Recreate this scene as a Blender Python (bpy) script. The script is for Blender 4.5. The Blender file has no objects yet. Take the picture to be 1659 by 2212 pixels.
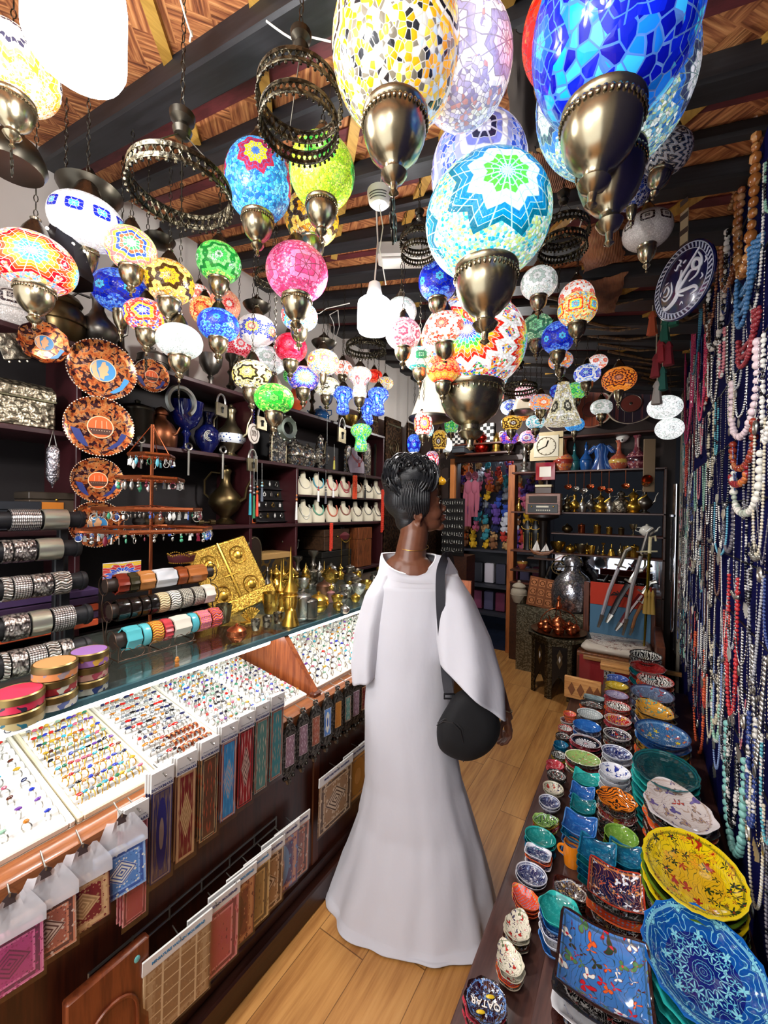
import bpy,bmesh,math,random
from math import sin,cos,pi,radians,sqrt,atan2,floor
from mathutils import Vector,Matrix,Euler,noise
random.seed(7)
SC = bpy.context.scene
COL = SC.collection
# ---------------------------------------------------------------- camera, world, lights, exposure
FPX,CXP,CYP,EYE = 870.0,829.5,1106.0,1.52
YAW,ROLL,PITCH = radians(32.3),radians(1.0),radians(-0.37)
Fv = Vector((-sin(YAW),cos(YAW),0)); Rv = Vector((cos(YAW),sin(YAW),0)); Uv = Vector((0,0,1))
F2 = Fv*cos(PITCH)+Uv*sin(PITCH); U2 = Uv*cos(PITCH)-Fv*sin(PITCH)
R3 = Rv*cos(ROLL)+U2*sin(ROLL); U3 = U2*cos(ROLL)-Rv*sin(ROLL)
CAM = Vector((0,0,EYE))
cd = bpy.data.cameras.new('camera'); cam = bpy.data.objects.new('camera',cd); COL.objects.link(cam)
cd.sensor_fit = 'VERTICAL'; cd.sensor_height = 24.0; cd.lens = 24.0*FPX/2212.0; cd.clip_start = 0.02; cd.clip_end = 60
cam.matrix_world = Matrix.Translation(CAM) @ Matrix((R3,U3,-F2)).transposed().to_4x4()
SC.camera = cam
SC.view_settings.view_transform = 'Standard'; SC.view_settings.look = 'None'; SC.view_settings.gamma = 1.0
SC.view_settings.use_curve_mapping = False; SC.view_settings.exposure = 0.5
cy = SC.cycles
cy.max_bounces = 4; cy.diffuse_bounces = 2; cy.glossy_bounces = 2; cy.transmission_bounces = 4; cy.transparent_max_bounces = 6
cy.caustics_reflective = False; cy.caustics_refractive = False; cy.use_denoising = True; cy.sample_clamp_indirect = 4.0
cy.adaptive_threshold = 0.05
W = bpy.data.worlds.new('daylight'); SC.world = W; W.use_nodes = True
W.node_tree.nodes['Background'].inputs[0].default_value = (0.93,0.96,1.0,1)
W.node_tree.nodes['Background'].inputs[1].default_value = 2.2   # daylight through the open shop front behind the camera
def point_light(name,loc,power,col=(1,.97,.93),r=.07):
    l = bpy.data.lights.new(name,'POINT'); l.energy = power; l.color = col; l.shadow_soft_size = r
    o = bpy.data.objects.new(name,l); o.location = loc; COL.objects.link(o); return o

def ray(u,v): return F2+(u-CXP)/FPX*R3-(v-CYP)/FPX*U3
def at(u,v,t): return CAM+ray(u,v)*t
def onX(u,v,X): r = ray(u,v); return CAM+r*(X/r.x)
def onY(u,v,Y): r = ray(u,v); return CAM+r*(Y/r.y)
def onZ(u,v,Z): r = ray(u,v); return CAM+r*((Z-EYE)/r.z)
def depth(p): return (Vector(p)-CAM).dot(F2)
CZ0,CS = 3.12,-0.2
def ceil_z(x): return CZ0+CS*(x+2.3)
def onC(u,v,dz=0):
    r = ray(u,v); t = (CZ0+dz+CS*2.3-EYE)/(r.z-CS*r.x); return CAM+r*t

# ---------------------------------------------------------------- object helpers
_labels = {}
def tag(o,label=None,cat=None,group=None,kind=None):
    if label: o['label'] = label
    if cat: o['category'] = cat
    if group: o['group'] = group
    if kind: o['kind'] = kind
    return o
def thing(name,label,cat,loc=(0,0,0),rz=0.0,group=None):
    o = bpy.data.objects.new(name,None); COL.objects.link(o); o.location = loc; o.rotation_euler = (0,0,rz)
    o.empty_display_size = .02
    return tag(o,label,cat,group)
def copy_tree(o,parent=None):
    c = o.copy(); COL.objects.link(c); c.parent = parent
    for ch in o.children: copy_tree(ch,c)
    return c
def face_dir(d):
    """rotation matrix whose local -Y looks along horizontal direction d"""
    return atan2(d[1],d[0])+pi/2
ORD = ['first','second','third','fourth','fifth','sixth','seventh','eighth','ninth','tenth','eleventh','twelfth','thirteenth',
       'fourteenth','fifteenth','sixteenth','seventeenth','eighteenth','nineteenth','twentieth','twenty-first','twenty-second','twenty-third','twenty-fourth','twenty-fifth','twenty-sixth','twenty-seventh','twenty-eighth','twenty-ninth','thirtieth']

class MB:
    def __init__(s): s.v = []; s.f = []; s.m = []; s.mi = 0; s.T = Matrix.Identity(4)
    def add(s,vs,fs):
        b = len(s.v); T = s.T
        s.v += [tuple(T @ Vector(p)) for p in vs]; s.f += [tuple(b+i for i in f) for f in fs]; s.m += [s.mi]*len(fs); return s
    def box(s,x0,x1,y0,y1,z0,z1):
        vs = [(x,y,z) for x in (x0,x1) for y in (y0,y1) for z in (z0,z1)]
        return s.add(vs,[(0,1,3,2),(4,6,7,5),(0,4,5,1),(2,3,7,6),(0,2,6,4),(1,5,7,3)])
    def rbox(s,x0,x1,y0,y1,z0,z1,r=.004):
        a = [(x0+r,y0),(x1-r,y0),(x1,y0+r),(x1,y1-r),(x1-r,y1),(x0+r,y1),(x0,y1-r),(x0,y0+r)]
        b = [(x0+2*r,y0+r),(x1-2*r,y0+r),(x1-r,y0+2*r),(x1-r,y1-2*r),(x1-2*r,y1-r),(x0+2*r,y1-r),(x0+r,y1-2*r),(x0+r,y0+2*r)]
        return s.loft([[(x,y,z) for x,y in p] for p,z in ((b,z0),(a,z0+r),(a,z1-r),(b,z1))])
    def loft(s,rings,cap=True,closed=True):
        n = len(rings[0]); vs = [p for r in rings for p in r]; fs = []
        for i in range(len(rings)-1):
            for j in range(n if closed else n-1):
                k = (j+1) % n; fs.append((i*n+j,i*n+k,(i+1)*n+k,(i+1)*n+j))
        if cap and closed: fs.append(tuple(range(n))[::-1]); fs.append(tuple((len(rings)-1)*n+j for j in range(n)))
        return s.add(vs,fs)
    def lathe(s,prof,n=24,sx=1,sy=1,lob=0,amp=0,cap=True,zf=None):
        rings = []
        for r,z in prof:
            ring = []
            for j in range(n):
                a = 2*pi*j/n; rr = r*(1+(amp*cos(lob*a) if lob else 0)); x,y = rr*cos(a)*sx,rr*sin(a)*sy
                ring.append((x,y,z+(zf(x,y) if zf else 0)))
            rings.append(ring)
        return s.loft(rings,cap)
    def tube(s,pts,r,n=6,cap=True,flat=1.0):
        pts = [Vector(p) for p in pts]; rs = r if isinstance(r,(list,tuple)) else [r]*len(pts); rings = []
        up = None
        for i,p in enumerate(pts):
            d = (pts[min(i+1,len(pts)-1)]-pts[max(i-1,0)])
            d = d.normalized() if d.length > 1e-9 else Vector((0,0,1))
            if up is None: up = Vector((0,0,1)) if abs(d.z) < .9 else Vector((1,0,0))
            a = d.cross(up)
            if a.length < 1e-6: a = d.orthogonal()
            a.normalize(); b = a.cross(d).normalized(); up = b
            rings.append([tuple(p+(a*cos(2*pi*j/n)+b*sin(2*pi*j/n)*flat)*rs[i]) for j in range(n)])
        return s.loft(rings,cap)
    def ball(s,c,r,n=10,m=6):
        rx,ry,rz = r if isinstance(r,(list,tuple)) else (r,r,r); vs = [(c[0],c[1],c[2]-rz)]; fs = []
        for i in range(1,m):
            p = -pi/2+pi*i/m
            for j in range(n): a = 2*pi*j/n; vs.append((c[0]+rx*cos(p)*cos(a),c[1]+ry*cos(p)*sin(a),c[2]+rz*sin(p)))
        vs.append((c[0],c[1],c[2]+rz)); L = len(vs)-1
        for j in range(n):
            k = (j+1) % n; fs.append((0,1+k,1+j)); fs.append((L,L-n+j,L-n+k))
            for i in range(m-2): fs.append((1+i*n+j,1+i*n+k,1+(i+1)*n+k,1+(i+1)*n+j))
        return s.add(vs,fs)
    def torus(s,c,R,r,n=16,m=6,axis='Z',arc=2*pi,a0=0,sx=1,sy=1):
        pts = []; full = abs(arc-2*pi) < 1e-6; cnt = n if full else n+1; rings = []
        for i in range(cnt):
            a = a0+arc*i/n; ring = []
            for j in range(m):
                b = 2*pi*j/m; x,y,z = (R*sx+r*cos(b))*cos(a),(R*sy+r*cos(b))*sin(a),r*sin(b)
                q = {'Z': (x,y,z),'Y': (x,z,y),'X': (z,x,y)}[axis]; ring.append((c[0]+q[0],c[1]+q[1],c[2]+q[2]))
            rings.append(ring)
        if full: rings.append(rings[0]); return s.loft(rings,False)
        return s.loft(rings,True)
    def plate(s,outline,t0,t1,axis='Y'):
        """extrude a flat outline [(a,b)] between two offsets along axis"""
        f = {'Y': lambda a,b,t: (a,t,b),'X': lambda a,b,t: (t,a,b),'Z': lambda a,b,t: (a,b,t)}[axis]
        return s.loft([[f(a,b,t) for a,b in outline] for t in (t0,t1)])
    def at(s,loc=(0,0,0),rot=(0,0,0),sc=1):
        S = Matrix.Diagonal((sc,sc,sc,1)) if not isinstance(sc,(tuple,list)) else Matrix.Diagonal((*sc,1))
        s.T = Matrix.Translation(loc) @ Euler(rot).to_matrix().to_4x4() @ S; return s
    def mesh(s,name,mat,smooth=40):
        me = bpy.data.meshes.new(name); me.from_pydata(s.v,[],s.f)
        mats = mat if isinstance(mat,(list,tuple)) else [mat]
        for m in mats: me.materials.append(m)
        if len(mats) > 1: me.polygons.foreach_set('material_index',s.m)
        me.update()
        if smooth: me.polygons.foreach_set('use_smooth',[True]*len(me.polygons)); me.set_sharp_from_angle(angle=radians(smooth))
        return me
    def obj(s,name,mat,parent=None,smooth=40,loc=None,rot=None):
        o = bpy.data.objects.new(name,s.mesh(name,mat,smooth)); COL.objects.link(o)
        if parent is not None: o.parent = parent
        if loc is not None: o.location = loc
        if rot is not None: o.rotation_euler = rot
        return o
def inst(me,name,parent=None,loc=(0,0,0),rot=(0,0,0),sc=1,mat=None):
    o = bpy.data.objects.new(name,me); COL.objects.link(o); o.parent = parent; o.location = loc; o.rotation_euler = rot
    o.scale = sc if isinstance(sc,(tuple,list)) else (sc,sc,sc)
    if mat is not None: o.material_slots[0].link = 'OBJECT'; o.material_slots[0].material = mat
    return o
def text(s,size,mat,parent,loc,rot,name='lettering',ext=.0004,align='CENTER',sx=1,bold=0):
    c = bpy.data.curves.new(name,'FONT'); c.body = s; c.size = size; c.extrude = ext; c.align_x = align; c.align_y = 'CENTER'; c.offset = bold*size
    c.resolution_u = 2; c.materials.append(mat); tmp = bpy.data.objects.new('tmp',c); COL.objects.link(tmp); dg = bpy.context.evaluated_depsgraph_get(); me = bpy.data.meshes.new_from_object(tmp.evaluated_get(dg)); me.materials.clear(); me.materials.append(mat)
    bpy.data.objects.remove(tmp); o = bpy.data.objects.new(name,me); COL.objects.link(o); o.parent = parent; o.location = loc; o.rotation_euler = rot; o.scale = (sx,1,1); return o
def struct(name,mb,mat,smooth=None):
    o = mb.obj(name,mat,None,smooth); o['kind'] = 'structure'; return o

# ---------------------------------------------------------------- node helper
def srgb(h):
    if isinstance(h,str):
        h = h.lstrip('#'); c = [int(h[i:i+2],16)/255 for i in (0,2,4)]
        return tuple(x/12.92 if x <= .04045 else ((x+.055)/1.055)**2.4 for x in c)
    return tuple(h)
class NT:
    def __init__(s,name):
        s.m = bpy.data.materials.new(name); s.m.use_nodes = True; s.t = s.m.node_tree; s.t.nodes.clear()
        s.out = s.n('ShaderNodeOutputMaterial')
    def n(s,ty,**k):
        x = s.t.nodes.new(ty)
        for a,b in k.items(): setattr(x,a,b)
        return x
    def put(s,sock,val):
        if isinstance(val,bpy.types.NodeSocket): s.t.links.new(val,sock)
        elif isinstance(val,(tuple,list)):
            val = tuple(val); sock.default_value = val if len(val) == len(sock.default_value) else val+(1,)
        else: sock.default_value = val
    def ma(s,op,a,b=None,c=None,clamp=False):
        x = s.n('ShaderNodeMath',operation=op,use_clamp=clamp)
        for i,q in enumerate((a,b,c)):
            if q is not None: s.put(x.inputs[i],q)
        return x.outputs[0]
    def mix(s,f,a,b,mode='MIX'):
        x = s.n('ShaderNodeMix',data_type='RGBA',blend_type=mode); s.put(x.inputs[0],f); s.put(x.inputs[6],a); s.put(x.inputs[7],b); return x.outputs[2]
    def ramp(s,f,cols,const=True,pos=None):
        x = s.n('ShaderNodeValToRGB'); r = x.color_ramp; r.interpolation = 'CONSTANT' if const else 'LINEAR'; n = len(cols)
        for i,c in enumerate(cols):
            p = pos[i] if pos else (i/n if const else i/max(1,n-1))
            e = r.elements[i] if i < 2 else r.elements.new(min(p,1)); e.position = min(p,1); e.color = (*srgb(c),1)
        if n == 1: r.elements[1].color = r.elements[0].color
        s.put(x.inputs[0],f); return x.outputs[0]
    def coord(s,which='Object'): return s.n('ShaderNodeTexCoord').outputs[which]
    def xyz(s,v):
        x = s.n('ShaderNodeSeparateXYZ'); s.put(x.inputs[0],v); return x.outputs[0],x.outputs[1],x.outputs[2]
    def vec(s,x,y,z):
        c = s.n('ShaderNodeCombineXYZ'); s.put(c.inputs[0],x); s.put(c.inputs[1],y); s.put(c.inputs[2],z); return c.outputs[0]
    def vm(s,op,a,b):
        x = s.n('ShaderNodeVectorMath',operation=op); s.put(x.inputs[0],a); s.put(x.inputs[1],b); return x.outputs[0]
    def noise(s,v,scale,detail=3,rough=.5,col=False):
        x = s.n('ShaderNodeTexNoise'); s.put(x.inputs['Vector'],v); x.inputs['Scale'].default_value = scale; x.inputs['Detail'].default_value = detail; x.inputs['Roughness'].default_value = rough
        return x.outputs[1 if col else 0]
    def vor(s,v,scale,feature='F1',out=None,rnd=1.0):
        x = s.n('ShaderNodeTexVoronoi',feature=feature); s.put(x.inputs['Vector'],v); x.inputs['Scale'].default_value = scale; x.inputs['Randomness'].default_value = rnd
        return x.outputs[out] if out else x.outputs[0]
    def bsdf(s,col,rough=.5,metal=0,emit=None,estr=0,bump=None,bstr=.3,bdist=.01,alpha=None,spec=None,coat=0,trans=0,sub=0,sheen=0):
        b = s.n('ShaderNodeBsdfPrincipled'); s.put(b.inputs['Base Color'],col); s.put(b.inputs['Roughness'],rough); s.put(b.inputs['Metallic'],metal)
        if emit is not None: s.put(b.inputs['Emission Color'],emit); s.put(b.inputs['Emission Strength'],estr)
        if bump is not None:
            q = s.n('ShaderNodeBump'); q.inputs['Strength'].default_value = bstr; q.inputs['Distance'].default_value = bdist; s.put(q.inputs['Height'],bump); s.put(b.inputs['Normal'],q.outputs[0])
        if alpha is not None: s.put(b.inputs['Alpha'],alpha)
        if spec is not None: b.inputs['Specular IOR Level'].default_value = spec
        if coat: b.inputs['Coat Weight'].default_value = coat; b.inputs['Coat Roughness'].default_value = .05
        if trans: b.inputs['Transmission Weight'].default_value = trans
        if sheen: b.inputs['Sheen Weight'].default_value = sheen
        if sub: b.inputs['Subsurface Weight'].default_value = sub; b.inputs['Subsurface Scale'].default_value = .02
        s.put(s.out.inputs[0],b.outputs[0]); return s.m
_mc = {}
def plain(col,rough=.5,metal=0,**k):
    key = (col,rough,metal,tuple(sorted(k.items())))
    if key not in _mc: _mc[key] = NT('paint').bsdf(srgb(col),rough,metal,**k)
    return _mc[key]
def metal(col,rough=.28,eng=0,scale=60,dark='#1a1410'):
    key = ('metal',col,rough,eng,scale,dark)
    if key not in _mc:
        t = NT('metal'); c = t.coord(); n1 = t.noise(c,14,4)
        if eng:
            v = t.vor(t.vm('ADD',c,t.vm('MULTIPLY',t.noise(c,scale*.5,2,col=True),(.02,.02,.02))),scale,'SMOOTH_F1'); h = t.noise(c,scale*2,2)
            bp = t.ma('ADD',v,t.ma('MULTIPLY',h,.5))
            base = t.mix(t.ma('MULTIPLY',t.ma('GREATER_THAN',v,.42),.75),srgb(col),srgb(dark))
            _mc[key] = t.bsdf(base,rough,.9,bump=bp,bstr=eng,bdist=.004)
        else:
            base = t.mix(t.ma('MULTIPLY',n1,.55),srgb(col),tuple(x*.35 for x in srgb(col)))
            _mc[key] = t.bsdf(base,t.ma('MULTIPLY_ADD',n1,.25,rough-.08),.95)
    return _mc[key]
def wood(col1,col2,rough=.45,scale=3,axis=1,coat=0):
    key = ('wood',col1,col2,rough,scale,axis,coat)
    if key not in _mc:
        t = NT('wood'); c = t.coord(); k = [18,18,18]; k[axis] = 1.3; n = t.noise(t.vm('MULTIPLY',c,tuple(k)),scale,5,.6)
        _mc[key] = t.bsdf(t.ramp(n,[col1,col2,col1,col2],False,[.25,.45,.6,.8]),rough,0,bump=n,bstr=.08,bdist=.003,coat=coat)
    return _mc[key]
BRASS = metal('#c9a24a',.22); GOLD = metal('#e2b44c',.25); GOLDE = metal('#ecc258',.3,.8,180,'#8a6018'); SILVER = metal('#c9c6bd',.25); COPPER = metal('#c06a42',.25)
OLDB = metal('#8f8468',.26); DARKM = metal('#4a453c',.32); BRONZE = metal('#6b5a3c',.3); SILVE = metal('#a39a88',.38,.8,55,'#2b2620'); FILI = metal('#57503f',.4,.8,90,'#080706')
PEWT = metal('#77726a',.3); IRON = plain('#1b1a19',.5,.6); BLACKP = plain('#0d0c0c',.35); WHITEP = plain('#e9e6df',.4); WIRE = plain('#dedad0',.5)
MAROON = wood('#2c1518','#3a1d20',.4,3); DKWOOD = wood('#2a130b','#42210f',.4,3,1); REDWOOD = wood('#7b3a1c','#a55a30',.35,3,2); MIDWOOD = wood('#5b341c','#84512d',.4,3,1)
CARVED = metal('#4b3524',.5,.9,45,'#120b07')
GLASS = NT('clear_glass')
_g = GLASS.n('ShaderNodeBsdfTransparent'); _h = GLASS.n('ShaderNodeBsdfGlossy'); _h.inputs['Roughness'].default_value = .03
_fr = GLASS.n('ShaderNodeFresnel'); _fr.inputs[0].default_value = 1.5; _mx = GLASS.n('ShaderNodeMixShader'); _g.inputs[0].default_value = (.9,.96,.95,1)
GLASS.put(_mx.inputs[0],GLASS.ma('MULTIPLY',_fr.outputs[0],.7)); GLASS.put(_mx.inputs[1],_g.outputs[0]); GLASS.put(_mx.inputs[2],_h.outputs[0]); GLASS.put(GLASS.out.inputs[0],_mx.outputs[0]); GLASS = GLASS.m
PLASTIC = NT('plastic_film')
_g = PLASTIC.n('ShaderNodeBsdfTransparent'); _h = PLASTIC.n('ShaderNodeBsdfGlossy'); _h.inputs['Roughness'].default_value = .12; _mx = PLASTIC.n('ShaderNodeMixShader')
PLASTIC.put(_mx.inputs[0],PLASTIC.ma('MULTIPLY_ADD',PLASTIC.noise(PLASTIC.coord(),30,3),.1,.0)); PLASTIC.put(_mx.inputs[1],_g.outputs[0]); PLASTIC.put(_mx.inputs[2],_h.outputs[0]); PLASTIC.put(PLASTIC.out.inputs[0],_mx.outputs[0]); PLASTIC = PLASTIC.m
def glow(col,s):
    key = ('glow',col,s)
    if key not in _mc: _mc[key] = NT('glow').bsdf((.8,.8,.8),.4,0,emit=srgb(col),estr=s)
    return _mc[key]

def mosaic(rings,fill,k=6,z0=0.0,size=.85,points=8,grout='#2a2018',grain=22,glow_s=1.15,flat=False,unit=1.0):
    """glass mosaic shade: k medallions of star rings around the globe, crushed glass between; lit from inside when glow_s>0"""
    t = NT('glass_mosaic'); z0 -= .25 if k < 9 else 0; g = t.vm('MULTIPLY_ADD',t.coord('Generated'),(2,2,2)); g.node.inputs[2].default_value = (-1,-1,-1)
    x,y,z = t.xyz(g); az = t.ma('ARCTAN2',y,x); a = t.ma('MULTIPLY',az,k/(2*pi)); row = 0.0
    fx = t.ma('SUBTRACT',t.ma('FRACT',t.ma('ADD',a,100.5)),.5)
    lx = t.ma('MULTIPLY',t.ma('MULTIPLY',fx,2*pi/k),t.ma('SQRT',t.ma('SUBTRACT',1.0,t.ma('MULTIPLY',z,z),clamp=True))); ly = t.ma('MULTIPLY',t.ma('SUBTRACT',t.ma('ARCSINE',z),z0),1.0)
    r = t.ma('DIVIDE',t.ma('SQRT',t.ma('ADD',t.ma('MULTIPLY',lx,lx),t.ma('MULTIPLY',ly,ly))),size*unit)
    ph = t.ma('MULTIPLY',t.ma('ARCTAN2',ly,lx),points/(2*pi)); tri = t.ma('ABSOLUTE',t.ma('SUBTRACT',t.ma('FRACT',t.ma('ADD',ph,50.0)),.5))
    r2 = t.ma('MULTIPLY',r,t.ma('MULTIPLY_ADD',tri,.5,.85))
    N = len(rings); rp = t.ramp(r2,rings,True)
    p1 = t.ma('FRACT',t.ma('MULTIPLY',r2,N)); p2 = t.ma('ABSOLUTE',t.ma('SUBTRACT',t.ma('FRACT',t.ma('ADD',t.ma('MULTIPLY',ph,2),50.0)),.5))
    line = t.ma('MAXIMUM',t.ma('LESS_THAN',p1,.13),t.ma('LESS_THAN',t.ma('MULTIPLY',p2,r2),.035))
    vc = t.n('ShaderNodeTexVoronoi'); t.put(vc.inputs[0],g); vc.inputs['Scale'].default_value = grain/2.2
    rn = t.xyz(vc.outputs['Color'])[0]; ve = t.vor(g,grain/2.2,'DISTANCE_TO_EDGE')
    fc = t.ramp(rn,fill,True); fe = t.ma('LESS_THAN',ve,.055)
    ins = t.ma('LESS_THAN',r2,1.0); col = t.mix(ins,fc,rp); edge = t.ma('ADD',t.ma('MULTIPLY',ins,line),t.ma('MULTIPLY',t.ma('SUBTRACT',1.0,ins),fe),clamp=True)
    var = t.ma('MULTIPLY_ADD',t.xyz(vc.outputs['Color'])[1],.9,.55)
    base = t.mix(edge,col,srgb(grout))
    if glow_s > 0:
        t.m.cycles.emission_sampling = 'NONE'
        return t.bsdf(base,.15,0,emit=t.mix(edge,col,tuple(.6*q+.1 for q in srgb(grout))),estr=t.ma('MULTIPLY',var,glow_s*.36),bump=ve,bstr=.3,bdist=.004)
    return t.bsdf(base,.12,0,bump=ve,bstr=.5,bdist=.004)

# ---------------------------------------------------------------- the setting
XL,XR,YF = -2.3,0.27,4.42
t = NT('floor_planks'); c = t.coord(); x,y,z = t.xyz(c); pw = .19
ix = t.ma('FLOOR',t.ma('DIVIDE',x,pw)); rnd = t.ma('FRACT',t.ma('MULTIPLY',t.ma('SINE',t.ma('MULTIPLY',ix,12.9898)),43758.5))
iy = t.ma('FLOOR',t.ma('ADD',t.ma('DIVIDE',y,1.25),t.ma('MULTIPLY',rnd,3)))
gv = t.vec(t.ma('ADD',t.ma('MULTIPLY',x,16),t.ma('MULTIPLY',iy,3.1)),t.ma('MULTIPLY',y,1.2),t.ma('ADD',t.ma('MULTIPLY',ix,1.7),iy))
gr = t.noise(gv,1.3,6,.62); g2 = t.noise(t.vec(t.ma('MULTIPLY',x,60),t.ma('MULTIPLY',y,3),rnd),2,3)
seam = t.ma('MAXIMUM',t.ma('LESS_THAN',t.ma('FRACT',t.ma('DIVIDE',x,pw)),.014),t.ma('LESS_THAN',t.ma('FRACT',t.ma('ADD',t.ma('DIVIDE',y,1.25),t.ma('MULTIPLY',rnd,3))),.003))
bc = t.ramp(t.ma('MULTIPLY_ADD',g2,.3,t.ma('MULTIPLY',gr,.8)),['#7d4a20','#a5703a','#c08a4c','#cf9c5e'],False,[.25,.45,.6,.8])
FLOORM = t.bsdf(t.mix(t.ma('MULTIPLY',seam,.7),bc,srgb('#4a2a12')),.38,0,spec=.35)
m = MB(); m.box(XL,XR+.1,-1.6,YF,-.05,0); struct('floor',m,FLOORM)
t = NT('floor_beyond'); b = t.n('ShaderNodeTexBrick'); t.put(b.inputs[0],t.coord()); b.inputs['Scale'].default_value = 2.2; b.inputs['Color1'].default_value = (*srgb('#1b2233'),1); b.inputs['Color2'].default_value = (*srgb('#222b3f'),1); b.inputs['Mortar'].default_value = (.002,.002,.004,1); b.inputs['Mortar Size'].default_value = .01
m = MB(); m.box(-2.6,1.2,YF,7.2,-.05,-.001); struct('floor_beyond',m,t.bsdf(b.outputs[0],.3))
PLASTER = NT('plaster'); PLASTER = PLASTER.bsdf(PLASTER.mix(PLASTER.noise(PLASTER.coord(),3,3),srgb('#b7b0a8'),srgb('#cfc9c2')),.8)
DARKWALL = plain('#191210',.7)
m = MB(); m.box(XL-.08,XL,-1.6,YF,0,3.16); struct('wall_left',m,PLASTER)
m = MB(); m.box(XR+.03,XR+.11,-1.6,YF,0,2.75); struct('wall_right',m,plain('#4a4440',.8))
m = MB(); m.box(XL,-1.79,YF,YF+.1,0,3.1); m.box(-1.79,-1.15,YF,YF+.1,2.08,3.1); m.box(-1.15,XR,YF,YF+.1,1.93,3.0); m.box(-1.15,XR,YF,YF+.1,0,.75); m.box(.2,XR,YF,YF+.1,.75,1.93)
struct('wall_far',m,plain('#2c1b14',.6))
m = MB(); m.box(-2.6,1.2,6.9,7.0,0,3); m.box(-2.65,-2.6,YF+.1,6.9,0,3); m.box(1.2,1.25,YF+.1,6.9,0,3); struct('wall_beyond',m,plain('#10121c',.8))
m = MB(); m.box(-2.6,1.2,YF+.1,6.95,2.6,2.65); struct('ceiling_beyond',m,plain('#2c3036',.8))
# roof matting on the slope
t = NT('woven_roof_mat'); c = t.coord(); x,y,z = t.xyz(c)
cell = .17; u_ = t.ma('ADD',x,y); v_ = t.ma('SUBTRACT',x,y)
chk = t.ma('MODULO',t.ma('ADD',t.ma('FLOOR',t.ma('ADD',t.ma('DIVIDE',u_,cell),100)),t.ma('FLOOR',t.ma('ADD',t.ma('DIVIDE',v_,cell),100))),2)
s1 = t.noise(t.vec(t.ma('MULTIPLY',u_,60),t.ma('MULTIPLY',v_,5),0),1,3); s2 = t.noise(t.vec(t.ma('MULTIPLY',u_,5),t.ma('MULTIPLY',v_,60),3),1,3)
st = t.ma('ADD',t.ma('MULTIPLY',s1,chk),t.ma('MULTIPLY',s2,t.ma('SUBTRACT',1,chk)))
MAT = t.bsdf(t.ramp(st,['#5a2c1a','#9a5a34','#c78550','#dba26c'],False,[.28,.45,.58,.75]),.75,0,bump=st,bstr=.5,bdist=.01)
m = MB(); vs = []
for X in (XL-.1,XR+.15):
    for Y in (-1.7,YF+.1):
        for dz in (0,.05): vs.append((X,Y,ceil_z(X)+dz))
m.add(vs,[(0,2,6,4),(1,5,7,3),(0,4,5,1),(2,3,7,6),(0,1,3,2),(4,6,7,5)]); struct('ceiling',m,MAT)
ang = atan2(CS,1)
BEAMM = wood('#0c0c0f','#1c1c20',.55,2,0)
for i,(Y,h,w) in enumerate([(-.6,.1,.1),(.1,.08,.08),(.74,.08,.1),(.98,.06,.07),(1.27,.07,.08),(1.48,.04,.04),(1.64,.06,.08),(1.95,.05,.12),(2.2,.07,.12),(2.5,.05,.14),(2.8,.06,.16),(3.1,.05,.16),(3.4,.06,.16),(3.7,.05,.16),(4.0,.05,.16),(4.25,.06,.16)]):
    m = MB(); L = (XR-XL+.06)/cos(ang); m.rbox(0,L,-w/2,w/2,-h,0,.008)
    o = m.obj('ceiling_beam',BEAMM,None,30,(XL-.01,Y,ceil_z(XL-.01)-.001),(0,-ang,0)); o['kind'] = 'structure'
STRIPM = wood('#a37a30','#c59a48',.5,2,1); REDS = wood('#4e1a1d','#64252a',.6,2,0)
def slope_bar(a,b,w,h,mat,name,dz=0.0):
    a,b = Vector(a),Vector(b); d = b-a; L = d.length; q = d.to_track_quat('Y','Z').to_matrix().to_4x4()
    m = MB(); m.T = Matrix.Translation(a-Vector((0,0,dz))) @ q; m.box(-w/2,w/2,0,L,-h,0); o = m.obj(name,mat,None,None); o['kind'] = 'structure'
for k in range(13):
    y0 = -.9+.42*k; a = Vector((XR,y0,ceil_z(XR)-.002)); n = 2.55; b = Vector((XR-n*.69,y0+n*.72,0))
    if b.y > YF: q = (YF-.02-y0)/(.72*n); b = Vector((XR-n*.69*q,YF-.02,0))
    if b.x < XL: b.x = XL+.02
    b.z = ceil_z(b.x)-.002; slope_bar(a,b,.035,.02,STRIPM,'ceiling_strip')
for k,Y in enumerate([.35,.86,1.12,1.38,1.8,2.05,2.4,2.7,3.0,3.3]):
    a = Vector((XL+.02,Y,ceil_z(XL)-.001)); b = Vector((XR,Y,ceil_z(XR)-.001)); slope_bar(a,b,.045,.006,REDS,'ceiling_batten')
# rough palm ribs under the rear part of the roof
PALM = wood('#2c1a0e','#6c4c20',.6,3,1)
for k in range(14):
    rg = random.Random(k); x0 = -.5+.05*k; y0 = 2.3+.15*k if k < 12 else 2.6; x1 = min(x0+.45,XR-.01); y1 = min(y0+rg.uniform(-.05,.2),YF-.05)
    m = MB(); m.tube([(x0,y0,ceil_z(x0)-.05),((x0+x1)/2,(y0+y1)/2+.03,ceil_z((x0+x1)/2)-.07),(x1,y1,ceil_z(x1)-.045)],[.012,.008,.004],6)
    m.obj('ceiling_rib',PALM)['kind'] = 'structure'
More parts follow.
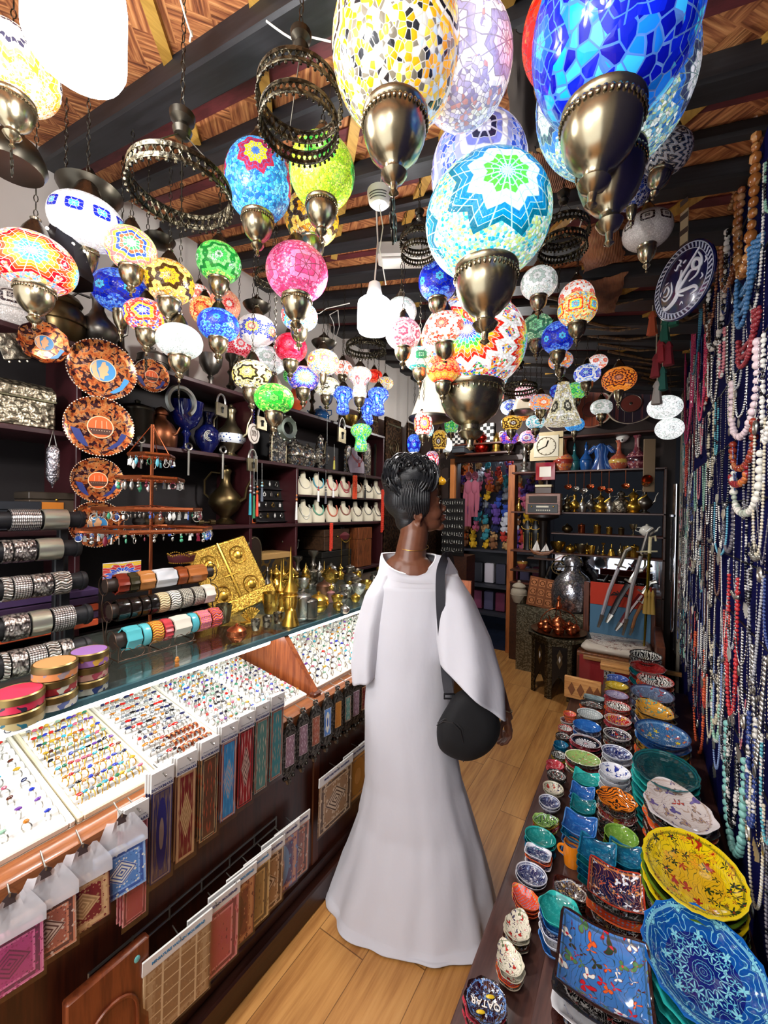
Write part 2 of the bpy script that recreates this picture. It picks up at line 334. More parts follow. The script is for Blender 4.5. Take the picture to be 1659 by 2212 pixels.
# sacking tacked under the roof
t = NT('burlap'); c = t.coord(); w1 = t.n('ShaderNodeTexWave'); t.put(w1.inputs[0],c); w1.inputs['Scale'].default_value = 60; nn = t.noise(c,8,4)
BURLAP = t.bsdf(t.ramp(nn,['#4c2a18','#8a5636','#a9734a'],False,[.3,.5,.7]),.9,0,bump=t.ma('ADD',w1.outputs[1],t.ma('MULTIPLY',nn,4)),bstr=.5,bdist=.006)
SACK = [([(1110,440),(1250,400),(1270,330),(1150,330)],'brown burlap sheet sagging under the roof beside the teal globe'),
        ([(1262,590),(1350,560),(1330,470),(1250,500)],'brown burlap sheet hanging between dark beams right of the hoop chandelier'),
        ([(1262,680),(1325,675),(1355,590),(1270,610)],'ragged burlap piece hanging below the beam behind the yellow lamp'),
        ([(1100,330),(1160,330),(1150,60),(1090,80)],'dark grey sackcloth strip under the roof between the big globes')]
for q,(poly,lab) in enumerate(SACK):
    p = [onC(u,v,-.11) for u,v in poly]; m = MB(); n = 12; rg = random.Random(q); rows = []
    for i in range(n+1):
        row = []
        for j in range(n+1):
            a,b = i/n,j/n; e = (p[0]*(1-a)+p[1]*a)*(1-b)+(p[3]*(1-a)+p[2]*a)*b; e.z -= .03*sin(pi*a)*sin(pi*b)+.008*noise.noise(Vector((a*4,b*4,q)))
            if i in (0,n) or j in (0,n): e += Vector((rg.uniform(-.008,.008),rg.uniform(-.008,.008),0))
            row.append(e)
        rows.append(row)
    top = [tuple(x) for r in rows for x in r]; bot = [(x,y,z+.004) for x,y,z in top]; N = (n+1)**2; fs = []
    for i in range(n):
        for j in range(n): k = i*(n+1)+j; fs += [(k,k+1,k+n+2,k+n+1),(N+k,N+k+n+1,N+k+n+2,N+k+1)]
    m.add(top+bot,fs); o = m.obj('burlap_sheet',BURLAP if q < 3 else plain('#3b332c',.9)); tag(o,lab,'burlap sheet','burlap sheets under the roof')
# doorway frame at the back
FRW = wood('#8b4a22','#b46a36',.4,3,2)
m = MB(); m.rbox(-1.19,-1.12,YF-.05,YF+.1,0,2.02); struct('door_1_post',m,FRW)
m = MB(); m.rbox(-1.86,-1.805,YF-.06,YF+.0,1.55,2.12); struct('door_1_jamb',m,plain('#c5783c',.5))
m = MB(); m.rbox(-1.80,-.6,YF-.06,YF+.02,2.07,2.13); struct('door_1_lintel',m,DKWOOD)
# skirting step along the counter
m = MB(); m.rbox(-1.12,-1.0,-.6,3.0,0,.09,.006); m.rbox(-1.1,-1.03,-.6,3.0,.09,.13,.006); struct('trim_1',m,wood('#2a120b','#3a1a0f',.35,3,1))

# white LED bulbs that light the shop, some of them added out of view
def led_bulb(loc,r,h,label,power):
    b = thing('light_bulb',label,'light bulb',loc,0,'white light bulbs')
    m = MB(); m.lathe([(r*.45,h*.5),(r*.8,h*.47),(r*.97,h*.4),(r,h*.3),(r,-h*.34),(r*.9,-h*.44),(r*.6,-h*.49),(0.001,-h*.5)],28); m.obj('bulb_diffuser',glow('#f4f8ff',14),b); glow('#f4f8ff',14).cycles.emission_sampling = 'NONE'
    m = MB(); m.lathe([(r*.42,h*.5),(r*.5,h*.6),(r*.42,h*.75),(r*.35,h*.95),(r*.2,h),(.001,h)],20); m.obj('bulb_socket',WHITEP,b)
    top = ceil_z(loc.x)-loc.z
    if top > h: m = MB(); m.tube([(0,0,h*.98),(.01,.004,(h+top)/2),(0,0,top)],.0035,6); m.obj('cord',WIRE,b)
    point_light('bulb_light',(loc.x,loc.y,loc.z-h*.62),power,(1,.98,.95),r); return b
led_bulb(at(166,40,.8),.085,.19,'big white glowing bulb at the top left corner over the counter',16)
led_bulb(at(808,684,1.75),.072,.15,'white glowing cylindrical bulb hanging in the middle of the shop',46)
led_bulb(Vector((-.75,-.7,2.3)),.075,.2,'added unseen white fill bulb near the shop front',66)  # unseen bulb added behind the camera to brighten the shop
led_bulb(at(1036,893,3.7),.022,.06,'tiny bright bulb shining between the lamps at the back',34)
led_bulb(Vector((-.15,-.35,2.3)),.05,.13,'added unseen white fill bulb behind the camera near the right wall',16)  # extra fill bulb, added out of view by the right wall

# ---------------------------------------------------------------- lamps
BR_CUP = metal('#a89c80',.2); DK_CUP = metal('#6e6456',.24)
def link_mesh(n,pitch=.024,r=.0015):
    m = MB()
    for i in range(n):
        z = i*pitch; w = .0055
        pts = [(w*cos(a) if i % 2 else 0,0 if i % 2 else w*cos(a),z+.012*sin(a)+pitch/2) for a in [2*pi*k/8 for k in range(9)]]
        m.tube(pts,r,4,False)
    return m.mesh('chain',DARKM)
_chain = {}
def chain(parent,z0,length,x=0,y=0):
    n = max(2,int(length/.024)+1)
    if n not in _chain: _chain[n] = link_mesh(n)
    return inst(_chain[n],'chain',parent,(x,y,z0))
def sph(p,asp,e=1.0,cut=.32,n=18):
    out = []
    for i in range(n+1):
        a = -pi/2+cut+(pi-2*cut)*i/n; out.append((cos(a)**e,asp*sin(a)))
    return out
SHAPES = {
 'globe': lambda: sph(0,1),'flat': lambda: sph(0,.74,.85,.3),'oblate': lambda: sph(0,.86,.95,.3),'tall': lambda: sph(0,1.12,.95,.3),
 'egg': lambda: [(.35,-1.3),(.62,-1.25),(.82,-1.0),(.94,-.6),(1,-.1),(.97,.4),(.85,.85),(.62,1.15),(.35,1.3)],
 'hour': lambda: [(.42,-1.35),(.58,-1.25),(.62,-.95),(.55,-.6),(.5,-.3),(.62,-.02),(.85,.2),(1,.5),(.97,.8),(.78,1.05),(.45,1.2)],
 'bell': lambda: [(1,-1.15),(.97,-1.1),(.84,-.7),(.66,-.2),(.5,.3),(.38,.8),(.3,1.2)]}
def shade(shape,mat,parent,R,seg=32,name='glass_shade'):
    m = MB(); pr = [(r*R,z*R) for r,z in SHAPES[shape]()]; m.lathe(pr,seg); return m.obj(name,mat,parent,60),pr[0],pr[-1]
def lamp(u,v,hw,shape,mat,label,R=.09,t=None,cup=1,cap=1,orn=0,tilt=None,hang=1,cat='hanging lamp',group='mosaic glass lamps',cupm=None,up=0,name='mosaic_lamp'):
    t = t or FPX*R/hw; pr0 = SHAPES[shape]()
    while True:   # bring the lamp in until it hangs clear of roof and walls
        p = at(u,v,t); R = hw*t/FPX; zc = ceil_z(p.x)
        if p.x > XL+R+.06 and p.z+R*(pr0[-1][1]+.75) < zc-.12 and p.y < YF-R-.25 and p.x < XR-.1-R*.2: break
        t *= .97
        if t < .45: break
    L = thing(name,label,cat,p,0,group)
    L.rotation_euler = (tilt[0] if tilt else 0,tilt[1] if tilt else 0,(0 if tilt else atan2(-p.y,-p.x)+(int(u*7+v*3) % 7-3)*.09))
    sh,(rb,zb),(rt,zt) = shade(shape,mat,L,R,40 if hw > 60 else 28); cm = cupm or BR_CUP; seg = 32 if hw > 60 else 20
    fl = 12 if hw > 60 else 8
    if cup:
        w = max(rb,R*.42)*1.12*cup; h = R*.95; q_ = .85
        m = MB(); m.lathe([(w*.93,zb+R*.07),(w*1.04,zb+R*.05),(w*1.04,zb-R*.02),(w*.98,zb-R*.05),(w,zb-R*.12),(w*.96,zb-R*.3),(w*.8,zb-R*.5),(w*.5,zb-R*.66),(w*.32,zb-R*.72),(w*.3,zb-R*.8),(w*.42,zb-R*.86),(w*.3,zb-R*.95),(w*.12,zb-R*1.0),(w*.1,zb-R*1.1),(w*.16,zb-R*1.15),(.001,zb-R*1.2)],seg)
        m.obj('lower_cup',cm,L,50)
        if hw > 60:
            m = MB()
            for k in range(40): a = 2*pi*k/40; m.at((w*1.03*cos(a),w*1.03*sin(a),zb-R*.1),(0,0,a)); m.ball((0,0,0),(.003,.004,R*.045),6,4)
            m.obj('rim_beading',cm,L)
    if orn:
        m = MB(); zo = zb-R*1.2
        for k in range(2):
            for s in (-1,1): m.torus((s*R*.16,0,zo-R*(.28+.2*k)),R*.1,R*.018,12,5,'Y')
        m.torus((0,0,zo-R*.6),R*.1,R*.018,12,5,'Y'); m.torus((0,0,zo-R*.12),R*.07,R*.015,12,5,'Y'); m.tube([(0,0,zo+R*.05),(0,0,zo-R*.75)],R*.015,5); m.obj('ornament',DARKM,L)
    if cap:
        w = max(rt,R*.36)*1.12
        m = MB(); m.lathe([(w*1.02,zt-R*.08),(w*1.06,zt-R*.03),(w,zt+R*.02),(w*.86,zt+R*.12),(w*.72,zt+R*.25),(w*.45,zt+R*.42),(w*.3,zt+R*.5),(w*.34,zt+R*.56),(w*.15,zt+R*.62),(.001,zt+R*.64)],seg); m.obj('top_cap',DK_CUP if cap == 1 else cm,L,50)
        zt += R*.62
    if hang:
        top = (zc-.05)-p.z
        if top > zt: chain(L,zt,top-zt)
    return L
G = glow
WHT = ['#ffffff','#f2f6f2','#dfeee8','#ffffff']
M_ = {}
def mk(key,*a,**k):
    if key not in M_: M_[key] = mosaic(*a,**k)
    return M_[key]
SUN = mosaic(['#2018a0','#3fb0ff','#58d0ff','#ffd040','#ff8a20','#ff4a18','#c01020'],['#ff9a60','#ffd070','#6fb0ff','#ffffff','#ff5a50','#e09ab0'],4,.1,.8,8,'#ffd9c0',30)
BLUEDIA = mosaic(['#40c0ff','#1428b8'],['#ffffff','#f4f4ff','#eef0e8','#ffffff'],9,.25,.24,4,'#c8c8d0',34)
MULTIG = mosaic(['#ffffff','#40d060','#ff6040','#3050e0','#ffe040','#f08080'],['#c8e060','#b0d850','#e8a0a0','#f0f0c0'],3,.0,.85,6,'#f0e8c0',26)
BLUE = mosaic(['#48c8ff','#1030c8','#0818a0'],['#2850e8','#3f78ff','#6fa8ff','#1838c0','#5090ff'],6,.0,.55,6,'#10186a',26)
AMBER = mosaic(['#ffc428','#f0a818','#3a2408','#ffd860'],['#f0b040','#ffd070','#d88820','#c8a080','#fff0b0'],5,.05,.7,8,'#4a2c08',24)
GREEN = mosaic(['#d8ffd8','#38b848','#78e070','#107028','#58d858'],['#a8e858','#70d848','#c8f080','#38b040'],5,.1,.8,8,'#186020',24)
BLUESTAR = mosaic(['#4878c8','#f0e020','#e8d818','#982040','#b02848'],['#38a8f0','#2888e0','#58c0ff','#2068c0','#70c8ff'],4,.4,.5,8,'#1850a0',26)
LIME = mosaic(['#e8ffd0','#58c840','#0a7828','#60d850'],['#c8e838','#b8e030','#d8f060','#98d028'],4,.3,.45,6,'#6a8a10',34)
PINK = mosaic(['#ff70a0','#f04880','#ff80b0'],['#f0508a','#ff78a8','#e03870','#ff98c0','#d84878'],4,0,.5,4,'#8a2048',30)
AMBIG = mosaic(['#ffb020','#ff9a10','#ffd040','#ffe8a0','#1c1c20','#e8e0d0','#ffb830'],['#28282c','#ffb020','#e0dcd0','#807868','#ffa818','#c8d8e8','#ffd050'],6,.3,.4,4,'#d8d0c0',26,1.2)
PALEV = mosaic(['#ffffff','#f0e8ff','#b8b0d8','#ffffff'],['#e8e4f8','#c8c0e8','#f8f4ff','#a8a0c8','#d8a0a0','#fff8f0'],5,0,.6,6,'#a8a0b8',24,.95)
BBLUE = mosaic(['#38e0ff','#1858e8','#0818b0','#0c20c8'],['#18a0f8','#38b8ff','#0a20c0','#1878e8','#0810a0','#50c8ff'],5,-.1,.42,5,'#3878d8',13,1.0)
RED = mosaic(['#ff6040','#ff3010','#d01808'],['#ff3818','#ff5028','#e02010','#ff8040'],4,0,.7,8,'#801008',22)
TEALW = mosaic(['#ffffff','#e8e8f0','#404868','#3878d8'],['#e8f8f0','#a8e0d8','#58a8d8','#d0e8a0','#3878c8','#f8fff8','#88c8e0'],5,-.1,.42,8,'#88a8a8',52,1.05)
LAV = mosaic(['#f8f8ff','#2a2a48','#8890e0','#ffffff','#a8b0f0'],['#5878e0','#88a8ff','#b0b8f8','#3858c8','#f0f0ff'],4,.3,.6,4,'#d8d8f0',22)
TURQ = mosaic(['#10a0a0','#40c850','#58e040','#e8fff0','#ffffff','#1890d8','#0890c8','#087898'],['#68d8e0','#f0fff0','#d8f080','#28b8d8','#ffffff','#98e8c0','#e0f8a0'],3,.25,.8,8,'#b8f0e8',46,1.25)
WHITE = mosaic(['#ffffff','#b8c8c0','#ffffff'],['#ffffff','#f0fff8','#e0f0f0','#f8f8f0'],5,.2,.6,8,'#98a098',24,.85)
YMULTI = mosaic(['#2058e0','#30c8f0','#ffe030','#ff5020'],['#ffe860','#ffb030','#f8ffa0','#ff5830','#58b8f0','#fff0c0'],6,.1,.4,4,'#f0d890',26,1.2)
PGREEN = mosaic(['#68c088','#88d8a0','#387858'],['#a8e8b0','#88c898','#d0f8c8','#58a070'],5,.1,.6,6,'#284838',22,.9)
WRED = mosaic(['#ffb020','#e82818','#ff4020','#ffffff','#ffffff'],['#ffffff','#fff0e8','#f03820','#ff7840','#ffffff'],6,.12,.5,9,'#f8d8c0',20,1.1)
PNKW = mosaic(['#ffe8f0','#d85878','#ffffff'],['#ffe0e8','#f0a0b0','#ffffff','#c86078','#ffc8d0'],6,0,.4,6,'#c89098',22,1.15)
GDIA = mosaic(['#90f8a0','#187848','#b8ffd0','#ffffff','#e8f0e8'],['#30c0c8','#50d8d0','#f0fff0','#28a890'],3,.2,.9,4,'#306858',20,1.1)
REDY = mosaic(['#ffe030','#ff9820','#f03818'],['#ff5028','#f03020','#ffc050','#ff8860','#d81818'],12,-.75,.42,6,'#f8a070',22,1.25)
BIGO = mosaic(['#e82018','#2048e0','#38c0e0','#50d840','#ffe020','#ff8020','#e02818','#ffffff','#ffffff'],['#f04020','#2858e0','#ffd030','#ffffff','#f08030','#30a850','#d82070','#ffffff'],4,.1,.72,14,'#f0e0d0',46,1.2)
RBLUE = mosaic(['#38c8e8','#2840d0','#ffe030','#e84028'],['#f03828','#ff5838','#3050e0','#ffffff','#e84090','#ffd040'],5,.1,.6,5,'#f8b0a0',22,1.15)
FLOW = mosaic(['#ff8820','#e03818','#ffe030','#2048d0','#2840c8'],['#ffffff','#fff0f0','#f8e8e0','#ffffff'],5,0,.55,12,'#e8d8d8',26,1.1)
REDW = mosaic(['#ffffff','#e81830','#ffffff','#e02040','#c81028'],['#e82840','#f04858','#d01028','#ff8090'],4,.1,.8,12,'#f8c0c8',22,1.05)
CREAM = mosaic(['#fff8c8','#ffe890','#f0d868','#282010','#fff0a8'],['#fff4c0','#f8e080','#ffffff','#2c2412','#ffeeb0'],5,.1,.62,8,'#3a3018',18,1.1)
REDS_ = mosaic(['#ff4860','#e01838','#b80828'],['#f02848','#ff5070','#d01030','#e83858'],5,.2,.6,8,'#700818',26,1.05)
SUNB = mosaic(['#e02020','#ff9020','#ffe840','#68e0e8','#3080f0','#2038d0','#1828b8'],['#f0c0d0','#e0a0c0','#f8d8c0','#c8a0e0'],3,0,.9,12,'#e8b8d0',26,1.1)
PALEM = mosaic(['#ffffff','#d03050','#ffe840'],['#f0f0d8','#ff9040','#f8f8e8','#5888e0','#e8e0b8','#ffffff','#ffe060'],7,.2,.3,6,'#b8b098',26,1.1)
GOLDW = mosaic(['#fff8e0','#404038','#e8e0b8','#fffff0'],['#fff8d8','#e8e8d0','#ffffff','#d8c890'],6,0,.55,8,'#58543c',18,1.1)
PURP = mosaic(['#ffb030','#e03868','#5828d0'],['#4828d0','#7838e8','#e84868','#3018a8'],5,0,.6,6,'#c0a8f0',16,1.1)
PINKF = mosaic(['#e03860','#ffffff','#5058d0','#ffb0c8'],['#ff90b0','#f06890','#ffc0d0','#e84878'],4,0,.75,9,'#f8d0e0',20,1.1)
ORANGE = mosaic(['#ff9020','#5a1c04','#ff8818','#5a1c04','#ff8010','#5a1c04','#ff9828'],['#ff8818','#ff9c28','#f87808','#ffa838'],4,.1,.85,12,'#b04c08',30,1.1)
ORBLUE = mosaic(['#ffffff','#ff7028','#ffa040'],['#ff8038','#58b8f0','#ffb060','#88d0f0','#ff6020','#3080e0'],3,0,.6,6,'#f0d0b0',20,1.1)
WBLUE = mosaic(['#38c8ff','#1838d0','#2050e8','#ffffff'],['#ffffff','#3868e8','#d8e8ff','#1838c8','#60b0ff'],5,.05,.62,5,'#e8f0ff',18,1.15)
CYANW = mosaic(['#e0ffff','#30b8d8','#ffffff'],['#ffffff','#88e8e8','#38a8d0','#d0f8f0','#ffffff'],5,0,.5,6,'#90b0b0',18,1.1)
GRNB = mosaic(['#40e058','#18a048'],['#78f050','#a8f868','#3888e0','#50c840','#d0ff88'],5,0,.3,6,'#288838',24,1.1)
HBLUE = mosaic(['#ffffff','#3890ff','#1028b8'],['#2848e0','#4878ff','#0c18a0','#80b0ff','#3060f0'],5,.3,.4,5,'#6890f0',18,1.15)
HWHITE = mosaic(['#ffffff','#c04858','#e8e0d0'],['#f8f0e0','#ffffff','#e8b090','#a0b0c8','#f0e8d0'],5,.3,.35,8,'#988c80',22,1.15)
EGGR = mosaic(['#2050e0','#ffb030','#e83020','#ffffff'],['#ffffff','#f04028','#ffe0d0','#f8f0f0'],4,.1,.85,12,'#e8c0b0',18,1.1)
EGGY = mosaic(['#ffffff','#5a3808','#ffd050','#5a3808','#ffc840'],['#ffc848','#f8b030','#ffe080','#e8a020'],4,0,.9,10,'#5a3808',22,1.1)
EGGM = mosaic(['#d040e0','#e82848','#ffffff','#e03048'],['#ffd8e0','#e03868','#5068e0','#ffffff','#f09048'],4,0,.8,8,'#e8c8d0',18,1.1)
SPIRAL = mosaic(['#20283c','#d0d4dc','#30405c','#d0d4dc','#30405c','#c8ccd4','#283448'],['#1a1618','#c8c4bc','#281e20','#b8b4ac'],3,.1,1.0,14,'#b8b0a4',16,0)
UNLITW = mosaic(['#2a2228','#d8d4cc','#2a1a20'],['#d8d4d0','#e8e4e0','#c8c4c0'],8,.4,.3,4,'#b8b0a8',40,0)
UNLITB = mosaic(['#c8c8d8','#1c2860','#3048a0'],['#1c2c78','#2c4498','#c0c4d8','#182050','#385ab8'],4,0,.5,6,'#b8bcd0',16,0)
L = lamp
L(28,150,84,'oblate',mosaic(['#ffffff','#fff8f0','#3c3a50','#ffffff','#ffd860','#ffb030'],['#ffb850','#ff9840','#f8e8d0','#e8c8a0','#ffd070'],4,.5,.8,10,'#fff0d8',30,1.1),'amber and white mosaic globe lamp at the upper left edge of the photo',.1,orn=1,cap=0)
L(76,570,76,'flat',SUN,'wide red and orange mosaic lamp with a blue star above the hanging map plates',.115)
L(190,482,71,'flat',BLUEDIA,'white mosaic lamp with blue diamond tiles against the white wall',.12,cup=.6,tilt=(.1,.25,0),hang=1)
L(284,540,50,'oblate',MULTIG,'globe lamp of mixed small tiles with a lime green side panel',.085)
L(262,632,56,'flat',BLUE,'deep blue mosaic lamp behind the silver jug on the top shelf',.11,cup=.6)
L(366,610,50,'oblate',AMBER,'amber lamp with dark outlined gold stars over the small map plate',.09)
L(473,568,46,'oblate',GREEN,'green globe lamp with large leaf tiles hanging over the left shelf',.09)
L(558,395,70,'tall',BLUESTAR,'blue egg lamp with a yellow and crimson star on top',.11,cap=2)
L(696,374,70,'globe',LIME,'lime green globe lamp with dark green stars under the pierced drum',.11,cap=2)
L(674,474,58,'oblate',AMBER,'amber mosaic globe partly behind the lime green globe',.12)
L(642,590,66,'oblate',PINK,'pink crushed glass globe lamp with mirrored diamond panels',.11)
L(856,110,138,'tall',AMBIG,'huge amber globe lamp with mirror tiles at the top centre',.165,orn=1,cup=1.05,cap=2)
L(1002,140,102,'tall',PALEV,'big pale violet and white globe behind the huge amber globe',.18,cup=0)
L(1325,62,166,'tall',BBLUE,'huge bright blue mosaic globe at the top right',.16,tilt=(0,.1,0),cup=1.05)
L(1222,70,90,'tall',RED,'red orange globe lamp peeking out behind the huge blue globe',.16,cup=0)
L(1322,200,155,'globe',TEALW,'huge pale teal and white globe behind the blue globe',.22,cup=.9)
L(1034,370,102,'globe',LAV,'lavender blue globe with mirror squares behind the turquoise globe',.15,cup=0)
L(1052,478,132,'oblate',TURQ,'large turquoise and white globe with a green star in the centre',.155,cup=1.05)
L(946,608,42,'globe',BLUE,'small royal blue globe lamp left of the turquoise globe',.08)
L(1164,612,38,'oblate',WHITE,'bright white globe lamp under the double hoop chandelier',.08)
L(1245,645,36,'globe',WRED,'red and white globe mostly hidden behind the yellow multicolour globe',.09,cup=0)
L(1247,668,40,'oblate',YMULTI,'yellow globe lamp with blue and orange diamond tiles',.08)
L(1160,710,34,'oblate',PGREEN,'pale green globe lamp below the bright white globe',.08)
L(1205,730,34,'globe',BLUE,'royal blue globe lamp beside the pale green globe',.075)
L(1073,652,30,'globe',RED,'small red orange globe against the big flower globe',.075,cupm=DK_CUP)
L(866,674,34,'oblate',WHITE,'clear white globe lamp next to the glowing bulb',.075)
L(871,722,38,'oblate',PNKW,'pale pink mosaic lamp below the clear white globe',.075)
L(907,776,33,'flat',GDIA,'green and teal lamp with a green diamond panel',.07,orn=1)
L(958,797,37,'oblate',REDY,'red lamp with yellow flame tiles at the bottom',.075)
L(962,712,46,'flat',WRED,'white lamp with red flowers in front of the big flower globe',.09)
L(1028,690,46,'globe',RBLUE,'multicolour lamp with pierced top in front of the big flower globe',.09)
L(1030,762,38,'oblate',WBLUE,'white and blue sparkling lamp at the centre of the cluster',.08)
L(1020,745,113,'oblate',BIGO,'giant globe of tiny multicolour tiles with rainbow flowers',.25,cup=1.25)
L(1008,668,44,'flat',BIGO,'flat multicolour lamp on top of the giant flower globe',.12,cup=0)
L(317,684,45,'flat',RBLUE,'red lamp with blue and yellow splashes on the left side',.085,orn=1)
L(388,738,47,'flat',WHITE,'flat brilliant white lamp hanging over the horseshoe',.085,orn=1)
L(472,703,43,'flat',mosaic(['#38a8ff','#1848d0','#2030b8'],['#3050f0','#58b8ff','#3878ff','#78d8ff','#2838d0'],5,.3,.5,8,'#2038c0',30),'blue lamp with a dark blue belt over the shelf',.085)
L(555,714,41,'flat',FLOW,'white lamp with orange and blue flowers and violet stripes',.1,cup=0,cap=2)
L(515,746,28,'globe',REDW,'red and white ringed lamp below the white flower lamp',.08)
L(430,640,24,'globe',WRED,'white lamp with red flowers half hidden behind the amber star lamp',.09)
L(486,660,32,'globe',mosaic(['#ffffff','#d82830','#f09080'],['#ff9060','#f0a080','#ffc8a0','#e87858'],4,0,.5,10,'#e8b090',26),'salmon coloured lamp with red star behind the blue belted lamp',.12,cup=0)
L(442,672,30,'globe',mosaic(['#ffe040','#ff8030','#e03828'],['#ffd050','#ff8848','#fff0a0','#f05838'],4,0,.5,8,'#f0b870',22),'orange and yellow lamp deep behind the blue belted lamp',.11,cup=0,hang=0)
L(647,684,39,'flat',mosaic(['#ffffff','#e02840','#f84828','#48c8f0'],['#3890f0','#58c8ff','#ffd850','#f0f0ff','#2868d8'],5,.1,.6,7,'#e8e8f0',24),'blue lamp with red stars just under the pink globe',.08)
L(628,752,35,'oblate',REDS_,'plain red lamp below the blue lamp with red stars',.085)
L(580,780,38,'flat',WHITE,'white lamp with etched dark flower behind the cream lamp',.1)
L(545,812,42,'flat',CREAM,'cream lamp outlined in black over the pendants',.09)
L(592,862,42,'flat',mosaic(['#80f060','#30c838'],['#48d840','#78f050','#20a828','#c8ff70'],5,0,.4,6,'#187020',20,1.15),'bright green lamp hanging lowest before the left shelf',.08)
L(655,818,34,'flat',SUNB,'violet lamp with a blue yellow sunburst flower',.09)
L(698,783,35,'flat',PALEM,'pale confetti lamp with a red ringed flower',.09,cup=.5)
L(706,836,28,'flat',GOLDW,'ivory lamp with brown flower outlines',.085)
L(740,796,22,'flat',WRED,'small white lamp with red flowers behind the white double lamp',.08)
L(777,826,26,'hour',HWHITE,'white hourglass shaped mosaic lamp glowing in the middle',.075)
L(741,864,23,'hour',HBLUE,'blue hourglass lamp, the left one of the blue trio',.07,cup=0)
L(793,888,22,'hour',HBLUE,'blue hourglass lamp, lowest of the blue trio',.07,cup=0)
L(817,866,23,'hour',HBLUE,'blue hourglass lamp, the right one of the blue trio',.07,cup=0)
L(780,944,23,'hour',GRNB,'green hourglass lamp hanging above the necklace busts',.07,cup=0)
L(808,812,18,'flat',RED,'small bright red lamp behind the white hourglass lamp',.08,cup=0)
L(832,828,18,'flat',PALEM,'small confetti lamp at the end of the left shelf',.07,cup=0)
L(718,838,16,'globe',HWHITE,'small grey glass lamp hidden beside the left blue hourglass lamp',.07,cup=0)
L(628,812,16,'globe',GREEN,'small green lamp hidden behind the white etched lamp',.09,cup=0)
L(914,914,20,'egg',EGGR,'red and white egg lamp with blue ringed flowers',.06)
L(894,958,15,'egg',BLUE,'narrow blue egg lamp just above the woman',.05)
L(950,950,16,'egg',EGGY,'amber egg lamp with a dark daisy',.055)
L(975,916,15,'egg',GRNB,'lime green egg lamp beside the big brass cup',.055)
L(933,994,15,'egg',EGGM,'multicolour egg lamp nearest the head of the woman',.05)
L(965,962,12,'egg',WHITE,'white egg lamp behind the amber egg lamp',.055)
L(926,928,11,'egg',CYANW,'cyan egg lamp behind the red and white egg lamp',.055)
L(1105,914,22,'flat',EGGY,'golden lamp with black flower tracery near the wall clock',.075)
L(1100,946,20,'flat',PURP,'purple lamp with red blossoms beneath the golden lamp',.075)
L(1143,945,20,'flat',PINKF,'pink lamp with a white ringed flower left of the wall clock',.08)
L(1127,896,16,'oblate',ORANGE,'small orange lamp behind the golden lamp',.07,cup=0)
L(1157,912,20,'flat',CYANW,'cyan and white lamp right of the golden lamp',.075)
L(1168,870,24,'flat',ORBLUE,'orange and blue lamp left of the cone shade',.08)
L(1104,880,22,'flat',WBLUE,'pale blue lamp under the chandelier, behind the golden lamp',.09,cup=0)
L(1066,858,22,'flat',WRED,'white lamp with red flowers right of the big brass cup',.075)
L(1074,820,21,'flat',CYANW,'whitish aqua lamp below the giant flower globe',.08)
L(1135,848,23,'flat',PNKW,'pink lamp inside the far hoop chandelier',.09)
L(1211,779,25,'flat',ORBLUE,'orange and sky blue lamp under the royal blue globe',.08)
L(1268,808,27,'flat',WBLUE,'white lamp with blue stars above the small green lamp',.08)
L(1291,782,20,'flat',WRED,'white lamp with two red flowers behind the blue star lamp',.085,cup=0)
L(1243,845,22,'oblate',GRNB,'small green lamp beside the cone shade',.07)
L(1202,845,14,'globe',BLUE,'little blue lamp half hidden behind the cone shade',.07,cup=0)
L(1241,917,20,'flat',mosaic(['#58c8ff','#2890f0'],['#40b0ff','#2080e8','#70d0ff','#3898f0'],5,0,.3,6,'#1860b0',20),'sky blue lamp just above the ceramic birds',.075,cup=.7)
L(1299,880,22,'flat',WHITE,'small white lamp in front of the round copper trays',.075)
L(1337,820,34,'flat',ORANGE,'orange lamp with dark ring pattern before the tray',.1,cup=.6)
BWH = mosaic(['#ffffff','#e0e8e8','#ffffff'],WHT,5,.2,.6,8,'#808888',24,1.9)
L(1436,880,33,'flat',BWH,'brilliant white lamp beside the hanging tassels, the upper one',.09,cup=0)
L(1446,926,27,'oblate',BWH,'brilliant white lamp beside the hanging tassels, the lower one',.08,cup=0)
L(1440,330,48,'oblate',SPIRAL,'unlit grey lamp with blue spiral rings near the antler pole',.085,tilt=(0,.25,0),cap=2)
L(1398,498,48,'flat',UNLITW,'unlit white beaded lamp hanging below the spiral lamp',.085,cap=2,cup=.8)
L(1365,412,38,'globe',UNLITB,'unlit dark blue lamp behind the spiral lamp',.09,cup=.6)
L(20,612,24,'oblate',UNLITW,'unlit black and white glass lamp at the left edge',.08,cup=0,hang=0,cap=0,)
# cone shades with metal plates
def cone_lamp(u,v,hw,mat,label,R,plate=1):
    t = FPX*R/hw
    while at(u,v,t).y > YF-R-.2 or at(u,v,t).z+R*1.7 > ceil_z(at(u,v,t).x)-.1: t *= .97
    R = hw*t/FPX; p = at(u,v,t); o = thing('cone_lamp',label,'hanging lamp',p,0,'cone shaded lamps')
    shade('bell',mat,o,R,32,'fabric_shade')
    m = MB(); m.lathe([(R*1.02,-R*1.14),(R*1.12,-R*1.2),(R*1.1,-R*1.3),(R*.7,-R*1.42),(R*.2,-R*1.5),(.001,-R*1.52)],32); m.obj('metal_plate',PEWT,o) if plate else None
    m = MB(); m.lathe([(R*.32,R*1.18),(R*.3,R*1.3),(R*.1,R*1.5),(.001,R*1.52)],16); m.obj('top_cap',DARKM,o); chain(o,R*1.5,max(.03,ceil_z(p.x)-.05-p.z-R*1.5)); return o
CRM = plain('#e9ddc6',.7,0,emit=srgb('#f2e2c4'),estr=.45)
cone_lamp(930,852,42,CRM,'cream pleated cone shade with a metal plate left of the big brass cup',.13)
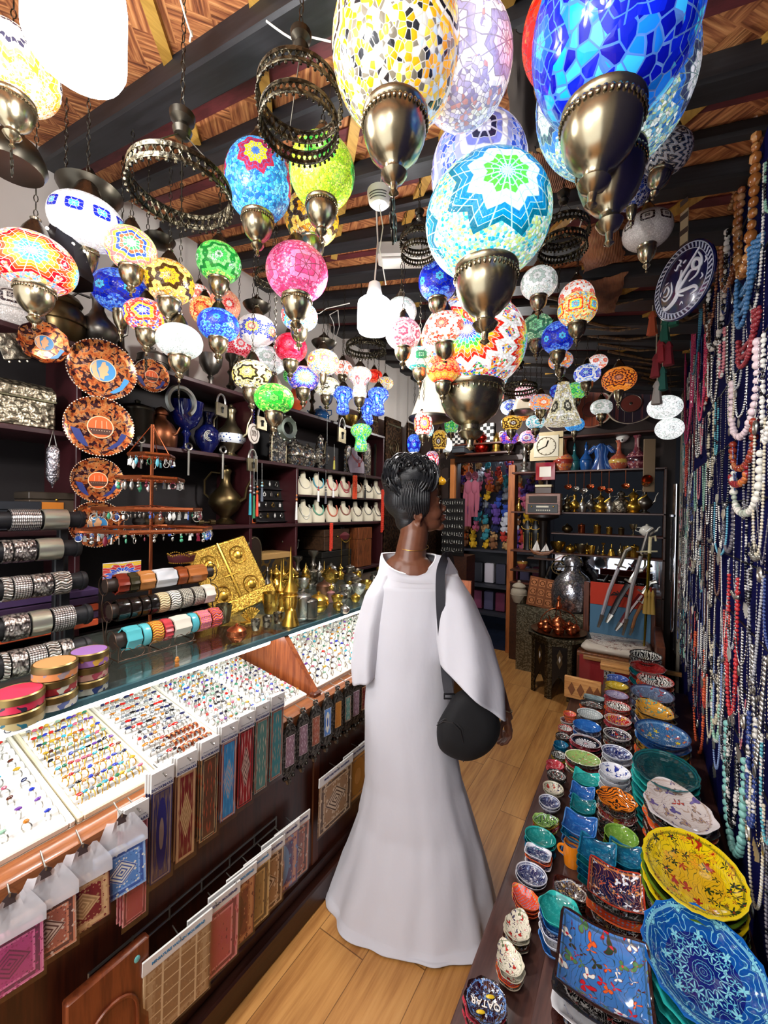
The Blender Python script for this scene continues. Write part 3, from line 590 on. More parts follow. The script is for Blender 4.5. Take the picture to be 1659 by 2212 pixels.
cone_lamp(1132,858,26,CRM,'cream cone shade deep behind the red flowered lamp',.12)
cone_lamp(1216,872,38,GOLDW,'cream mosaic cone shade with printed rosettes',.12,0)
# round pierced metal chandeliers (hoops)
def hoop(u,v,hw,label,R,bands=2,tiers=1,tilt=(0,0,0)):
    t = FPX*R/hw
    while at(u,v,t).x < XL+R+.05 or at(u,v,t).z+R*1.8 > ceil_z(at(u,v,t).x)-.08: t *= .97
    R = hw*t/FPX; p = at(u,v,t); o = thing('hoop_chandelier',label,'chandelier',p,0,'pierced metal hoop chandeliers'); o.rotation_euler = tilt
    for b in range(bands):
        z = -b*R*.62; m = MB(); r0 = R*(1-.08*b); hh = R*.3
        m.torus((0,0,z+hh/2),r0,R*.03,40,6); m.torus((0,0,z-hh/2),r0*1.02,R*.025,40,6)
        for k in range(40):
            a = 2*pi*k/40; a2 = 2*pi*(k+1)/40; P1 = (r0*cos(a),r0*sin(a),z-hh/2); P2 = (r0*cos(a2),r0*sin(a2),z+hh/2); P3 = (r0*cos(a),r0*sin(a),z+hh/2); P4 = (r0*cos(a2),r0*sin(a2),z-hh/2)
            m.tube([P1,P2],R*.024,4,False); m.tube([P3,P4],R*.024,4,False); m.ball((P1[0]*1.03,P1[1]*1.03,z-hh*.72),R*.04,5,4)
        for sg in (-1,1): m.lathe([(r0*.99,z+sg*hh*.5),(r0*1.03,z+sg*hh*.5),(r0*1.03,z+sg*hh*.22),(r0*.99,z+sg*hh*.22),(r0*.99,z+sg*hh*.5)],40,cap=False)
        m.obj('pierced_band',FILI,o)
        if b: m = MB(); [m.tube([(R*cos(a),R*sin(a),0),(r0*cos(a),r0*sin(a),z)],R*.012,4) for a in (0,2.1,4.2)]; m.obj('hanger',DARKM,o)
    H = R*1.15; m = MB(); [m.tube([(R*cos(a),R*sin(a),R*.15),(R*.08*cos(a),R*.08*sin(a),H)],R*.014,5) for a in (.5,2.6,4.7)]; m.obj('hanger',DARKM,o)
    m = MB(); m.lathe([(R*.02,H-R*.05),(R*.16,H),(R*.2,H+R*.12),(R*.12,H+R*.25),(R*.24,H+R*.33),(R*.26,H+R*.45),(R*.1,H+R*.6),(.001,H+R*.62)],20); m.obj('canopy',DARKM,o)
    top = ceil_z(p.x)-.05-p.z
    if top > H+R*.6: chain(o,H+R*.6,top-H-R*.6)
hoop(648,215,88,'dark pierced drum chandelier high above the lime green globe',.17,2)
hoop(392,410,100,'large dim hoop chandelier high over the left shelf',.24,1)
hoop(905,520,40,'tall black arched chandelier left of the turquoise globe',.1,2)
hoop(1216,500,52,'black double hoop chandelier right of the turquoise globe',.13,2)
hoop(1122,840,36,'black hoop chandelier with lamps at the back of the shop',.15,1)
hoop(790,752,42,'pierced drum chandelier just below the glowing bulb',.14,1)
hoop(590,600,36,'small black hoop behind the pink globe',.14,1)
# brass canopies without glass
def canopy(u,v,hw,label,R=.07,up=False,m_=DARKM):
    t = FPX*R/hw; p = at(u,v,t); m = MB(); m.lathe([(.001,-R*.5),(R*.25,-R*.48),(R*.7,-R*.35),(R*.95,-R*.1),(R,.0),(R*1.05,R*.08),(R*.9,R*.15),(R*.5,R*.3),(R*.45,R*.5),(R*.2,R*.7),(R*.08,R*.9),(.001,R*.92)],28)
    o = m.obj('ceiling_canopy',m_,None,50,p); tag(o,label,'lamp canopy','bare metal lamp canopies'); return o
canopy(195,418,58,'dark metal canopy above the blue diamond lamp',.1); canopy(555,662,28,'metal canopy above the white flower lamp',.07)
canopy(700,742,26,'metal canopy above the pale confetti lamp',.07); canopy(660,15,30,'black round ceiling canopy over the pierced drum',.05)
canopy(1222,415,24,'metal canopy over the double hoop chandelier',.06); canopy(345,520,30,'metal canopy left of the green globe',.07)
canopy(1215,640,16,'small dull canopy behind the blue globe',.06)
# dark lanterns at the left
p = at(140,545,1.45); m = MB(); R = .075; m.lathe([(R*1.2,-.1),(R*1.25,-.08),(R*1.2,-.07),(R*.5,.1),(R*.3,.15),(.01,.17)],8); m.box(-.02,.02,-.02,.02,.17,.18)
t_ = thing('pierced_lantern','dark cone lantern with pierced holes behind the red sun lamp','lantern',p); m.obj('shell',plain('#26252c',.35,.7),t_,30)
m = MB()
for k in range(20): a = k*.7; m.ball((R*1.02*cos(a)*(1-.03*(k % 4)*3),R*1.02*sin(a)*(1-.09*(k % 4)),-.07+.04*(k % 4)),.006,6,4)
m.obj('pierced_hole',glow('#fff4e0',1.2),t_); chain(t_,.17,ceil_z(p.x)-.05-p.z-.17)
p = at(28,335,1.15); m = MB(); m.lathe([(.07,-.04),(.08,-.02),(.075,0),(.06,.03),(.03,.05),(.02,.08),(.001,.09)],24); o = m.obj('lantern_canopy',DARKM,None,50,p); tag(o,'large dark metal canopy below the amber and white globe at the left edge','lamp canopy')
# smoke detector, emergency light, cables
p = at(820,428,1.42); t_ = thing('smoke_detector','white round smoke detector with a cable under the roof','smoke detector',p)
m = MB(); m.lathe([(.001,-.028),(.028,-.026),(.038,-.016),(.041,0),(.044,.012),(.044,.022),(.001,.023)],28); m.obj('housing',WHITEP,t_)
m = MB(); [m.torus((0,0,-.019+.008*k),.0385+.002*k,.0016,14,4,'Z',1.6,-2.0) for k in range(3)]; m.obj('vent',plain('#3a3a3a',.6),t_)
m = MB(); zt = ceil_z(p.x)-p.z; m.tube([(0,0,.02),(.01,0,zt*.5),(0,0,zt)],.002,5); m.tube([(0,0,-.027),(.01,.01,-.1),(.004,0,-.18),(.02,.02,-.3)],.002,5); m.obj('cable',WIRE,t_)
a = onC(825,565,-.16); t_ = thing('emergency_light','grey fluorescent fitting fixed under the roof beams','light fitting',a,.5); m = MB(); m.rbox(-.02,.34,-.05,.05,0,.07,.008); m.obj('housing',plain('#b5b2a8',.5),t_)
m = MB(); m.rbox(0,.32,-.04,.04,-.015,.0,.004); m.obj('cover',plain('#d6d3c8',.3),t_)
m = MB(); m.tube([(.16,0,.07),(.16,0,.12)],.006,5); m.obj('bracket',IRON,t_)
for i,(pts,lab,dz) in enumerate([([(575,45),(650,75),(715,90)],'white cable sagging between roof beams above the pierced drum',-.12),([(390,0),(415,60),(410,90)],'white cable bundle hanging beside the big beam at the top left',-.14),
        ([(1040,290),(1085,268),(1100,260)],'thin white wire behind the lavender globe',-.1),([(640,668),(690,670),(755,655)],'white wire strung towards the glowing bulb',-.3),([(720,735),(722,700),(712,680),(730,670),(733,705),(724,735)],'looped white wire left of the glowing bulb',-.3),([(1232,480),(1245,440),(1258,470),(1250,500)],'white wires curling over the double hoop chandelier',-.1)]):
    m = MB(); P = [onC(u,v,dz) for u,v in pts]; P = [Vector(P[0]).lerp(P[1],q/4)-Vector((0,0,.02*sin(pi*q/8))) for q in range(5)]+[Vector(P[1]).lerp(P[2],q/4) for q in range(1,5)]+P[3:]; m.tube(P,.0024,6); tag(m.obj('cable',WIRE),lab,'cable','white cables under the roof')

# ---------------------------------------------------------------- vessels
VP = {
 'dallah': [(.001,0),(.24,.005),(.26,.03),(.2,.07),(.27,.16),(.3,.26),(.26,.36),(.15,.47),(.12,.55),(.16,.66),(.19,.7),(.18,.72),(.12,.78),(.05,.84),(.025,.88),(.04,.92),(.02,.97),(.001,1)],
 'ewer': [(.001,0),(.17,.005),(.18,.03),(.08,.09),(.08,.12),(.2,.22),(.27,.34),(.25,.46),(.12,.6),(.075,.7),(.075,.82),(.1,.88),(.08,.92),(.03,.95),(.04,.97),(.001,1)],
 'vase': [(.001,0),(.15,.005),(.16,.03),(.12,.07),(.24,.25),(.29,.42),(.26,.56),(.13,.7),(.1,.78),(.1,.9),(.15,.98),(.14,1),(.09,.99)],
 'jar': [(.001,0),(.22,.005),(.24,.04),(.32,.22),(.36,.4),(.34,.55),(.26,.66),(.28,.68),(.3,.72),(.25,.8),(.12,.87),(.06,.9),(.08,.95),(.001,1)],
 'bottle': [(.001,0),(.16,.005),(.17,.03),(.2,.15),(.22,.3),(.16,.45),(.06,.6),(.045,.8),(.06,.86),(.03,.9),(.015,.99),(.001,1)],
 'spire': [(.001,0),(.2,.005),(.2,.03),(.1,.08),(.17,.2),(.2,.3),(.17,.38),(.21,.42),(.12,.5),(.05,.58),(.035,.7),(.02,.9),(.001,1)],
 'goblet': [(.001,0),(.24,.005),(.24,.03),(.06,.12),(.05,.3),(.1,.38),(.06,.44),(.2,.55),(.3,.75),(.33,1),(.31,1),(.24,.7),(.001,.52)],
 'candlestick': [(.001,0),(.24,.005),(.24,.04),(.1,.1),(.06,.16),(.12,.24),(.06,.32),(.05,.5),(.1,.58),(.05,.66),(.06,.82),(.14,.9),(.15,1),(.12,1),(.001,.93)],
 'bowl': [(.001,0),(.3,.01),(.28,.06),(.5,.3),(.66,.7),(.72,1),(.69,1),(.6,.65),(.4,.25),(.001,.15)],
 'cup': [(.001,0),(.26,.01),(.3,.06),(.38,.5),(.42,1),(.39,1),(.34,.4),(.001,.1)],
 'lidpot': [(.001,0),(.3,.01),(.32,.05),(.46,.2),(.52,.4),(.48,.58),(.5,.62),(.4,.72),(.2,.82),(.08,.87),(.1,.93),(.001,1)],
 'teapot': [(.001,0),(.3,.01),(.32,.05),(.5,.2),(.56,.42),(.44,.66),(.34,.74),(.3,.78),(.1,.86),(.08,.9),(.1,.95),(.001,1)],
 'canister': [(.001,0),(.3,.005),(.32,.03),(.32,.72),(.34,.74),(.34,.8),(.3,.84),(.12,.9),(.05,.92),(.06,.97),(.001,1)],
 'tower': [(.001,0),(.22,.005),(.23,.1),(.17,.12),(.19,.3),(.2,.5),(.14,.53),(.15,.65),(.1,.75),(.05,.82),(.05,.87),(.02,.9),(.001,1)],
 'gourd': [(.001,0),(.24,.01),(.32,.12),(.36,.24),(.3,.4),(.16,.5),(.14,.55),(.24,.65),(.26,.74),(.18,.85),(.09,.9),(.12,.98),(.08,1),(.001,.98)],
 'bell': [(.001,0),(.3,.0),(.29,.06),(.22,.25),(.17,.5),(.1,.56),(.04,.6),(.06,.7),(.04,.8),(.05,.92),(.001,1)],
 'longneck': [(.001,0),(.2,.005),(.22,.04),(.3,.16),(.33,.3),(.24,.44),(.11,.54),(.07,.66),(.07,.9),(.12,1),(.1,1),(.05,.9),(.001,.88)],
 'flask': [(.001,0),(.3,.01),(.34,.06),(.36,.3),(.34,.45),(.25,.6),(.13,.7),(.12,.78),(.16,.8),(.16,.86),(.1,.95),(.001,1)],
}
_vm = {}
def vmesh(kind,h,mat,n=20,key=None):
    k = (kind,round(h,3),mat.name if hasattr(mat,'name') else str(mat),n)
    if k not in _vm: m = MB(); m.lathe([(r*h,z*h) for r,z in VP[kind]],n); _vm[k] = m.mesh('body',mat,50)
    return _vm[k]
VP['needle'] = [(r*.5,z) for r,z in VP['spire']]
NAMEOF = {'needle': ('spired_bottle','perfume bottle'),'dallah': ('coffee_pot','coffee pot'),'ewer': ('ewer','ewer'),'vase': ('vase','vase'),'jar': ('lidded_jar','jar'),'bottle': ('perfume_bottle','perfume bottle'),'spire': ('spired_bottle','perfume bottle'),'goblet': ('goblet','goblet'),'candlestick': ('candlestick','candlestick'),'bowl': ('metal_bowl','bowl'),'cup': ('metal_cup','cup'),'lidpot': ('lidded_pot','pot'),'teapot': ('teapot','teapot'),'canister': ('canister','canister'),'tower': ('incense_tower','incense burner'),'gourd': ('gourd_vase','vase'),'bell': ('hand_bell','bell'),'longneck': ('long_necked_vase','vase'),'flask': ('metal_flask','flask')}
def vessel(kind,p,h,mat,label,rz=0.0,group=None,name=None,cat=None,parts=True,mat2=None):
    nm,ct = NAMEOF[kind]; ct = cat or ct; mat2 = mat2 or mat
    if not parts or kind in ('cup','bowl','goblet','candlestick','vase','gourd','longneck','bell') and mat2 is mat:
        o = inst(vmesh(kind,h,mat),name or nm,None,p,(0,0,rz)); return tag(o,label,ct,group)
    o = thing(name or nm,label,ct,p,rz,group); inst(vmesh(kind,h,mat),'body',o)
    m = MB()
    if kind in ('dallah','ewer','teapot','flask'):
        if kind == 'dallah': m.tube([(-.24*h,0,.25*h),(-.42*h,0,.3*h),(-.46*h,0,.48*h),(-.36*h,0,.66*h),(-.17*h,0,.68*h)],[.02*h,.028*h,.03*h,.025*h,.018*h],7)
        elif kind == 'ewer': m.tube([(-.24*h,0,.4*h),(-.36*h,0,.5*h),(-.36*h,0,.72*h),(-.24*h,0,.86*h),(-.09*h,0,.84*h)],.018*h,7)
        elif kind == 'teapot': m.tube([(-.5*h,0,.3*h),(-.78*h,0,.4*h),(-.76*h,0,.66*h),(-.42*h,0,.68*h)],.035*h,7)
        else: m.tube([(-.33*h,0,.35*h),(-.5*h,0,.5*h),(-.42*h,0,.72*h),(-.14*h,0,.76*h)],.02*h,7)
        m.obj('handle',mat2,o); m = MB()
        if kind == 'dallah': m.tube([(.2*h,0,.5*h),(.3*h,0,.6*h),(.42*h,0,.7*h),(.46*h,0,.74*h)],[.06*h,.05*h,.03*h,.012*h],8)
        elif kind == 'ewer': m.tube([(.22*h,0,.36*h),(.34*h,0,.44*h),(.36*h,0,.6*h),(.44*h,0,.76*h)],[.04*h,.03*h,.022*h,.016*h],8)
        elif kind == 'teapot': m.tube([(.46*h,0,.34*h),(.7*h,0,.45*h),(.8*h,0,.68*h),(.92*h,0,.78*h)],[.1*h,.07*h,.05*h,.04*h],8)
        else: m.tube([(.3*h,0,.3*h),(.42*h,0,.36*h),(.5*h,0,.5*h)],[.04*h,.03*h,.02*h],7)
        m.obj('spout',mat2,o)
    else:
        m.torus((0,0,.36*h if kind != 'canister' else .06*h),{'jar': .36,'lidpot': .52,'canister': .325,'bottle': .215,'spire': .19,'needle': .095,'tower': .2}.get(kind,.3)*h,.012*h,20,5); m.obj('band',mat2,o)
    return o
# ---------------------------------------------------------------- carpets, ceramics
def carpet(cols,kind=0,sc=1.0,name='woven_carpet'):
    """woven pattern with border bands and a medallion, drawn in the object's generated coordinates"""
    t = NT(name); g = t.coord('Generated'); x,y,z = t.xyz(g); ob = t.coord(); v = z
    mx = t.ma('ABSOLUTE',t.ma('SUBTRACT',y,.5)); mv = t.ma('ABSOLUTE',t.ma('SUBTRACT',v,.5)); dd = t.ma('MAXIMUM',mx,t.ma('ADD',t.ma('MULTIPLY',t.ma('SUBTRACT',mv,.5),sc),.5))
    b = t.ramp(dd,[cols[0],cols[0],cols[1],cols[2],cols[1],cols[3]],True,[0,.3,.33,.37,.44,.47])
    o2 = t.vec(0,t.ma('MULTIPLY',mx,1),t.ma('MULTIPLY',mv,1/sc if kind != 2 else .5)); vo = t.n('ShaderNodeTexVoronoi'); t.put(vo.inputs[0],o2); vo.inputs['Scale'].default_value = 15
    vo.distance = 'MANHATTAN'; r = t.xyz(vo.outputs['Color'])[0]; pc = t.ramp(r,[cols[0],cols[2],cols[3],cols[0],cols[4]],True); ed = t.ma('LESS_THAN',vo.outputs[0],.5)
    base = t.mix(ed,b,pc)
    if kind == 0: md = t.ma('ADD',mx,t.ma('MULTIPLY',mv,1.2)); base = t.mix(t.ma('LESS_THAN',md,.32),base,t.mix(t.ma('LESS_THAN',t.ma('FRACT',t.ma('MULTIPLY',md,11)),.4),srgb(cols[4]),srgb(cols[2])))
    if kind == 1: gx = t.ma('FRACT',t.ma('MULTIPLY',y,4)); gz = t.ma('FRACT',t.ma('MULTIPLY',v,6)); e = t.ma('MAXIMUM',t.ma('LESS_THAN',gx,.12),t.ma('LESS_THAN',gz,.1)); base = t.mix(e,t.mix(.6,base,srgb(cols[4])),srgb(cols[2]))
    if kind == 3: md = t.ma('SQRT',t.ma('ADD',t.ma('MULTIPLY',t.ma('MULTIPLY',mx,mx),4),t.ma('MULTIPLY',t.ma('MULTIPLY',mv,mv),1.6))); base = t.mix(t.ma('LESS_THAN',md,.5),base,srgb(cols[4])); base = t.mix(t.ma('LESS_THAN',md,.22),base,srgb(cols[2]))
    n = t.noise(g,60,2); base = t.mix(t.ma('MULTIPLY',n,.15),base,srgb(cols[3]))
    return t.bsdf(base,.85,0,bump=n,bstr=.2,bdist=.002)
# ---------------------------------------------------------------- the glass display counter
CX = -1.05
zt0,zt1,xt0,xt1 = .785,.845,-1.075,-1.5
FRONTW = wood('#35160d','#4a2012',.35,3,2)
ct = thing('display_counter','long brown wooden display counter with glass top along the left side','counter',(0,0,0))
m = MB(); m.box(-1.86,CX,-.55,2.95,.12,.74); m.obj('cabinet_body',FRONTW,ct)
m = MB(); m.rbox(-1.09,-1.02,-.55,2.95,.735,.785,.007); m.obj('front_lip',wood('#8a5230','#a8683e',.3,3,1,.3),ct)
for Y in (1.2,2.95): m = MB(); m.box(-1.86,-1.065,Y-.012,Y+.012,.76,.985) if Y > 2 else m.add([(x,Y+s*.012,z) for s in (-1,1) for x,z in ((-1.06,.76),(-1.06,.8),(-1.235,.995),(-1.86,.995),(-1.86,.76))],[(0,1,2,3,4),(9,8,7,6,5),(0,5,6,1),(1,6,7,2),(2,7,8,3),(3,8,9,4),(4,9,5,0)]); m.obj('divider',REDWOOD,ct)
m = MB(); m.rbox(-1.075,-1.045,1.175,1.215,.13,.8,.004); m.obj('frame_post',wood('#4a2213','#5c2c18',.35,3,2),ct)
m = MB(); m.box(-1.87,-1.225,-.55,2.95,.996,1.004); m.obj('glass_top',GLASS,ct)
m = MB(); m.box(-1.235,-1.222,-.55,2.95,.99,1.006); m.obj('glass_edge',plain('#3f6068',.2),ct)
m = MB(); m.box(-1.87,-1.86,-.55,2.95,.76,.996); m.obj('back_panel',plain('#8f8a80',.5),ct)
m = MB(); m.box(-1.86,-1.09,-.55,2.95,.74,.76); m.obj('case_floor',plain('#c9c4b8',.6),ct)
for a,b in ((.3,1.15),(1.25,2.9)):
    m = MB(); m.T = Matrix.Translation((-1.285,a,.972)); m.tube([(0,0,0),(0,b-a,0)],.019,14); m.obj('light_tube',glow('#ffffff',9),ct)
    m = MB(); m.box(-1.31,-1.262,a-.02,b+.02,.984,.994); m.obj('tube_housing',plain('#c6ccd0',.3,.6),ct)
# ring trays
TY = [-.12]+[onX(u,v,-1.075).y for u,v in ((165,1778),(345,1678),(484,1598),(583,1545),(664,1498))]
TY[-1] = min(TY[-1],1.18); slope = atan2(zt1-zt0,-(xt1-xt0)); TL = sqrt((xt1-xt0)**2+(zt1-zt0)**2)
FOAM = plain('#f3f0ea',.8); FRM = plain('#efe9da',.4)
CREAMF = plain('#f0e4c4',.45)
def tray(y0,y1,label,L=TL,x0=xt0,z0=zt0):
    o = thing('ring_tray',label,'tray',(x0,y0,z0),0,'white ring trays'); o.rotation_euler = (0,slope,0)   # local -x runs back and up
    m = MB(); w = y1-y0; e = .012; m.box(-L,0,.002,w-.002,-.012,0); m.obj('tray_base',FRM,o)
    m = MB(); m.rbox(-L,0,.002,.002+e,0,.016,.003); m.rbox(-L,0,w-.002-e,w-.002,0,.016,.003); m.rbox(-e,0,.002+e,w-.002-e,0,.016,.003); m.rbox(-L,-L+e,.002+e,w-.002-e,0,.016,.003); m.obj('rim',CREAMF if y0 > .2 and y0 < .5 else FRM,o,30)
    m = MB(); n = int(L/.036)
    for i in range(n): xx = -e-.004-(i+.5)*(L-2*e-.008)/n; m.tube([(xx,e+.003,.004),(xx,w-e-.003,.004)],(L-2*e)/n*.46,8,True,.55)
    m.obj('foam_roll',FOAM,o); return o
def ringmesh(matn,R=.0095,r=.0013): m = MB(); m.torus((0,0,0),R,r,14,5,'Y'); return m.mesh('ring_band',matn)
RB = {'gold': ringmesh(GOLD),'silver': ringmesh(SILVER),'wide': None}
m = MB(); m.lathe([(.0092,-.004),(.0102,-.0035),(.0102,.0035),(.0092,.004)],14,cap=False); m2 = MB(); m2.T = Matrix.Rotation(pi/2,4,'X'); m2.v = []; m2.add(m.v,m.f); RB['wide'] = m2.mesh('ring_band',COPPER)
STN = {}
def stone(shape,c):
    if (shape,c) not in STN:
        m = MB(); col = plain(c,.12,0,coat=.5)
        if shape == 'oval': m.ball((0,0,.0115),(.0052,.0068,.0034),10,5)
        elif shape == 'round': m.ball((0,0,.0115),(.0055,.0055,.0038),10,5)
        elif shape == 'square': m.rbox(-.0055,.0055,-.005,.005,.009,.0135,.0012)
        else: m.ball((0,0,.012),(.009,.0075,.003),10,5)
        STN[(shape,c)] = m.mesh('stone',col,30)
    return STN[(shape,c)]
SCOL = [('red','#c02018'),('blue','#2438b0'),('turquoise','#3aa8c0'),('black','#15151c'),('green','#2d7a55'),('purple','#6a3a98'),('amber','#b8701c'),('grey','#7c8288'),('white','#e4e2dc'),('navy','#1c2450'),('pink','#c06078'),('brown','#5c2c1c'),('yellow','#c8a028'),('pale green','#8ab098')]
TNAME = ['leftmost tray','cream tray','third tray','the crowded silver ring tray','the last ring tray before the wooden divider']
trays = []
for i in range(5): trays.append(tray(TY[i],TY[i+1],'white tray of rings, '+['the one cut off at the left edge','cream rimmed with thin gold rings','with striped copper rings along its front','crowded with silver rings','crowded with silver rings beside the wooden divider'][i]))
GRID = [(13,8),(11,9),(11,11)]; M0 = Matrix.Translation
nr = 0
def tray_matrix(y0): return Matrix.Translation((xt0,y0,zt0)) @ Euler((0,slope,0)).to_matrix().to_4x4()
rg = random.Random(5)
for ti,(nc,nrow) in enumerate(GRID):
    T = tray_matrix(TY[ti]); w = TY[ti+1]-TY[ti]
    for r in range(nrow):
        for c_ in range(nc):
            if ti == 0 and TY[0]+w*(c_+.5)/nc < .2-.1*(r/nrow): continue
            if nr >= 300: continue
            lp = Vector((-.03-(r+.5)*(TL-.05)/nrow+rg.uniform(-.003,.003),.018+(c_+.5)*(w-.036)/nc,.0155)); P = T @ lp
            if ti == 2 and r < 3 and c_ > 3: kind = 'striped'
            else: kind = 'silver' if ti == 0 else ('gold' if ti == 1 else 'silver')
            cn,cc = rg.choice(SCOL if ti != 2 else SCOL[:1]+SCOL[3:4]+SCOL[7:10]+SCOL[6:7])
            where = '%s row from front, %s from left, %s' % (ORD[r],ORD[c_],TNAME[ti]); rot = (rg.uniform(-.1,.1),-.25+rg.uniform(-.15,.15),rg.uniform(-.35,.35)+(.5 if ti != 1 else .2))
            if kind == 'striped':
                o = thing('finger_ring','wide striped copper ring, '+where,'ring',P,0,'rings in the trays'); o.rotation_euler = rot; inst(RB['wide'],'ring_band',o); inst(stone('round',cc),'stone',o,(0,0,-.0035),(0,0,0),.8)
            else:
                shp = rg.choice(['oval','round','square','oval'] if ti != 2 else ['round','big','oval'])
                o = thing('finger_ring','%s ring, %s stone, %s' % (kind,cn,where),'ring',P,0,'rings in the trays'); o.rotation_euler = rot
                inst(RB[kind],'ring_band',o); inst(stone(shp,cc),'stone',o)
            o.scale = (1.12,)*3; nr += 1
# the remaining rings as one mass
m = MB(); cols = [SILVER]+[plain(c,.12,0,coat=.5) for n_,c in SCOL]
def many(T,w,L,nc,nrow,seed,zz=.0155,sc=1.2):
    rg = random.Random(seed)
    for r in range(nrow):
        for c_ in range(nc):
            lp = Vector((-.02-(r+.5)*(L-.035)/nrow,.012+(c_+.5)*(w-.024)/nc,zz)); P = T @ lp; m.at(P,(rg.uniform(-.3,.3),rg.uniform(-.5,.1),rg.uniform(-.9,.9)),sc)
            m.mi = 0; m.torus((0,0,0),.0095,.0016,10,4,'Y'); m.mi = rg.randint(1,len(SCOL)); m.ball((0,0,.011),(.006,.0045,.0035),7,4)
many(tray_matrix(TY[3]),TY[4]-TY[3],TL,9,13,1); many(tray_matrix(TY[4]),TY[5]-TY[4],TL,7,13,2)
T2 = Matrix.Translation((-1.08,1.23,.79)) @ Euler((0,slope,0)).to_matrix().to_4x4(); many(T2,1.3,.45,26,12,3,.012,1.5)
m.T = Matrix.Identity(4); tag(m.obj('silver_rings',cols),'mass of silver rings with small coloured stones in the crowded trays','rings',None,'stuff')
o = thing('bangle_tray','long white display tray of rings beyond the wooden divider','tray',(-1.08,1.22,.785)); o.rotation_euler = (0,slope,0)
m = MB(); m.box(-.48,0,0,1.7,-.012,.006); m.obj('tray_base',FRM,o); m = MB(); m.rbox(-.012,0,.0,1.7,.006,.02,.003); m.obj('rim',FRM,o)
m = MB(); rg = random.Random(9)
for k in range(60): m.at((-1.1-.3*rg.random(),2.25+.5*rg.random(),.82),(rg.random(),rg.random(),0)); m.ball((0,0,0),.014,7,4)
m.T = Matrix.Identity(4); tag(m.obj('red_bead_heap',plain('#c8503c',.3)),'heap of coral red beads in the case behind the woman','beads',None,'stuff')
# price note on the glass
o = thing('price_note','handwritten paper price note on the glass at the left edge','price note',onX(14,1572,-1.19),0); o.rotation_euler = (0,.7,0)
m = MB(); m.rbox(-.018,.018,-.05,.035,0,.001,.0003); m.obj('paper',plain('#e4e4e0',.6),o); text('VE SIL',.017,plain('#3f4a5a',.6),o,(-.007,.0,.0012),(0,0,pi/2)); text('0 GR.',.019,plain('#3f4a5a',.6),o,(.009,.0,.0012),(0,0,pi/2))
# ---------------------------------------------------------------- hooks, bookmarks, mousepads in front of the counter
GREY = plain('#8a8780',.3,.8)
def rail(y0,y1,z,label):
    o = thing('wire_rail',label,'display rail',(CX+.012,y0,z),0,'hanging rails on the counter front'); m = MB()
    m.tube([(0,0,0),(0,y1-y0,0)],.0035,6); m.tube([(0,0,-.03),(0,y1-y0,-.03)],.003,6); m.obj('rail_bar',GREY,o)
    m = MB(); n = max(2,int((y1-y0)/.09))
    for i in range(n+1): y = (y1-y0)*i/n; m.tube([(0,y,.004),(0,y,-.034)],.0028,5)
    m.obj('cross_wire',GREY,o); return o
rail(-.1,2.6,.705,'grey wire rail just under the counter lip'); rail(.42,.98,.45,'dark wire rail below the bookmarks'); rail(1.3,2.3,.45,'wire rail holding the mousepads near the woman')
NAVY = plain('#2a3568',.6); CYAN = plain('#2f86b8',.6); CARD = plain('#e8e6e2',.5)
def hangrot(o,lean=.0,yaw=0.0): o.rotation_euler = (0,lean,yaw)
CP = {'navy': ['#6c5a5c','#1c226c','#a08c84','#2c2c50','#141c78'],'red': ['#7c1418','#c09068','#d8b080','#4c0c10','#b08858'],'stripe': ['#5c3420','#c0a878','#2c2c30','#a87848','#c05030'],'blue': ['#2890d0','#a03838','#d0b0a0','#5c1c28','#48b0e8'],'crimson': ['#a01420','#c83840','#181418','#c01818','#e0c0b0'],'green': ['#5c9088','#c0a890','#8c5c50','#2c6c70','#d0c8b0'],'teal': ['#3c8c94','#c09880','#94483c','#60a8a8','#b8a488'],'pink': ['#c04850','#e08890','#7c2430','#e8a0a0','#c04858'],'sky': ['#5088d0','#88b0e8','#2450a8','#a8c8f0','#f0f0e0'],'magenta': ['#a8306c','#d06894','#5c1838','#e088a8','#942058'],'rust': ['#a0503c','#d08060','#50201c','#c8a088','#d0b8a8'],'mauve': ['#8c6878','#b898a4','#503040','#d0b8c0','#e0d0d8'],'gold': ['#a07c40','#d0ac68','#5c4018','#e8d098','#90682c'],'beige': ['#b08458','#dcc098','#5c3c20','#90683c','#e8d0b0'],'grid': ['#8c6c4c','#b89870','#e0c8a0','#44281c','#a07850'],'viol': ['#4c2c68','#a06870','#d8a080','#2c1868','#6c98c8'],'orange': ['#c07828','#947050','#e8a048','#483020','#d08828'],'brown': ['#843828','#b06840','#d09060','#3c1414','#68281c']}
CM = {}
def cmat(k,kind,sc): return CM.setdefault((k,kind,sc),carpet(CP[k],kind,sc))
bm = [(296,1748,68,'pink',2,'pink bookmark pack, half behind the plastic bags'),(352,1672,52,'navy',3,'grey bookmark pack with navy arches'),(405,1638,50,'red',0,'dark red carpet bookmark pack'),(455,1605,42,'stripe',2,'brown striped bookmark pack'),(497,1572,40,'blue',0,'sky blue bookmark pack with a red medallion'),(534,1550,32,'crimson',0,'crimson bookmark pack with white motifs'),(568,1528,32,'green',2,'grey green bookmark pack with diagonal bands'),(601,1508,30,'teal',2,'teal and brown bookmark pack next to the metal framed ones')]
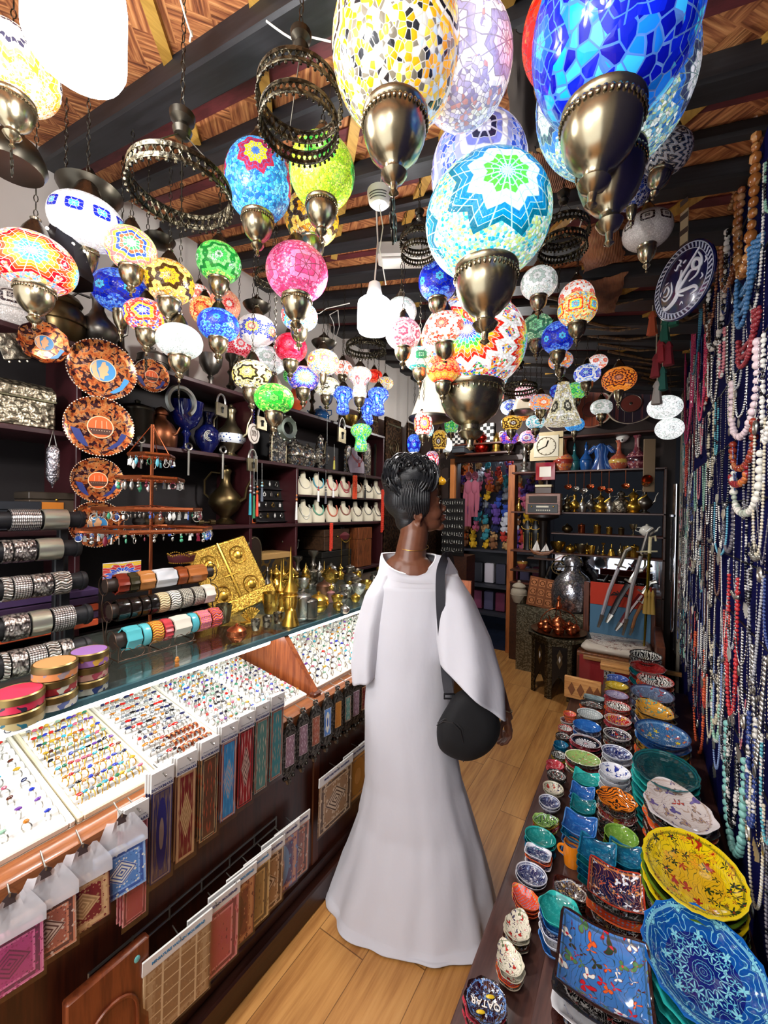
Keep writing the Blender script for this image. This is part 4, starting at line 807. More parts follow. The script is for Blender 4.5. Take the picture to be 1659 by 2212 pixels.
for i,(u,v,wpx,ck,kd,lab) in enumerate(bm):
    P = onX(u,v,CX+.05); t = depth(P); w = .052; h = .235; o = thing('bookmark_pack',lab+' hanging on the counter front','bookmark pack',P,0,'carpet bookmarks on hooks'); hangrot(o,.02,-.06)
    for q in range(3):
        m = MB(); x = -.016+.006*q; s = .004*(2-q); m.rbox(x,x+.0035,-w/2-s,w/2-s,-.035-h+s,-.035,.0008); c_ = m.obj('carpet_strip',cmat(ck,kd,4.0),o)
        m = MB(); m.rbox(x-.0005,x+.004,-w/2-s-.002,w/2-s+.002,-.038,.012,.0008); m.obj('header_card',CARD,o)
    text('BOOKMARK',.0095,NAVY,o,(.0038,-.002,-.028),(pi/2,0,pi/2),bold=.02); text('Miniature Woven Carpet',.0042,plain('#6a6a72',.6),o,(.0038,-.002,-.0165),(pi/2,0,pi/2))
    m = MB(); m.tube([(-.05,0,.004),(.0,0,.002),(.014,0,0),(.017,0,.006)],.0016,6); m.obj('hook',GREY,o)
    m = MB(); m.box(.0035,.0042,-w/2-.004,w/2+.004,-.038-h-.006,-.037); m.obj('plastic_sleeve',PLASTIC,o)
# carpet bookmarks in cast metal frames
fr = [(627,1572,'mauve','lilac'),(656,1550,'mauve','pale pink'),(683,1532,'rust','old rose'),(708,1515,'sky','bright blue medallion'),(731,1500,'orange','rust orange'),(752,1489,'green','pale green'),(770,1478,'mauve','grey beige'),(787,1468,'red','dark red')]
m = MB(); W_,H_ = .028,.15; arch = [(-W_,-H_),(-W_,-.03),(-W_*.8,-.008),(-W_*.4,.006),(0,.012),(W_*.4,.006),(W_*.8,-.008),(W_,-.03),(W_,-H_),(W_*.8,-H_-.015),(W_*.3,-H_-.025),(-W_*.3,-H_-.025),(-W_*.8,-H_-.015)]
m.plate(arch,0,.004,'X'); [m.ball((.002,s,-H_-.03),.006,8,5) for s in (-.018,0,.018)]; m.torus((.002,0,.02),.008,.002,12,5,'X'); m.ball((.002,0,-H_-.045),(.003,.01,.012),8,5); FRAME = m.mesh('metal_frame',metal('#6a665e',.3,.7,120,'#1a1816'))
for i,(u,v,ck,cn) in enumerate(fr):
    P = onX(u,v,CX+.045); o = thing('framed_bookmark','metal framed bookmark with %s cloth, %s from the left of its row' % (cn,ORD[i]),'framed bookmark',P,-.15,'metal framed carpet bookmarks')
    for q in range(3): inst(FRAME,'metal_frame',o,(-.018+.007*q,.003*(2-q),.003*q))
    m = MB(); m.box(.0002,.0012,-W_*.62,W_*.62,-H_+.012,-.035); m.obj('carpet_panel',cmat(ck,3 if ck == 'sky' else 2,3.0),o,None,(.0,0,0.003)).location = (-.004+.0042,0,.006)
    m = MB(); m.tube([(-.05,0,.03),(.012,0,.026)],.0016,6); m.obj('hook',GREY,o)
# mousepads
mp = [(388,2035,.17,'grid',1,'grid patterned tan mousepad, nearest of the lower row',1),(465,1960,.15,'pink',2,'rose pink mousepad hanging second in the lower row',0),(505,1915,.15,'brown',3,'rust brown mousepad in the lower row',1),(540,1880,.15,'gold',2,'gold scroll pattern mousepad in the lower row',1),(573,1850,.15,'beige',0,'beige mousepad in the lower row',0),(608,1812,.15,'viol',3,'violet mousepad with a blue oval medallion',0),(633,1790,.15,'rust',0,'last mousepad of the lower row, peach coloured',0),
      (728,1668,.2,'beige',0,'tan bordered mousepad left of the white dress',0),(775,1625,.2,'orange',3,'orange flower mousepad partly behind the white dress',0),(805,1600,.2,'brown',0,'brown mousepad peeking out at the edge of the white dress',0)]
for i,(u,v,w,ck,kd,lab,cyan) in enumerate(mp):
    P = onX(u,v-8,CX+.035+.004*(10-i)); h = .19 if i < 7 else .2; o = thing('mousepad_pack',lab,'mousepad',P,0,'woven mousepads in sleeves'); hangrot(o,.03,-.1 if i < 7 else -.03)
    top = -.02; m = MB(); m.rbox(-.003,.001,-w/2,w/2,top-h,top,.001); m.obj('carpet_pad',cmat(ck,kd,1.3),o)
    m = MB(); m.rbox(-.0035,.0015,-w/2-.003,w/2+.003,top-.004,.012,.0006); m.obj('header_card',CARD,o)
    text('MINIATURE WOVEN MOUSEPAD',.0102 if w < .18 else .0115,CYAN if cyan else NAVY,o,(.0018,0,-.006),(pi/2,0,pi/2),bold=.02,sx=.9)
    m = MB(); m.box(.0012,.0018,-w/2-.004,w/2+.004,top-h-.006,top); m.obj('plastic_sleeve',PLASTIC,o)
    m = MB(); m.tube([(-.04,0,.006),(.01,0,.004),(.013,0,.01)],.0016,6); m.obj('hook',GREY,o)
# coaster packs in clear bags
cp = [(20,2022,'magenta','magenta coaster pack in a clear bag at the left edge'),(98,1960,'rust','brown floral coaster pack in a clear bag'),(178,1905,'red','red coaster pack with a pale medallion in a clear bag'),(262,1835,'sky','light blue coaster pack with a diamond in a clear bag')]
for i,(u,v,ck,lab) in enumerate(cp):
    P = onX(u,v,CX+.06); w = .1; h = .1; o = thing('coaster_pack',lab,'coaster pack',P,0,'carpet coasters in clear bags'); hangrot(o,-.12,-.16)
    m = MB()
    for q in range(4): m.rbox(-.02+.005*q,-.0155+.005*q,-w/2,w/2,-h,0,.0008)
    m.obj('coaster',carpet(CP[ck],0,1.0),o)
    m = MB(); n = 8
    rows = []
    for a in range(7):
        f = a/6; ww = w/2*(1-.55*max(0,f-.35)/.65)+.004; rows.append([(.004+.006*sin(5*f+j*1.7)*f,-ww+2*ww*j/n,-.005+f*.075) for j in range(n+1)])
    m.loft(rows,False,False); m.obj('clear_bag_top',NT('crinkled_film').bsdf((.85,.85,.9),.12,0,alpha=.62,bump=None),o)
    m = MB(); m.box(.001,.0016,-w/2-.004,w/2+.004,-h-.008,.002); m.obj('clear_bag',PLASTIC,o)
    m = MB(); m.plate([(-.009,.06),(.009,.06),(.007,.068),(.011,.073),(.0,.082),(-.011,.073),(-.007,.068)],.009,.0095,'X'); m.obj('hang_hole',plain('#3c2c2c',.8),o)
    m = MB(); m.tube([(-.05,0,.085),(.012,0,.076),(.014,0,.084)],.0016,6); m.obj('hook',GREY,o)
# carved wooden door leaning below
P = onX(250,2200,CX+.06); o = thing('leaning_carving','carved reddish wooden panel leaning on the counter front at the bottom','wooden panel',(CX+.045,.36,.13)); o.rotation_euler = (0,-.03,0)
LEAN = wood('#6a3018','#8c4624',.35,3,2); m = MB(); m.rbox(0,.025,0,.17,0,.34,.004); m.obj('panel_board',LEAN,o)
m = MB(); pts = [(.028,.03+.11*(.5-.5*cos(pi*k/12)),.2+.06*sin(pi*k/12)) for k in range(13)]; m.tube([(.028,.03,.03)]+pts+[(.028,.14,.03),(.028,.03,.03)],.004,6); m.obj('carved_moulding',LEAN,o)
m = MB(); m.ball((.026,.14,.31),(.003,.007,.008),10,6); m.obj('turquoise_stud',plain('#6ab8b8',.3),o)

# ---------------------------------------------------------------- left wall shelving
SX,SB = -1.95,XL+.01
sh = thing('wall_shelf_unit','dark maroon shelving unit along the left wall','shelving',(0,0,0))
SHZ = [2.18,1.81,1.415,1.03]; Y0S,Y1S = -.3,3.08
for z in SHZ: m = MB(); m.rbox(SB,SX,Y0S,Y1S,z-.022,z,.003); m.obj('shelf_board',MAROON,sh)
m = MB(); m.box(SB,SB+.012,Y0S,Y1S,0,2.16); m.obj('back_panel',plain('#140b0c',.7),sh)
for Y in (Y0S,.72,1.6,1.98,Y1S-.02): m = MB(); m.rbox(SB,SX-.005,Y,Y+.02,0 if Y != 1.98 else 1.03,2.16 if Y != 1.98 else 1.81,.003); m.obj('upright',plain('#3a1418',.4),sh)
m = MB(); m.rbox(SB,SX,2.0,Y1S-.03,1.6,1.612,.002); m.obj('inner_shelf',MAROON,sh)
m = MB(); m.box(SB,SX,Y0S,Y1S,0,.9); m.obj('base_cabinet',plain('#22120f',.5),sh)
def onshelf(u,hpx,z,X=-2.08,v=1050):
    P = onX(u,v,X); t = depth(P); return Vector((X,P.y,z)),hpx*t/FPX
def sv(kind,u,hpx,z,mat,label,X=-2.08,v=1000,rz=1.2,**k):
    p,h = onshelf(u,hpx,z,X,v); return vessel(kind,p,h,mat,label,rz,**k)
G1 = 'vessels on the left wall shelves'
sv('ewer',212,150,2.18,PEWT,'engraved silver ewer on the top left shelf',v=680,group=G1); sv('candlestick',262,120,2.18,DARKM,'dark metal stand right of the engraved ewer',v=680,group=G1)
sv('jar',130,135,2.18,BRONZE,'big dull brown metal jar on the top left shelf',v=660,group=G1)
sv('candlestick',500,90,2.18,DARKM,'dark fluted candlestick beneath the ringed red lamp',v=800,group=G1); sv('lidpot',330,60,2.18,PEWT,'grey metal dish on the top shelf above the horseshoe',v=780,group=G1); sv('canister',380,80,2.18,PEWT,'grey canister behind the flat white lamp',v=790,group=G1)
sv('goblet',455,75,2.18,PEWT,'pewter goblet on the top shelf behind the blue belted lamp',v=800,group=G1)
TERRA = plain('#c8542c',.3); BLUEC = plain('#1f5c96',.15,0,coat=.6); COB = plain('#0c1246',.1,0,coat=.8)
sv('ewer',640,88,2.18,TERRA,'terracotta orange jug on the top shelf',v=850,group=G1,mat2=TERRA,rz=2.6); sv('teapot',692,36,2.18,BLUEC,'blue ceramic teapot on the top shelf',v=890,group=G1,rz=3.3)
sv('bowl',752,30,2.18,BRASS,'open brass bowl on the top shelf under the blue lamps',v=900,group=G1); sv('candlestick',800,70,2.18,COB,'navy candlestick at the end of the top shelf',v=900,group=G1); sv('bottle',775,30,2.18,BRONZE,'squat bronze pot beside the open brass bowl',v=900,group=G1)
sv('candlestick',675,70,2.18,DARKM,'dark fluted stand behind the terracotta jug',v=850,group=G1)
sv('candlestick',735,60,2.18,DARKM,'black metal stand behind the blue teapot',v=870,group=G1)
# second shelf
sv('canister',297,100,1.81,DARKM,'dark metal lantern canister beside the copper jug',v=900,group=G1); sv('flask',348,92,1.81,metal('#9a5f40',.3),'copper jug with a long spout and handle',v=900,group=G1,rz=.4)
sv('goblet',402,108,1.81,COB,'tall navy blue glass goblet behind the horseshoe',v=920,group=G1); sv('vase',448,92,1.81,COB,'navy blue glazed vase with a white star medallion',v=940,group=G1,rz=0)
P,h = onshelf(448,92,1.81,-2.08,940); m = MB(); [m.torus((0,0,0),r,.0022,16,5,'X') for r in (.012,.02,.028)]; m.obj('white_medallion',plain('#c8c4b4',.4),bpy.data.objects['vase'] if 'vase' in bpy.data.objects else None,loc=(.245*h,-.12*h,.42*h)) if 'vase' in bpy.data.objects else None
sv('ewer',498,118,1.81,OLDB,'tall brass ewer with a blue and white porcelain belly',v=950,group=G1,rz=.3)
P,h = onshelf(498,118,1.81,-2.08,950); t = NT('delft'); DELFT = t.bsdf(t.ramp(t.vor(t.coord(),50),['#2a4a90','#e8ecf0','#e8ecf0'],True,[0,.25,.6]),.2); m = MB(); m.lathe([(.2*h,-.12*h),(.275*h,-.05*h),(.29*h,0),(.275*h,.05*h),(.2*h,.12*h)],20,cap=False); b = m.obj('porcelain_belly',DELFT,[o for o in bpy.data.objects if o.get('label','').startswith('tall brass ewer with')][0],loc=(0,0,.36*h))
t = NT('inlaid_mosaic'); c_ = t.coord(); vr = t.n('ShaderNodeTexVoronoi'); t.put(vr.inputs[0],c_); vr.inputs['Scale'].default_value = 60
INLAY = t.bsdf(t.mix(t.ma('LESS_THAN',t.vor(c_,60,'DISTANCE_TO_EDGE'),.08),t.ramp(t.xyz(vr.outputs['Color'])[0],['#8a8276','#3c3834','#a89c84','#7c5f50','#5a6470','#b8b0a0'],True),srgb('#1c1814')),.3,.35)
sv('jar',638,62,1.81,INLAY,'mosaic inlaid lidded jar, the larger one on the second shelf',v=970,group=G1,mat2=OLDB); sv('jar',664,56,1.81,INLAY,'mosaic inlaid lidded jar, the smaller one on the second shelf',v=970,group=G1,mat2=OLDB); sv('ewer',692,78,1.81,INLAY,'mosaic inlaid tall jug on the second shelf',v=975,group=G1,mat2=OLDB,rz=-.5)
def panel_on(u,w,h,z,X,label,mat,name,cat,top=None,rz=0,v=1000,d=.02,extra=None):
    P,H = onshelf(u,h,z,X,v); t = depth(P); W_ = w*t/FPX; o = thing(name,label,cat,P,rz)
    m = MB(); pts = [(-W_/2,0),(W_/2,0),(W_/2,H*(.75 if top else 1))]
    if top: pts += [(W_/2*cos(a),H*.75+H*.25*sin(a)) for a in [pi*k/8 for k in range(1,8)]]
    pts.append((-W_/2,H*(.75 if top else 1))); m.plate(pts,0,d,'X'); m.obj('panel',mat,o)
    m = MB(); m.tube([(d,a*.93,.004+b*.96) for a,b in pts+pts[:1]],.003,5); m.obj('border',OLDB,o); return o
panel_on(598,44,78,1.81,-2.04,'arched inlaid mirror case with silver shells',INLAY,'inlaid_plaque','plaque',1); panel_on(750,22,60,1.81,-2.02,'oval inlaid plaque behind the sheaf of keys',INLAY,'inlaid_plaque','plaque',1)
panel_on(790,26,70,1.81,-2.0,'pointed inlaid plaque at the right end of the second shelf',INLAY,'inlaid_plaque','plaque',1); panel_on(816,30,85,1.81,-2.05,'dark carved door shaped panel at the end of the second shelf',plain('#2c302c',.5),'carved_door_panel','panel',1)
# silver chest
P = onX(70,905,-2.02); o = thing('silver_chest','long embossed silver chest on the second shelf at the left','chest',(-2.1,.72,1.811)); y0 = -.25
t = NT('embossed'); c_ = t.coord(); v1 = t.vor(t.vm('ADD',c_,t.vm('MULTIPLY',t.noise(c_,12,3,col=True),(.02,.02,.02))),75,'SMOOTH_F1'); EMB = t.bsdf(t.mix(t.ma('GREATER_THAN',v1,.45),srgb('#b0a48c'),srgb('#5c5444')),.35,.75,bump=v1,bstr=.8,bdist=.01)
o.location = (-2.1,.30,1.811)
m = MB(); m.rbox(-.12,.12,-.5,.36,0,.11,.006); m.obj('chest_body',EMB,o); m = MB(); m.loft([[(-.12,y,.112),(.12,y,.112),(.12,y,.15),(.07,y,.18),(-.07,y,.18),(-.12,y,.15)] for y in (-.5,.36)]); m.obj('chest_lid',EMB,o)
m = MB(); m.rbox(-.123,.124,-.503,.363,.106,.116,.002); m.obj('rim_band',OLDB,o); m = MB(); [m.torus((.127,s*.009,.13-.014*k),.008,.0025,10,5,'X') for k in range(4) for s in (-1,1)]; m.ball((.127,0,.15),.012,8,5); m.obj('clasp',SILVER,o)
sv('lidpot',30,110,2.18,UNLITW,'black and white marbled pot on the top shelf at the left edge',v=620,group=G1)
# picture plates
t = NT('copper_plate_print'); c_ = t.coord(); nn = t.noise(c_,46,5,.65); nv = t.vor(t.vm('ADD',c_,t.vm('MULTIPLY',t.noise(c_,30,2,col=True),(.03,.03,.03))),85,'SMOOTH_F1')
PRINT = t.bsdf(t.mix(t.ma('GREATER_THAN',nv,.5),t.ramp(nn,['#4a1828','#a84820','#c87038','#d89858','#2c2c54','#c88850'],False,[.3,.4,.48,.56,.62,.7]),srgb('#3c1c20')),.22,.55)
LAND = plain('#e0a878',.4); SEA = plain('#3f88c0',.35); SUNS = plain('#d85c28',.35); HULL = plain('#4a2c20',.4); DBLUE = plain('#24306c',.4)
def map_plate(u,v,hw,X,label,kind,edge=1,n=None):
    P = onX(u,v,X); t = depth(P); R = hw*t/FPX; o = thing('souvenir_plate',label,'plate',P,0,'hanging copper souvenir plates'); d = (CAM-P); d.normalize(); dirv = Vector((1,-.25 if n is None else n,0)).normalized()
    o.rotation_euler = (0,0,atan2(dirv.y,dirv.x))   # local +x faces the aisle
    def disc(r0,prof,mat,nm,lob=0,amp=0):
        m = MB(); m.T = Matrix.Rotation(pi/2,4,'Y'); m.lathe(prof,48,lob=lob,amp=amp); return m.obj(nm,mat,o,30)
    disc(R,[(R*.6,0),(R*.97,.012),(R,.014),(R*.97,.018),(R*.8,.008),(R*.78,.006),(.001,.006)],PRINT,'plate_dish',0 if edge else 9,0 if edge else .03)
    if edge:
        m = MB()
        for k in range(64): a = 2*pi*k/64; m.ball((.016,R*.985*cos(a),R*.985*sin(a)),R*.022,6,4)
        m.obj('beaded_rim',plain('#e8dcc8',.4),o)
    c = .36*R; oy = .02*R; oz = -.02*R
    m = MB(); m.T = Matrix.Translation((.0065,oy,oz)) @ Matrix.Rotation(pi/2,4,'Y'); m.lathe([(c,0),(c,.001),(.001,.001)],36); m.obj('picture_disc',SEA if kind == 0 else SUNS,o)
    if kind == 0:
        land = [(-.1,.75),(.15,.85),(.2,.55),(.38,.5),(.42,.2),(.3,-.1),(.45,-.3),(.1,-.5),(.05,-.85),(-.25,-.7),(-.3,-.2),(-.42,.1),(-.2,.35)]; m = MB(); m.plate([(oy+a*c,oz+b*c) for a,b in land],.0076,.0085,'X'); m.obj('land_shape',LAND,o)
        m = MB(); m.plate([(oy-.95*c,oz+.2*c),(oy-.55*c,oz+.8*c),(oy-.5*c,oz-.1*c),(oy-.2*c,oz-.9*c),(oy-.75*c,oz-.6*c)],.0076,.0083,'X'); m.obj('mainland_shape',LAND,o)
    else:
        m = MB(); m.plate([(oy-.95*c,oz-.15*c),(oy+.95*c,oz-.1*c),(oy+.7*c,oz-.65*c),(oy-.6*c,oz-.72*c)],.0076,.009,'X'); m.obj('boat_hull',HULL,o)
        m = MB(); [m.ball((.009,oy+c*(-.7+.2*k),oz-.32*c),R*.014,6,4) for k in range(8)]; [m.tube([(.009,oy+c*x,oz-.1*c),(.009,oy+c*x*.9,oz+.6*c)],R*.008,4) for x in (-.4,.1,.5)]; m.obj('boat_rigging',plain('#e8c8a0',.5),o)
    m = MB(); m.plate([(.45*R,-.75*R),(.8*R,-.2*R),(.62*R,-.15*R),(.5*R,-.45*R),(.2*R,-.72*R)],.0068,.0078,'X'); m.obj('blue_panel',SEA if kind == 0 else DBLUE,o)
    if kind: m = MB(); m.plate([(-.8*R,-.1*R),(-.55*R,-.15*R),(-.3*R,-.7*R),(-.55*R,-.7*R)],.0068,.0078,'X'); m.obj('blue_panel',DBLUE,o)
    m = MB(); m.torus((.0075,oy,oz),c,R*.018,36,5,'X'); m.obj('picture_ring',plain('#e8c49c',.4),o); m = MB(); m.tube([(0,0,R*.97),(-.012,0,R*1.15)],.0012,4); m.obj('hanging_wire',GREY,o)
map_plate(221,800,64,-1.9,'large round souvenir plate with a blue map, top of the plate column',0); map_plate(215,922,64,-1.9,'large round souvenir plate with an orange dhow picture',1); map_plate(210,1037,48,-1.9,'middle sized dhow souvenir plate, third down the column',1)
map_plate(209,1132,50,-1.9,'blue map souvenir plate half behind the earring stand',0); map_plate(95,741,44,-1.9,'scalloped copper map plate below the red sun lamp',0,0); map_plate(326,813,35,-1.92,'small dhow souvenir plate left of the horseshoe',1)
# things hung from the shelf edge
def hungpt(u,v,X=-1.93): P = onX(u,v,X); return P,depth(P)/FPX
P,k = hungpt(392,868); m = MB(); m.torus((0,0,0),30*k,6*k,24,6,'X',1.55*pi,-.28*pi,1,1); m.T = Matrix.Identity(4); o = m.obj('horseshoe',metal('#8a8c88',.4),None,40,P); tag(o,'grey iron horseshoe hanging under the flat white lamp','horseshoe')
def padlock(u,v,hw,label,mat=OLDB):
    P,k = hungpt(u,v); o = thing('antique_padlock',label,'padlock',P,.2); m = MB(); w = hw*k; m.rbox(-.008,.008,-w,w,-1.5*w,.3*w,.003); m.obj('lock_body',mat,o); m = MB(); m.torus((0,0,.3*w),w*.75,w*.14,14,6,'X',pi,0,1,1.6); m.obj('shackle',GREY,o)
    m = MB(); m.tube([(.01,0,-.4*w),(.01,0,-w)],w*.12,6); m.ball((.01,0,-.35*w),w*.2,8,5); m.obj('keyhole',IRON,o)
padlock(478,876,16,'square antique padlock hanging near the brass ewer'); padlock(565,905,16,'round backed antique padlock behind the bright green lamp'); padlock(738,930,18,'bunch of antique padlocks hanging before the second shelf'); padlock(545,995,16,'old brass lock hanging below the talisman disc')
P,k = hungpt(620,925); m = MB(); m.torus((0,0,0),20*k,8*k,22,5,'X'); [m.ball((0,27*k*cos(a),27*k*sin(a)),3.5*k,6,4) for a in [2*pi*j/10 for j in range(10)]]; tag(m.obj('metal_disc',metal('#7c8478',.4),None,40,P),'pierced grey metal disc hanging right of the bright green lamp','metal disc')
P,k = hungpt(548,937); o = thing('talisman_disc','round ivory talisman with engraved writing hanging on a bead cord','talisman',P,.3); m = MB(); m.T = Matrix.Rotation(pi/2,4,'Y'); m.lathe([(.001,-.003),(21*k,-.003),(22*k,0),(21*k,.003),(.001,.003)],32,lob=24,amp=.02); m.obj('disc',plain('#c8bcb0',.5),o)
m = MB(); m.torus((.004,0,0),13*k,.9*k,24,4,'X',sy=1.25); [m.tube([(.004,y*k,-5*k),(.004,y*k+2*k,0),(.004,y*k-1*k,7*k)],.9*k,4) for y in (-7,-3,1,5)]; m.obj('engraving',plain('#4a3a30',.6),o); m = MB(); [m.ball((0,0,(24+6*j)*k),2.5*k,6,4) for j in range(8)]; m.obj('bead_cord',COB,o)
P,k = hungpt(114,1000,-1.9); o = thing('amulet_case','long silver amulet case dangling in front of the wooden shelf','amulet',P); m = MB(); m.lathe([(.001,-54*k),(3*k,-46*k),(11*k,-34*k),(12*k,-28*k),(12*k,26*k),(10*k,32*k),(4*k,38*k),(.001,39*k)],12); m.obj('case_body',metal('#b8b4b8',.25,1.0,130,'#3c3a44'),o)
m = MB(); m.tube([(0,-7*k,34*k),(0,0,70*k),(0,7*k,34*k)],1.2*k,4); m.obj('wire_loop',GREY,o)
P,k = hungpt(28,745); m = MB(); m.rbox(-.004,.004,-26*k,22*k,-30*k,24*k,.002); [m.ball((0,y*k,-34*k),3*k,6,4) for y in (-18,0,14)]; tag(m.obj('filigree_purse',SILVE,None,40,P,(.35,0,0)),'small silver filigree purse hanging at the left edge below the top shelf','purse')
def tassel(u,v0,v1,X,cols,label,name='tassel_pendant'):
    P,k = hungpt(u,v0,X); L_ = (v1-v0)*k; o = thing(name,label,'tassel',P); m = MB(); m.tube([(0,0,0),(0,.003,-L_*.55)],.0013,4); m.obj('cord',plain('#8a8a86',.5,.3),o)
    m = MB(); m.ball((0,.003,-L_*.5),.006,8,5); m.ball((0,.003,-L_*.58),.008,8,5); m.obj('bead',plain(cols[0],.3),o); m = MB(); m.lathe([(.002,0),(.006,-.004),(.009,-L_*.36),(.001,-L_*.37)],10); m.obj('fringe',plain(cols[1],.8),o,loc=(0,.003,-L_*.62)); return o
for u,v0,v1,cs,lab in [(541,985,1115,('#b0b4b8','#3aa0b0'),'silver chain tassel with turquoise tip'),(549,985,1122,('#8a8c90','#2f7a50'),'silver chain tassel with green tip'),(556,985,1118,('#c8602c','#d84830'),'silver chain tassel with red tip'),(566,1000,1085,('#8cb8c0','#5c6470'),'grey crystal drop on a pale cord'),(641,1015,1125,('#d08040','#ece8e0'),'white tassel hanging left of the necklace busts'),(707,900,1005,('#2a2a2c','#1c1c1e'),'black double cord pendant'),(722,960,1015,('#7a3c20','#b8b050'),'brown wooden pendant with yellow tassels'),(688,1020,1085,('#b83038','#ece8e4'),'red and white bead drop before the blue necklace'),(704,1015,1090,('#4c4c4c','#5c5c60'),'grey bead pendant between the busts'),(789,1020,1080,('#1c1c1c','#2a2a2a'),'black eye bead pendant before the last busts'),(720,1035,1075,('#e8e4e0','#e4e0dc'),'white shell ring pendant')]:
    tassel(u,v0,v1,-1.92,cs,lab)
P,k = hungpt(767,1030); m = MB(); [m.ball((0,(j % 2)*6*k-3*k,-(j//2)*5*k),4*k,6,4) for j in range(20)]; tag(m.obj('coral_strand',plain('#e05030',.35),None,40,P),'bright coral strand hanging above the top necklace busts','bead strand')
for u,v0,v1,lab in [(716,1132,1190,'long red coral strand on the lower shelf divider'),(827,1060,1150,'red bead strand behind the head of the woman')]:
    P,k = hungpt(u,v0); m = MB(); [m.ball((0,(j % 2)*4*k-2*k,-(j//2)*4*k),3*k,6,4) for j in range(int((v1-v0)/2))]; tag(m.obj('coral_strand',plain('#d8402c',.35),None,40,P),lab,'bead strand')
# key rack of long metal skewers hanging
for i,(u,v) in enumerate([(305,950),(408,965),(482,972)]): P,k = hungpt(u,v); m = MB(); m.torus((0,0,0),7*k,2.4*k,12,5,'X'); m.tube([(0,0,-8*k),(0,0,-62*k)],2.2*k,5); tag(m.obj('metal_key',PEWT,None,40,P),['long iron key left of the earring stand post','long iron key hanging right of the earring stand top','long iron key hanging below the brass ewer'][i],'key','iron keys hanging from the shelf')
# necklace busts
BUSTM = plain('#e6dcc0',.7); NV = [('#d8d0c0','cream bead'),('#4a98a8','turquoise blue'),('#b82c24','red coral'),('#a02020','dark red'),('#a8845c','tan shell'),('#3c3c3c','black bead'),('#7c8088','grey bead')],[('#e0dccc','double pearl'),('#5c9c80','jade green'),('#c8603c','orange red'),('#8c4a34','thin brown'),('#6c5c50','brown bead'),('#6c6c68','grey stone'),('#3a3a40','black shard')]
m = MB()
rows = []
for z,w,d,off in [(0,.05,.02,.035),(.03,.056,.022,.03),(.07,.058,.022,.018),(.1,.04,.02,.006),(.115,.02,.017,0),(.15,.017,.016,0),(.158,.012,.012,0)]:
    rows.append([(off+d*cos(a),w*sin(a)*(1.0),z) for a in [2*pi*j/16 for j in range(16)]])
m.loft(rows); BUST = m.mesh('bust_form',BUSTM,50)
def strand_pts(W_,drop,n,bulge=.0,vv=1.0):
    return [(bulge*sin(pi*i/n),W_*cos(pi*i/n)*(1 if vv else 1),-drop*(sin(pi*i/n)**.8)) for i in range(n+1)]
busts = []
for r,(z,vv) in enumerate(((1.612,1040),(1.416,1100))):
    for i,u in enumerate((654,683,713,741,767,790,812)):
        P = onX(u,vv,-2.02); P.z = z+.001; c_,nm = NV[r][i]
        o = thing('necklace_bust','cream display bust with %s necklace, %s from the left on the %s bust row' % (nm,ORD[i],['upper','lower'][r]),'display bust',P,-.35,'cream necklace busts'); b_ = inst(BUST,'bust_form',o); o.scale = (1.05,)*3
        nk = MB(); n = 26; dr = .065 if i % 2 else .075
        for q in range(2 if (r,i) in ((1,0),(0,3)) else 1):
            for j in range(n+1):
                a = pi*j/n; y = .034*cos(a)*(1.1-q*.2); zz = .118-(dr+q*.018)*sin(a); f = max(0,(.118-zz)/.09); nk.ball((.02+.03*f**.7+.005,y*(1+.25*sin(a)),zz),.0056 if i in (1,2,3) else .0038,6,4)
        nko = nk.obj('necklace',plain(c_,.3),None,40); nko.matrix_world = Matrix.Translation(P) @ Matrix.Rotation(-.35,4,'Z') @ Matrix.Scale(1.05,4); tag(nko,'%s necklace worn by the %s bust of the %s row' % (nm,ORD[i],['upper','lower'][r]),'necklace','necklaces on the busts')
# grey bust with red cords on second shelf
P = onX(765,1010,-1.99); P.z = 1.811; o = thing('necklace_bust','mauve grey display bust on the second shelf','display bust',P,-.35); inst(BUST,'bust_form',o,mat=plain('#8c7c88',.6),sc=1.35)
nk = MB(); [nk.ball((.035+.04*max(0,sin(pi*j/30)),.05*cos(pi*j/30),.16-(.06+.01*q)*sin(pi*j/30)),.003,6,4) for q in range(3) for j in range(31)]; nk.rbox(.07,.076,-.012,.012,.05,.08,.002); nko = nk.obj('necklace',plain('#8c2c30',.4),None,40,P,(0,0,-.35)); tag(nko,'dark red multi cord necklace with a silver pendant on the mauve bust','necklace')
# pendant box
P = onX(592,1080,-2.06); o = thing('pendant_case','slanted black case with rows of small pendants','display case',(-2.05,P.y,1.417)); o.rotation_euler = (0,-.25,0); m = MB(); m.rbox(-.02,0,-.15,.15,0,.3,.003); m.obj('case_board',BLACKP,o)
for r in range(4): m = MB(); m.rbox(0,.02,-.15,.15,.004+.074*r,.01+.074*r,.001); m.obj('case_ledge',plain('#1a1416',.4),o)
for r in range(4):
    for c_ in range(5):
        pm = MB(); g = [(0,0),(1,0),(2,0)][(r+c_) % 3][0]; rr = .011
        if g == 0: pm.torus((0,0,0),rr,.003,14,5,'X')
        elif g == 1: pm.rbox(-.002,.002,-rr*.8,rr*.8,-rr,rr,.001)
        else: pm.ball((0,0,0),(.004,rr*.7,rr*1.2),8,6)
        pm.torus((0,0,rr*1.5),.003,.001,8,4,'X'); M4 = o.matrix_basis @ Vector((.012,-.12+.06*c_,.045+.073*r)); mat = [SILVER,BRASS,WHITEP][(r*2+c_) % 3]
        tag(pm.obj('pendant',mat,None,40,M4),'%s pendant, %s from the left, %s row of the black case' % ([ 'silver','brass','white'][(r*2+c_) % 3],ORD[c_],ORD[3-r]),'pendant','pendants in the black case')
